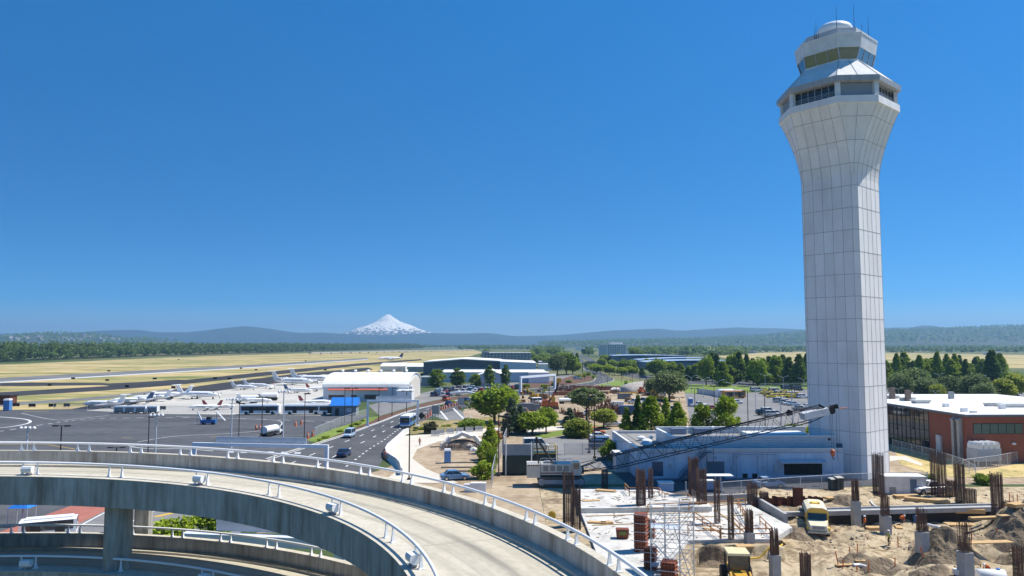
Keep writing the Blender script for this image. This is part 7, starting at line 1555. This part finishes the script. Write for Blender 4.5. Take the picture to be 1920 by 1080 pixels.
# ------------------------------------------------------------------ people at work
skin_m=mat('skin',(.45,.27,.19),(.4,.23,.16),scale=5,rough=.6); trous=mat('dark_trousers',(.03,.035,.05),(.02,.024,.035),scale=6,rough=.9)
def person(loc,yaw,label,vest,pose='stand',shirt=None,hat=(.8,.8,.8),trm=None):
    o=thing('person',label,'person',loc,yaw)
    J={'pel':(0,0,.95),'sp':(0,0,1.2),'ch':(0,0,1.38),'nk':(0,0,1.5),'hd':(.01,0,1.6),'ht':(.01,0,1.72),
       'hl':(0,.09,.9),'kl':(.03,.11,.5),'al':(-.02,.12,.08),'tl':(.13,.13,.03),'hr':(0,-.09,.9),'kr':(.03,-.11,.5),'ar':(-.02,-.12,.08),'tr':(.13,-.13,.03),
       'sl':(0,.19,1.42),'el':(-.02,.26,1.15),'wl':(.1,.27,.92),'sr':(0,-.19,1.42),'er':(-.02,-.26,1.15),'wr':(.1,-.27,.92)}
    if pose=='walk': J.update(kl=(.16,.1,.52),al=(.12,.1,.09),tl=(.27,.1,.05),kr=(-.06,-.1,.52),ar=(-.28,-.11,.16),tr=(-.17,-.11,.04),wl=(-.12,.26,.95),wr=(.16,-.25,.98))
    if pose in('bend','crouch'):
        dz=-.12 if pose=='bend' else -.42
        for k in J: J[k]=(J[k][0],J[k][1],J[k][2])
        pel=(-.18,0,.83+dz*.9); f=lambda u,v,w:(pel[0]+u,v,pel[2]+w)
        J.update(pel=pel,sp=f(.2,0,.17),ch=f(.38,0,.26),nk=f(.48,0,.29),hd=f(.57,0,.31),ht=f(.68,0,.34),hl=(pel[0],.1,pel[2]-.04),hr=(pel[0],-.1,pel[2]-.04),kl=(.14,.16,.46),kr=(.12,-.16,.44),
          sl=f(.4,.19,.26),el=f(.45,.22,-.02),wl=f(.55,.16,-.24),sr=f(.4,-.19,.26),er=f(.45,-.22,-.02),wr=f(.55,-.14,-.24))
    Rr={'pel':.15,'sp':.14,'ch':.16,'nk':.06,'hd':.1,'ht':.085,'hl':.1,'kl':.066,'al':.045,'tl':.04,'hr':.1,'kr':.066,'ar':.045,'tr':.04,'sl':.075,'el':.05,'wl':.034,'sr':.075,'er':.05,'wr':.034}
    E_=[('pel','sp'),('sp','ch'),('ch','nk'),('nk','hd'),('hd','ht'),('pel','hl'),('hl','kl'),('kl','al'),('al','tl'),('pel','hr'),('hr','kr'),('kr','ar'),('ar','tr'),('ch','sl'),('sl','el'),('el','wl'),('ch','sr'),('sr','er'),('er','wr')]
    V=dict(J)
    for s_,w,e in(('l','wl','el'),('r','wr','er')):
        d=(Vector(J[w])-Vector(J[e])).normalized(); pm=Vector(J[w])+d*.07; V['p'+s_]=pm; Rr['p'+s_]=.03; E_.append((w,'p'+s_)); sd=d.cross(Vector((0,1,0))).normalized()
        for k,(off,ln) in enumerate(((-.027,.07),(-.009,.082),(.009,.077),(.027,.06))):
            a=pm+sd*off+d*.02; b=a+d*ln*.6+Vector((0,-.01 if s_=='l' else .01,0)); c=b+d*ln*.4+Vector((0,-.025 if s_=='l' else .025,0))
            for nm,q in(('a',a),('b',b),('c',c)): V[f'f{s_}{k}{nm}']=q; Rr[f'f{s_}{k}{nm}']=.009
            E_+= [('p'+s_,f'f{s_}{k}a'),(f'f{s_}{k}a',f'f{s_}{k}b'),(f'f{s_}{k}b',f'f{s_}{k}c')]
        a=Vector(J[w])+d*.03+sd*-.035; b=a+d*.05+sd*-.02; V['t'+s_]=b; Rr['t'+s_]=.011; E_.append((w,'t'+s_))
    keys=list(V); me=bpy.data.meshes.new('body'); me.from_pydata([tuple(V[k]) for k in keys],[(keys.index(a),keys.index(b)) for a,b in E_],[])
    b=bpy.data.objects.new('body',me); COL.objects.link(b); md=b.modifiers.new('skin','SKIN')
    for k,sv in zip(keys,me.skin_vertices[0].data): sv.radius=(Rr[k],Rr[k]*(.8 if k in('pel','sp','ch') else 1)); sv.use_root=(k=='pel')
    ms=b.modifiers.new('sub','SUBSURF'); ms.levels=1
    dg=bpy.context.evaluated_depsgraph_get(); dg.update(); m2=bpy.data.meshes.new_from_object(b.evaluated_get(dg)); b.modifiers.clear(); b.data=m2; bpy.data.meshes.remove(me)
    sh=shirt or skin_m; m2.materials.clear()
    for x in(trm or trous,sh,skin_m,black): m2.materials.append(x)
    pel=Vector(J['pel']); nk=Vector(J['nk']); up=(nk-pel).normalized()
    def segd(c,a,b): 
        a=Vector(J[a]);b=Vector(J[b]); t=max(0,min(1,(c-a).dot(b-a)/max((b-a).length_squared,1e-6))); return (c-a-(b-a)*t).length
    for p in m2.polygons:
        c=p.center; lg=min(segd(c,a,b) for a,b in(('pel','hl'),('hl','kl'),('kl','al'),('pel','hr'),('hr','kr'),('kr','ar'))); ft=min(segd(c,'al','tl'),segd(c,'ar','tr')); tr_=min(segd(c,a,b) for a,b in(('sp','ch'),('ch','nk'),('sl','el'),('sr','er'),('el','wl'),('er','wr'))); hd=segd(c,'nk','ht')
        k=min((lg,0),(tr_,1),(hd-.03,2),(ft-.02,3))[1]
        if k==1 and min((c-Vector(V['pl'])).length,(c-Vector(V['pr'])).length)<.16: k=2
        p.material_index=k; p.use_smooth=True
    b.parent=o
    # vest follows the torso
    q=MB(); pts=[(Vector(J['pel'])+up*.02,.175,.14),(Vector(J['sp']),.165,.135),(Vector(J['ch']),.185,.145),(Vector(J['ch'])+up*.09,.13,.1)]; fx=up.cross(Vector((0,1,0)))
    q.loft([[c+Vector((0,1,0))*(a*math.cos(t))+fx*(bq*math.sin(t)) for t in np.arange(12)*2*PI/12] for c,a,bq in pts]); q.build('vest',vest,o,smooth=True)
    hd=Vector(J['hd']); hu=(Vector(J['ht'])-hd).normalized(); c=hd+hu*.05; hx=Vector((0,1,0)); hy=hu.cross(hx)
    q=MB(); q.loft([[c+hu*z+hx*(r*math.cos(t))+hy*(r*1.1*math.sin(t)) for t in np.arange(12)*2*PI/12] for r,z in((.15,.0),(.135,.02),(.125,.07),(.09,.115),(.03,.13))]); q.build('hard_hat',paint('hat%.2f%.2f'%(hat[0],hat[2]),hat,.4),o,smooth=True)
    # face
    f=hy*-1 if (hy*-1).x>0 else hy
    nz=MB(); nz.loft([[hd+f*.095+hu*.03+hx*.008*i for i in(-1,1)]+[hd+f*.1+hu*.0+hx*.014*i for i in(1,-1)],[hd+f*.105+hu*.028+hx*.005*i for i in(-1,1)]+[hd+f*.125+hu*.002+hx*.01*i for i in(1,-1)]]); nz.build('nose',skin_m,o)
    for s_ in(-1,1): MB().lathe([(.002,-.01),(.012,0),(.002,.01)],tuple(hd+f*.098+hx*.034*s_+hu*.035),6).build('eye',black,o); MB().lathe([(.005,-.03),(.02,0),(.005,.03)],tuple(hd+hx*.102*s_),6).build('ear',skin_m,o)
    MB().obox(hd+f*.1-hu*.035,hx*.025,f*.006,hu*.005).build('mouth',mat('lips',(.3,.12,.1),rough=.6),o); return o
ov=mat('orange_vest',(.7,.16,.03),(.6,.13,.02),scale=4,rough=.8); yv=mat('yellow_vest',(.5,.58,.08),(.42,.5,.06),scale=4,rough=.8); wsh=mat('pale_shirt',(.55,.53,.48),rough=.9)
person(on(1622,996),R(160),'worker in orange jacket and white hard hat standing by the retaining wall',ov,'stand',ov)
person(on(1690,984),R(10),'worker in orange jacket bending over in front of the retaining wall',ov,'bend',ov)
person(on(1667,1024),R(185),'worker in yellow vest and white hard hat walking on the dirt road',yv,'walk',wsh,trm=mat('brown_trousers',(.1,.05,.035),rough=.9))
person(on(1798,1066),R(20),'worker in green yellow vest beside the largest column stub',yv,'stand',mat('blue_shirt',(.06,.1,.2),rough=.9))
person(on(1852,1075),R(200),'worker in orange jacket crouching by the white tank',ov,'crouch',ov)
person(at(787,836.5),R(240),'worker in orange vest walking on the pale path',ov,'walk',wsh,hat=(.6,.3,.1))
# ------------------------------------------------------------------ debris heap left of the fence and the far equipment yard
def lump(name,loc,rx,ry,rz0,m,label,cat,seed=1,rough=.18,kind=None):
    n1,n2=20,9; q=[];g=np.random.default_rng(seed); ph=g.uniform(0,6,6)
    for j in range(n2+1):
        b=j/n2*PI/2; row=[]
        for i in range(n1):
            a=2*PI*i/n1; k=1+rough*(math.sin(3*a+ph[0]+b*2)+math.sin(5*a+ph[1]-b*3)*.6+math.sin(8*a+ph[2])*.35)
            row.append((rx*math.cos(b)*math.cos(a)*k,ry*math.cos(b)*math.sin(a)*k,rz0*math.sin(b)*(1+rough*.5*math.sin(4*a+ph[3]))-.05))
        q.append(row)
    o=MB().loft(q,cap=False).build(name,m,None,loc,smooth=True); return tag(o,label,cat,None,kind)
dp=at(866,842)
spoil=mat2('damp_spoil',[(.35,(.1,.074,.048)),(.5,(.2,.152,.1)),(.66,(.34,.27,.185))],.8,4.,mix=.5,bump=.6,bdist=.3)
def spoil_heap(px,py,rx,h,label,seed):
    c=on(px,py); nr,na=16,40; v=[];ph=rng.uniform(0,6,4)
    for i in range(nr+1):
        for j in range(na):
            a=2*PI*j/na; q=i/nr; R_=rx*q*(1+.16*math.sin(2*a+ph[0])+.1*math.sin(5*a+ph[1])); x,y=c.x+R_*math.cos(a),c.y+R_*math.sin(a)*.8
            v.append((x,y))
    A=np.array(v); n=1.1*vnoise(A[:,0],A[:,1],1.1,seed)+.6*vnoise(A[:,0],A[:,1],.45,seed+1)+.35*vnoise(A[:,0],A[:,1],.2,seed+2)
    out=[]
    for k,(x,y) in enumerate(v):
        q=(k//na)/nr; e=max(0,1-q*q); out.append((x-c.x,y-c.y,gz(x,y)-c.z+h*e**1.3*(1+.5*n[k])+.16*n[k]*e-.06*q))
    f=[(i*na+j,i*na+(j+1)%na,(i+1)*na+(j+1)%na,(i+1)*na+j) for i in range(nr) for j in range(na)]
    return tag(MB().add(out,f).build('spoil_heap',spoil,None,c),label,'heap')
for k,(px,py,rx,h) in enumerate([(1762,1036,3.2,.9),(1790,1046,2.4,.7),(1902,1008,3.2,1.1),(1655,1066,2.2,.5),(1742,1088,2.6,.6),(1600,1052,1.8,.4),(1500,1000,2.6,.5),(1585,940,2.2,.6),(1335,1046,1.6,.4),(1900,1056,2.4,.5)]):
    spoil_heap(px,py,rx,h,['dark earth heap behind the stub between the heaps','dark earth heap joined to the right of the tall one','highest dark earth heap at the right edge','dark earth heap left of the stake pit','dark earth heap at the bottom edge by the leaning stake','low dark heap at the top of the stake pit','grey earth heap left of the yellow truck','earth heap behind the yellow truck near the cabinets','small dark heap in front of the slab edge','dark earth heap under the plank bridge'][k],k*5+60)
stack(1850,1017,5.5,6,'long plank bridge laid over the dark trench',4,1,z=.25)
tarp=mat('white_tarpaulin',(.75,.74,.7),(.6,.58,.53),scale=1.2,rough=.8,bump=.4)
q=MB(); rg=[]
for i in range(15):
    t=PI*i/14; rg.append([Vector((-4.2*math.cos(t)*k,1.8+dy,(3.0 if i>5 else 2.6)*math.sin(t)*k**1.2+.02+.25*math.sin(i*2.1+dy))) for k,dy in((1.0,-1.1),(1.05,0),(.98,1.6),(.84,1.4),(.8,-.9))])
q.loft(rg); o=q.build('tarpaulin_arch',tarp,None,dp); tag(o,'white tarpaulin arch heaped behind the rebar pile','tarpaulin')
lump('earth_heap',dp+Vector((.1,1.4,0)),3.6,1.6,1.7,mat('brown_heap',(.28,.2,.14),(.16,.1,.07),scale=1.2,rough=.95,bump=.4),'brown heap of rubble under the white tarpaulin arch','heap',2)
q=MB()
for k in range(60):
    x=-4+k*.125+random.uniform(-.05,.05); q.bar((x,-2.1+random.uniform(-.2,.2),.1),(x+random.uniform(-.4,.4),-.6,.95+.45*math.sin(k*.4)),.07)
for k in range(6): q.bar((-4,-1.6+.2*k,.25+.12*k),(3.4,-1.5+.2*k,.3+.12*k),.06)
o=q.build('rebar_pile',mat('grey_rebar',(.13,.11,.1),(.07,.06,.055),scale=2,rough=.9),None,dp); tag(o,'grey brown heap of rebar mats before the white arch','rebar pile')
for k,(px,py,r) in enumerate([(880,842,1.1),(889,846,.9),(832,834,.7),(893,840,.6)]): lump('tarpaulin_bundle',at(px,py),r,r*.8,r*.9,tarp,['white crumpled bundle in front of the arch','pale bundle at the right foot of the arch','small white bundle left of the arch','smallest pale bundle right of the arch'][k],'bundle',k+5)
for k,(px,py,L,yw) in enumerate([(868,868,6,6),(866,877,7,4),(823,838,3.5,20),(866,884,3,0)]): stack(px,py,L,yw,['dark timber beam left of the leafy bush','long grey timber beams on the dirt below the heap','grey boards leaning left of the heap','short grey timber nearest the blue car'][k],2,2,mat('weathered_timber',(.2,.17,.14),(.12,.1,.085),scale=2,rough=.9),.35,z=0)
tag(MB().bx(-1.1,1.1,-.5,.5,0,1.3).bx(-2.0,-1.2,-.4,.4,0,1.1).build('white_site_box',white,None,at(897,922)),'white boxes behind the ramp rail near the leafy fence','box')
o=thing('hose_reel','yellow cable reel on the dirt beside the ramp rail','reel',at(1035,973)); MB().tube((0,-.25,.45),(0,-.18,.45),.45,14).build('flange',yellow,o); MB().tube((0,.18,.45),(0,.25,.45),.45,14).build('flange',yellow,o); MB().tube((0,-.18,.45),(0,.18,.45),.2,10).build('drum',yellow,o)
def digger_b(colm):
    def b():
        o=thing('excavator','excavator','excavator')
        for y in(-1.1,.7): MB().extr([(-1.9,.3),(-1.6,0),(1.6,0),(1.9,.3),(1.7,.75),(-1.7,.75)],y,y+.45).build('track',trk,o)
        MB().loft([[(-1.9,-1.1,.9),(1.2,-1.1,.9),(1.2,1.1,.9),(-1.9,1.1,.9)],[(-1.9,-1.05,2.0),(.5,-1.05,1.9),(.5,1.05,1.9),(-1.9,1.05,2.0)]]).build('body',colm,o)
        c=MB().bx(.0,1.4,.1,1.1,.95,2.8).build('cab',colm,o); MB().bx(.2,1.43,.05,1.13,1.7,2.65).build('cab_window',glass,c)
        q=MB(); q.bar((1.0,-.3,1.5),(2.8,-.3,4.3),.35,.5); q.bar((2.7,-.3,4.35),(4.6,-.3,3.2),.32,.45); q.build('boom',colm,o); q=MB(); q.bar((4.5,-.3,3.5),(4.2,-.3,1.2),.28,.35); q.build('stick',colm,o)
        MB().extr([(3.6,.2),(4.4,.1),(4.6,.9),(4.0,1.3)],-.8,.2).build('bucket',rust,o); return o
    return Proto(b)
DGY,DGO=digger_b(yl),digger_b(mat('machine_orange',(.55,.14,.03),(.42,.1,.025),scale=.8,rough=.5))
DGY(at(1000,748),R(165),'yellow excavator with its arm folded left of the orange crane'); DGO(at(1203,738),R(60),'orange brown excavator at the edge of the pale heap'); DGY(at(1235,752),R(120),'orange yellow excavator before the white hut'); DGO(at(985,764),R(200),'orange machine low behind the conifers',s_) if False else None
o=thing('mobile_crane','orange mobile crane with a raised yellow tipped boom in the equipment yard','crane',at(1032,767),R(0)); om=MATS['machine_orange']
MB().bx(-2.8,2.4,-1.3,1.3,.9,2.3).build('carrier',om,o); MB().bx(.2,2.6,-1.2,1.2,.7,1.5).build('counterweight',yl,o); MB().bx(-2.6,-.8,-1.2,1.2,2.3,2.9).build('engine_cover',om,o); MB().bx(.3,1.5,-1.3,-.3,2.3,4.0).build('cab',yl,o)
for y in(-1.6,.9): MB().extr([(-2.8,.4),(-2.5,0),(2.5,0),(2.8,.4),(2.5,.85),(-2.5,.85)],y,y+.7).build('track',trk,o)
q=MB(); tp=atY(1048,713,at(1032,767).y)-at(1032,767); q.bar((-.6,0,2.2),tp*.55,.7,.7); q.build('lower_boom',om,o); q=MB(); q.bar(tp*.55,tp,.6,.6); q.build('upper_boom',dark,o); q=MB(); q.obox(tp,(.7,0,0),(0,.5,0),(0,0,.7)); q.build('boom_head',yl,o)
def pipes_b():
    o=thing('pipe_stack','pipe stack','pipe stack'); q=MB()
    for j in range(2):
        for i in range(4-j): q.tube((-6,(i-1.5+j*.5)*.8,.4+j*.7),(6,(i-1.5+j*.5)*.8,.4+j*.7),.39,8)
    q.build('steel_pipe',rust,o); 
    for x in(-4,4): MB().bx(x-.15,x+.15,-2,2,-.02,.1).build('bearer',timber,o)
    return o
PS=Proto(pipes_b)
for px,py,yw,s,l in [(1064,741,2,1.0,'long rusty pipe stack in the middle of the equipment yard'),(1135,731,2,1.1,'large rusty pipe stack before the lawn'),(1100,729,3,1.0,'rusty pipe stack left of the large one before the lawn'),(1140,737,1,.5,'short rusty pipe bundle below the large stack'),(1094,740,0,.5,'short rusty pipe bundle at the end of the long stack'),(1160,735,-10,.6,'rusty pipes beside the white bags'),(1083,733,8,.7,'rusty steel stack behind the long pipe stack')]: PS(at(px,py),R(yw),l,'pipe stacks in the equipment yard',s)
def cage_b():
    o=thing('rebar_bundle','rebar bundle','rebar bundle'); q=MB()
    for k in range(26):
        a=random.uniform(0,6.28); x,y=random.uniform(-2,2),random.uniform(-1.2,1.2); q.tube((x,y,0),(x+math.cos(a)*.9,y+math.sin(a)*.7,random.uniform(.8,3.0)),.09,4)
    q.build('bar',rust,o); MB().bx(-2.2,2.2,-1.3,1.3,0,.3).build('base_mat',rebarm,o); return o
RBn=Proto(cage_b)
for i,(px,py,s) in enumerate([(1132,771,1.3),(1141,772,1.2),(1151,776,1.0),(1137,779,1.0),(1012,752,.8),(1058,731,1.0),(1068,733,1.0),(1160,772,.8),(1052,736,.8),(1076,732,.9),(1004,762,.9),(977,762,.8),(1023,733,.7),(1128,779,.8),(1210,742,.8),(1195,770,.7)]): RBn(at(px,py),random.uniform(0,3),'rusty bristling rebar and scrap bundle in the equipment yard','rebar bundles in the equipment yard',s)
def cont_b(col,nm='shipping_container'):
    def b():
        o=thing(nm,'container','container'); MB().bx(-3,3,-1.2,1.2,.1,2.6).build('body',col,o); q=MB()
        for k in range(20): q.bx(-2.9+k*.3,-2.75+k*.3,-1.23,-1.2,.2,2.5)
        q.build('corrugation',col,o); MB().bx(-3.02,3.02,-1.22,1.22,0,.1).build('base_frame',dark,o); return o
    return Proto(b)
g=np.random.default_rng(63)
for k in range(34):
    px,py=g.uniform(972,1250),g.uniform(731,784)
    if 1045<px<1100 and 742<py<775: continue
    RBn(at(px,py),g.uniform(0,6),'rusty bristling rebar and scrap bundle in the equipment yard','rebar bundles in the equipment yard',g.uniform(.45,.9))
def pallet_b():
    o=thing('crate_stack','crate stack','crates'); q=MB()
    q.bx(-1.2,1.2,-.8,.8,.15,.9); q.bx(-.8,1.0,-.6,.6,.9,1.5); q.build('crate',mat('brown_crate',(.3,.18,.09),(.2,.11,.06),scale=1.5,rough=.9),o); MB().bx(-1.3,1.3,-.9,.9,0,.15).build('pallet',timber,o); return o
PLp=Proto(pallet_b)
for k in range(36):
    px,py=g.uniform(975,1262),g.uniform(731,788)
    if 1050<px<1100 and 744<py<775: continue
    PLp(at(px,py),g.uniform(0,3),'brown crates on a pallet in the equipment yard','crates in the equipment yard',g.uniform(.6,1.3))
for k,(px,py,c,kd) in enumerate([(1020,783,'white','pickup'),(1000,789,'silver','sedan'),(1008,757,'white','van'),(1072,748,'grey','pickup'),(1190,757,'white','pickup'),(1148,784,'silver','pickup'),(1210,757,'white','van'),(985,740,'red','pickup'),(1105,779,'white','sedan'),(1150,800,'silver','suv'),(1215,780,'white','van'),(1262,772,'white','pickup')]):
    car(kd,c,px,py,g.uniform(0,180),'site vehicle standing among the machines of the equipment yard','site vehicles in the equipment yard')
CB=cont_b(paint('containerblue',(.04,.09,.2),.6)); CW=cont_b(white,'site_hut'); CGy=cont_b(mat('grey_container',(.2,.22,.25),(.15,.17,.19),rough=.7))
for pr,px,py,yw,s,l in [(CB,1180,777,4,1.0,'dark blue container behind the green trees'),(CGy,1077,752,6,.8,'grey container in the middle of the yard'),(CGy,1087,748,4,.7,'grey box behind the middle container'),(CW,1242,746,85,.9,'white site hut with a pale roof by the orange yellow excavator'),(CW,1009,786,0,.6,'white box at the feet of the orange crane'),(CGy,1113,757,3,.7,'grey blue container right of the airy pine'),(CGy,985,770,0,.9,'dark container left of the orange crane'),(CW,1030,741,5,.6,'white box below the far gantry'),(CGy,998,770,4,.8,'dark container next to the crane tracks'),(CW,1157,763,-4,.7,'white tank like box among the rebar'),(CGy,1170,748,0,.8,'grey box under the yellow beam'),(CW,1140,726,0,.4,'small white box by the pipe stacks'),(CGy,972,778,2,.8,'dark bin behind the conifers')]: pr(at(px,py),R(yw),l,'containers and huts in the equipment yard',s)
o=thing('gantry_beam','long yellow steel beam on legs in the equipment yard','beam',at(1160,748)); e=at(1196,746)-at(1160,748); MB().bar(Vector((0,0,2.2)),e+Vector((0,0,2.2)),.4,.5).build('beam',yl,o)
for v in(Vector((.2,0,0)),e): MB().bar(v,v+Vector((0,0,2)),.3).build('leg',yl,o)
pale=mat('pale_gravel',(.45,.41,.36),(.33,.29,.25),scale=.8,rough=.95,bump=.4)
for k,(px,py,rx,h) in enumerate([(1172,735,5.5,2.0),(1213,735,13,4.6),(1188,734,4,1.4),(1228,728,9,3.6)]): lump('gravel_heap',at(px,py),rx,rx*.7,h,pale,['pale gravel cone beside the white bags in the yard','widest pale earth heap before the grey pine','small pale heap between the two bigger ones','pale earth heap behind the widest one'][k],'heap',k+11,.1)
for k,(px,py,r) in enumerate([(1152,733,2.2),(1158,732,1.8),(1165,731,2.0),(1147,763,1.6)]): lump('white_bag_pile',at(px,py),r,r*.7,r*.7,tarp,['left white bag pile by the rusty pipes','middle white bag pile by the rusty pipes','right white bag pile by the gravel cone','white bag pile behind the bristling rebar'][k],'bag pile',k+20)
tk(at(1222,742),R(100),'white tanker truck before the pale heap','trucks on the apron',.9)
tk(at(1063,757),R(5),'grey flat truck in the equipment yard','trucks in the yard',.7)
g=np.random.default_rng(90); q=MB(); nst=0
while nst<1500:
    x,y=g.uniform(26,72),g.uniform(58,106)
    if x<33 and 66<y<102: continue
    z=gz(x,y); r=g.uniform(.05,.2)*(1 if g.random()<.93 else 2.2)
    if abs(vnoise(np.array([x]),np.array([y]),5.,44)[0])<.12: continue
    a=g.uniform(0,6.28); v=[(x+r*math.cos(a+2.1*k)*g.uniform(.7,1.2),y+r*math.sin(a+2.1*k)*g.uniform(.7,1.2),z+g.uniform(-.02,.05)) for k in range(3)]+[(x,y,z+r*.8)]
    q.add(v,[(0,1,3),(1,2,3),(2,0,3)]); nst+=1
tag(q.build('rubble',mat('rubble_stone',(.3,.25,.19),(.14,.11,.085),scale=1.5,rough=.95)),'broken stones and clods strewn over the dug ground','rubble',None,'stuff')
q=MB(); 
for k in range(170):
    x,y=g.uniform(28,72),g.uniform(60,106)
    if x<33 and 66<y<102: continue
    a=g.uniform(0,6.28); L=g.uniform(.4,1.6); d=Vector((math.cos(a),math.sin(a),0))*L/2; z=gz(x,y)+.06; q.bar(Vector((x,y,z))-d,Vector((x,y,z+g.uniform(-.02,.1)))+d,.08,.05)
tag(q.build('wood_debris',timber),'loose offcuts of timber strewn over the dug ground','debris',None,'stuff')
q=MB()
for k in range(150):
    p=at(g.uniform(1095,1440),g.uniform(958,1008),SL+.03) if k%3 else at(g.uniform(1092,1310),g.uniform(921,950),.98)
    a=g.uniform(0,6.28); L=g.uniform(.2,1.1); d=Vector((math.cos(a),math.sin(a),0))*L/2; q.bar(p-d,p+d,g.uniform(.05,.14),.05)
tag(q.build('slab_debris',mat('slab_litter',(.33,.22,.13),(.1,.06,.04),scale=.7,rough=.9)),'small offcuts and ties scattered on the concrete slabs','debris',None,'stuff')
for a_,b_,l in [((1090,936),(1225,932),'thin dark form line across the raised slab'),]: pass
for k,(a_,b_) in enumerate([((1098,968),(1330,960)),((1110,985),(1300,978)),((1240,972),(1400,966)),((1200,958),(1250,1000)),((1340,955),(1400,1000))]):
    tag(MB().bar(at(*a_,SL+.04),at(*b_,SL+.04),.12,.09).build('form_board',timber),['form board across the back of the big slab','form board across the near left of the slab','form board right of the rebar on the slab','slanting form board left of the opening','slanting form board between two slim cages'][k],'form board')
# ------------------------------------------------------------------ the air
mb=MB(); mb.bx(-26000,26000,-3000,24000,-1.5,640)
hz=mb.build('haze',bpy.data.materials.new('haze_air')); hz['kind']='stuff'
m=hz.data.materials[0]; m.use_nodes=True; t=m.node_tree; t.nodes.remove(t.nodes['Principled BSDF']); pv=t.nodes.new('ShaderNodeVolumePrincipled')
pv.inputs['Color'].default_value=(.37,.68,1.0,1); pv.inputs['Density'].default_value=1.12e-4; pv.inputs['Anisotropy'].default_value=.2
t.links.new(pv.outputs[0],t.nodes['Material Output'].inputs['Volume'])
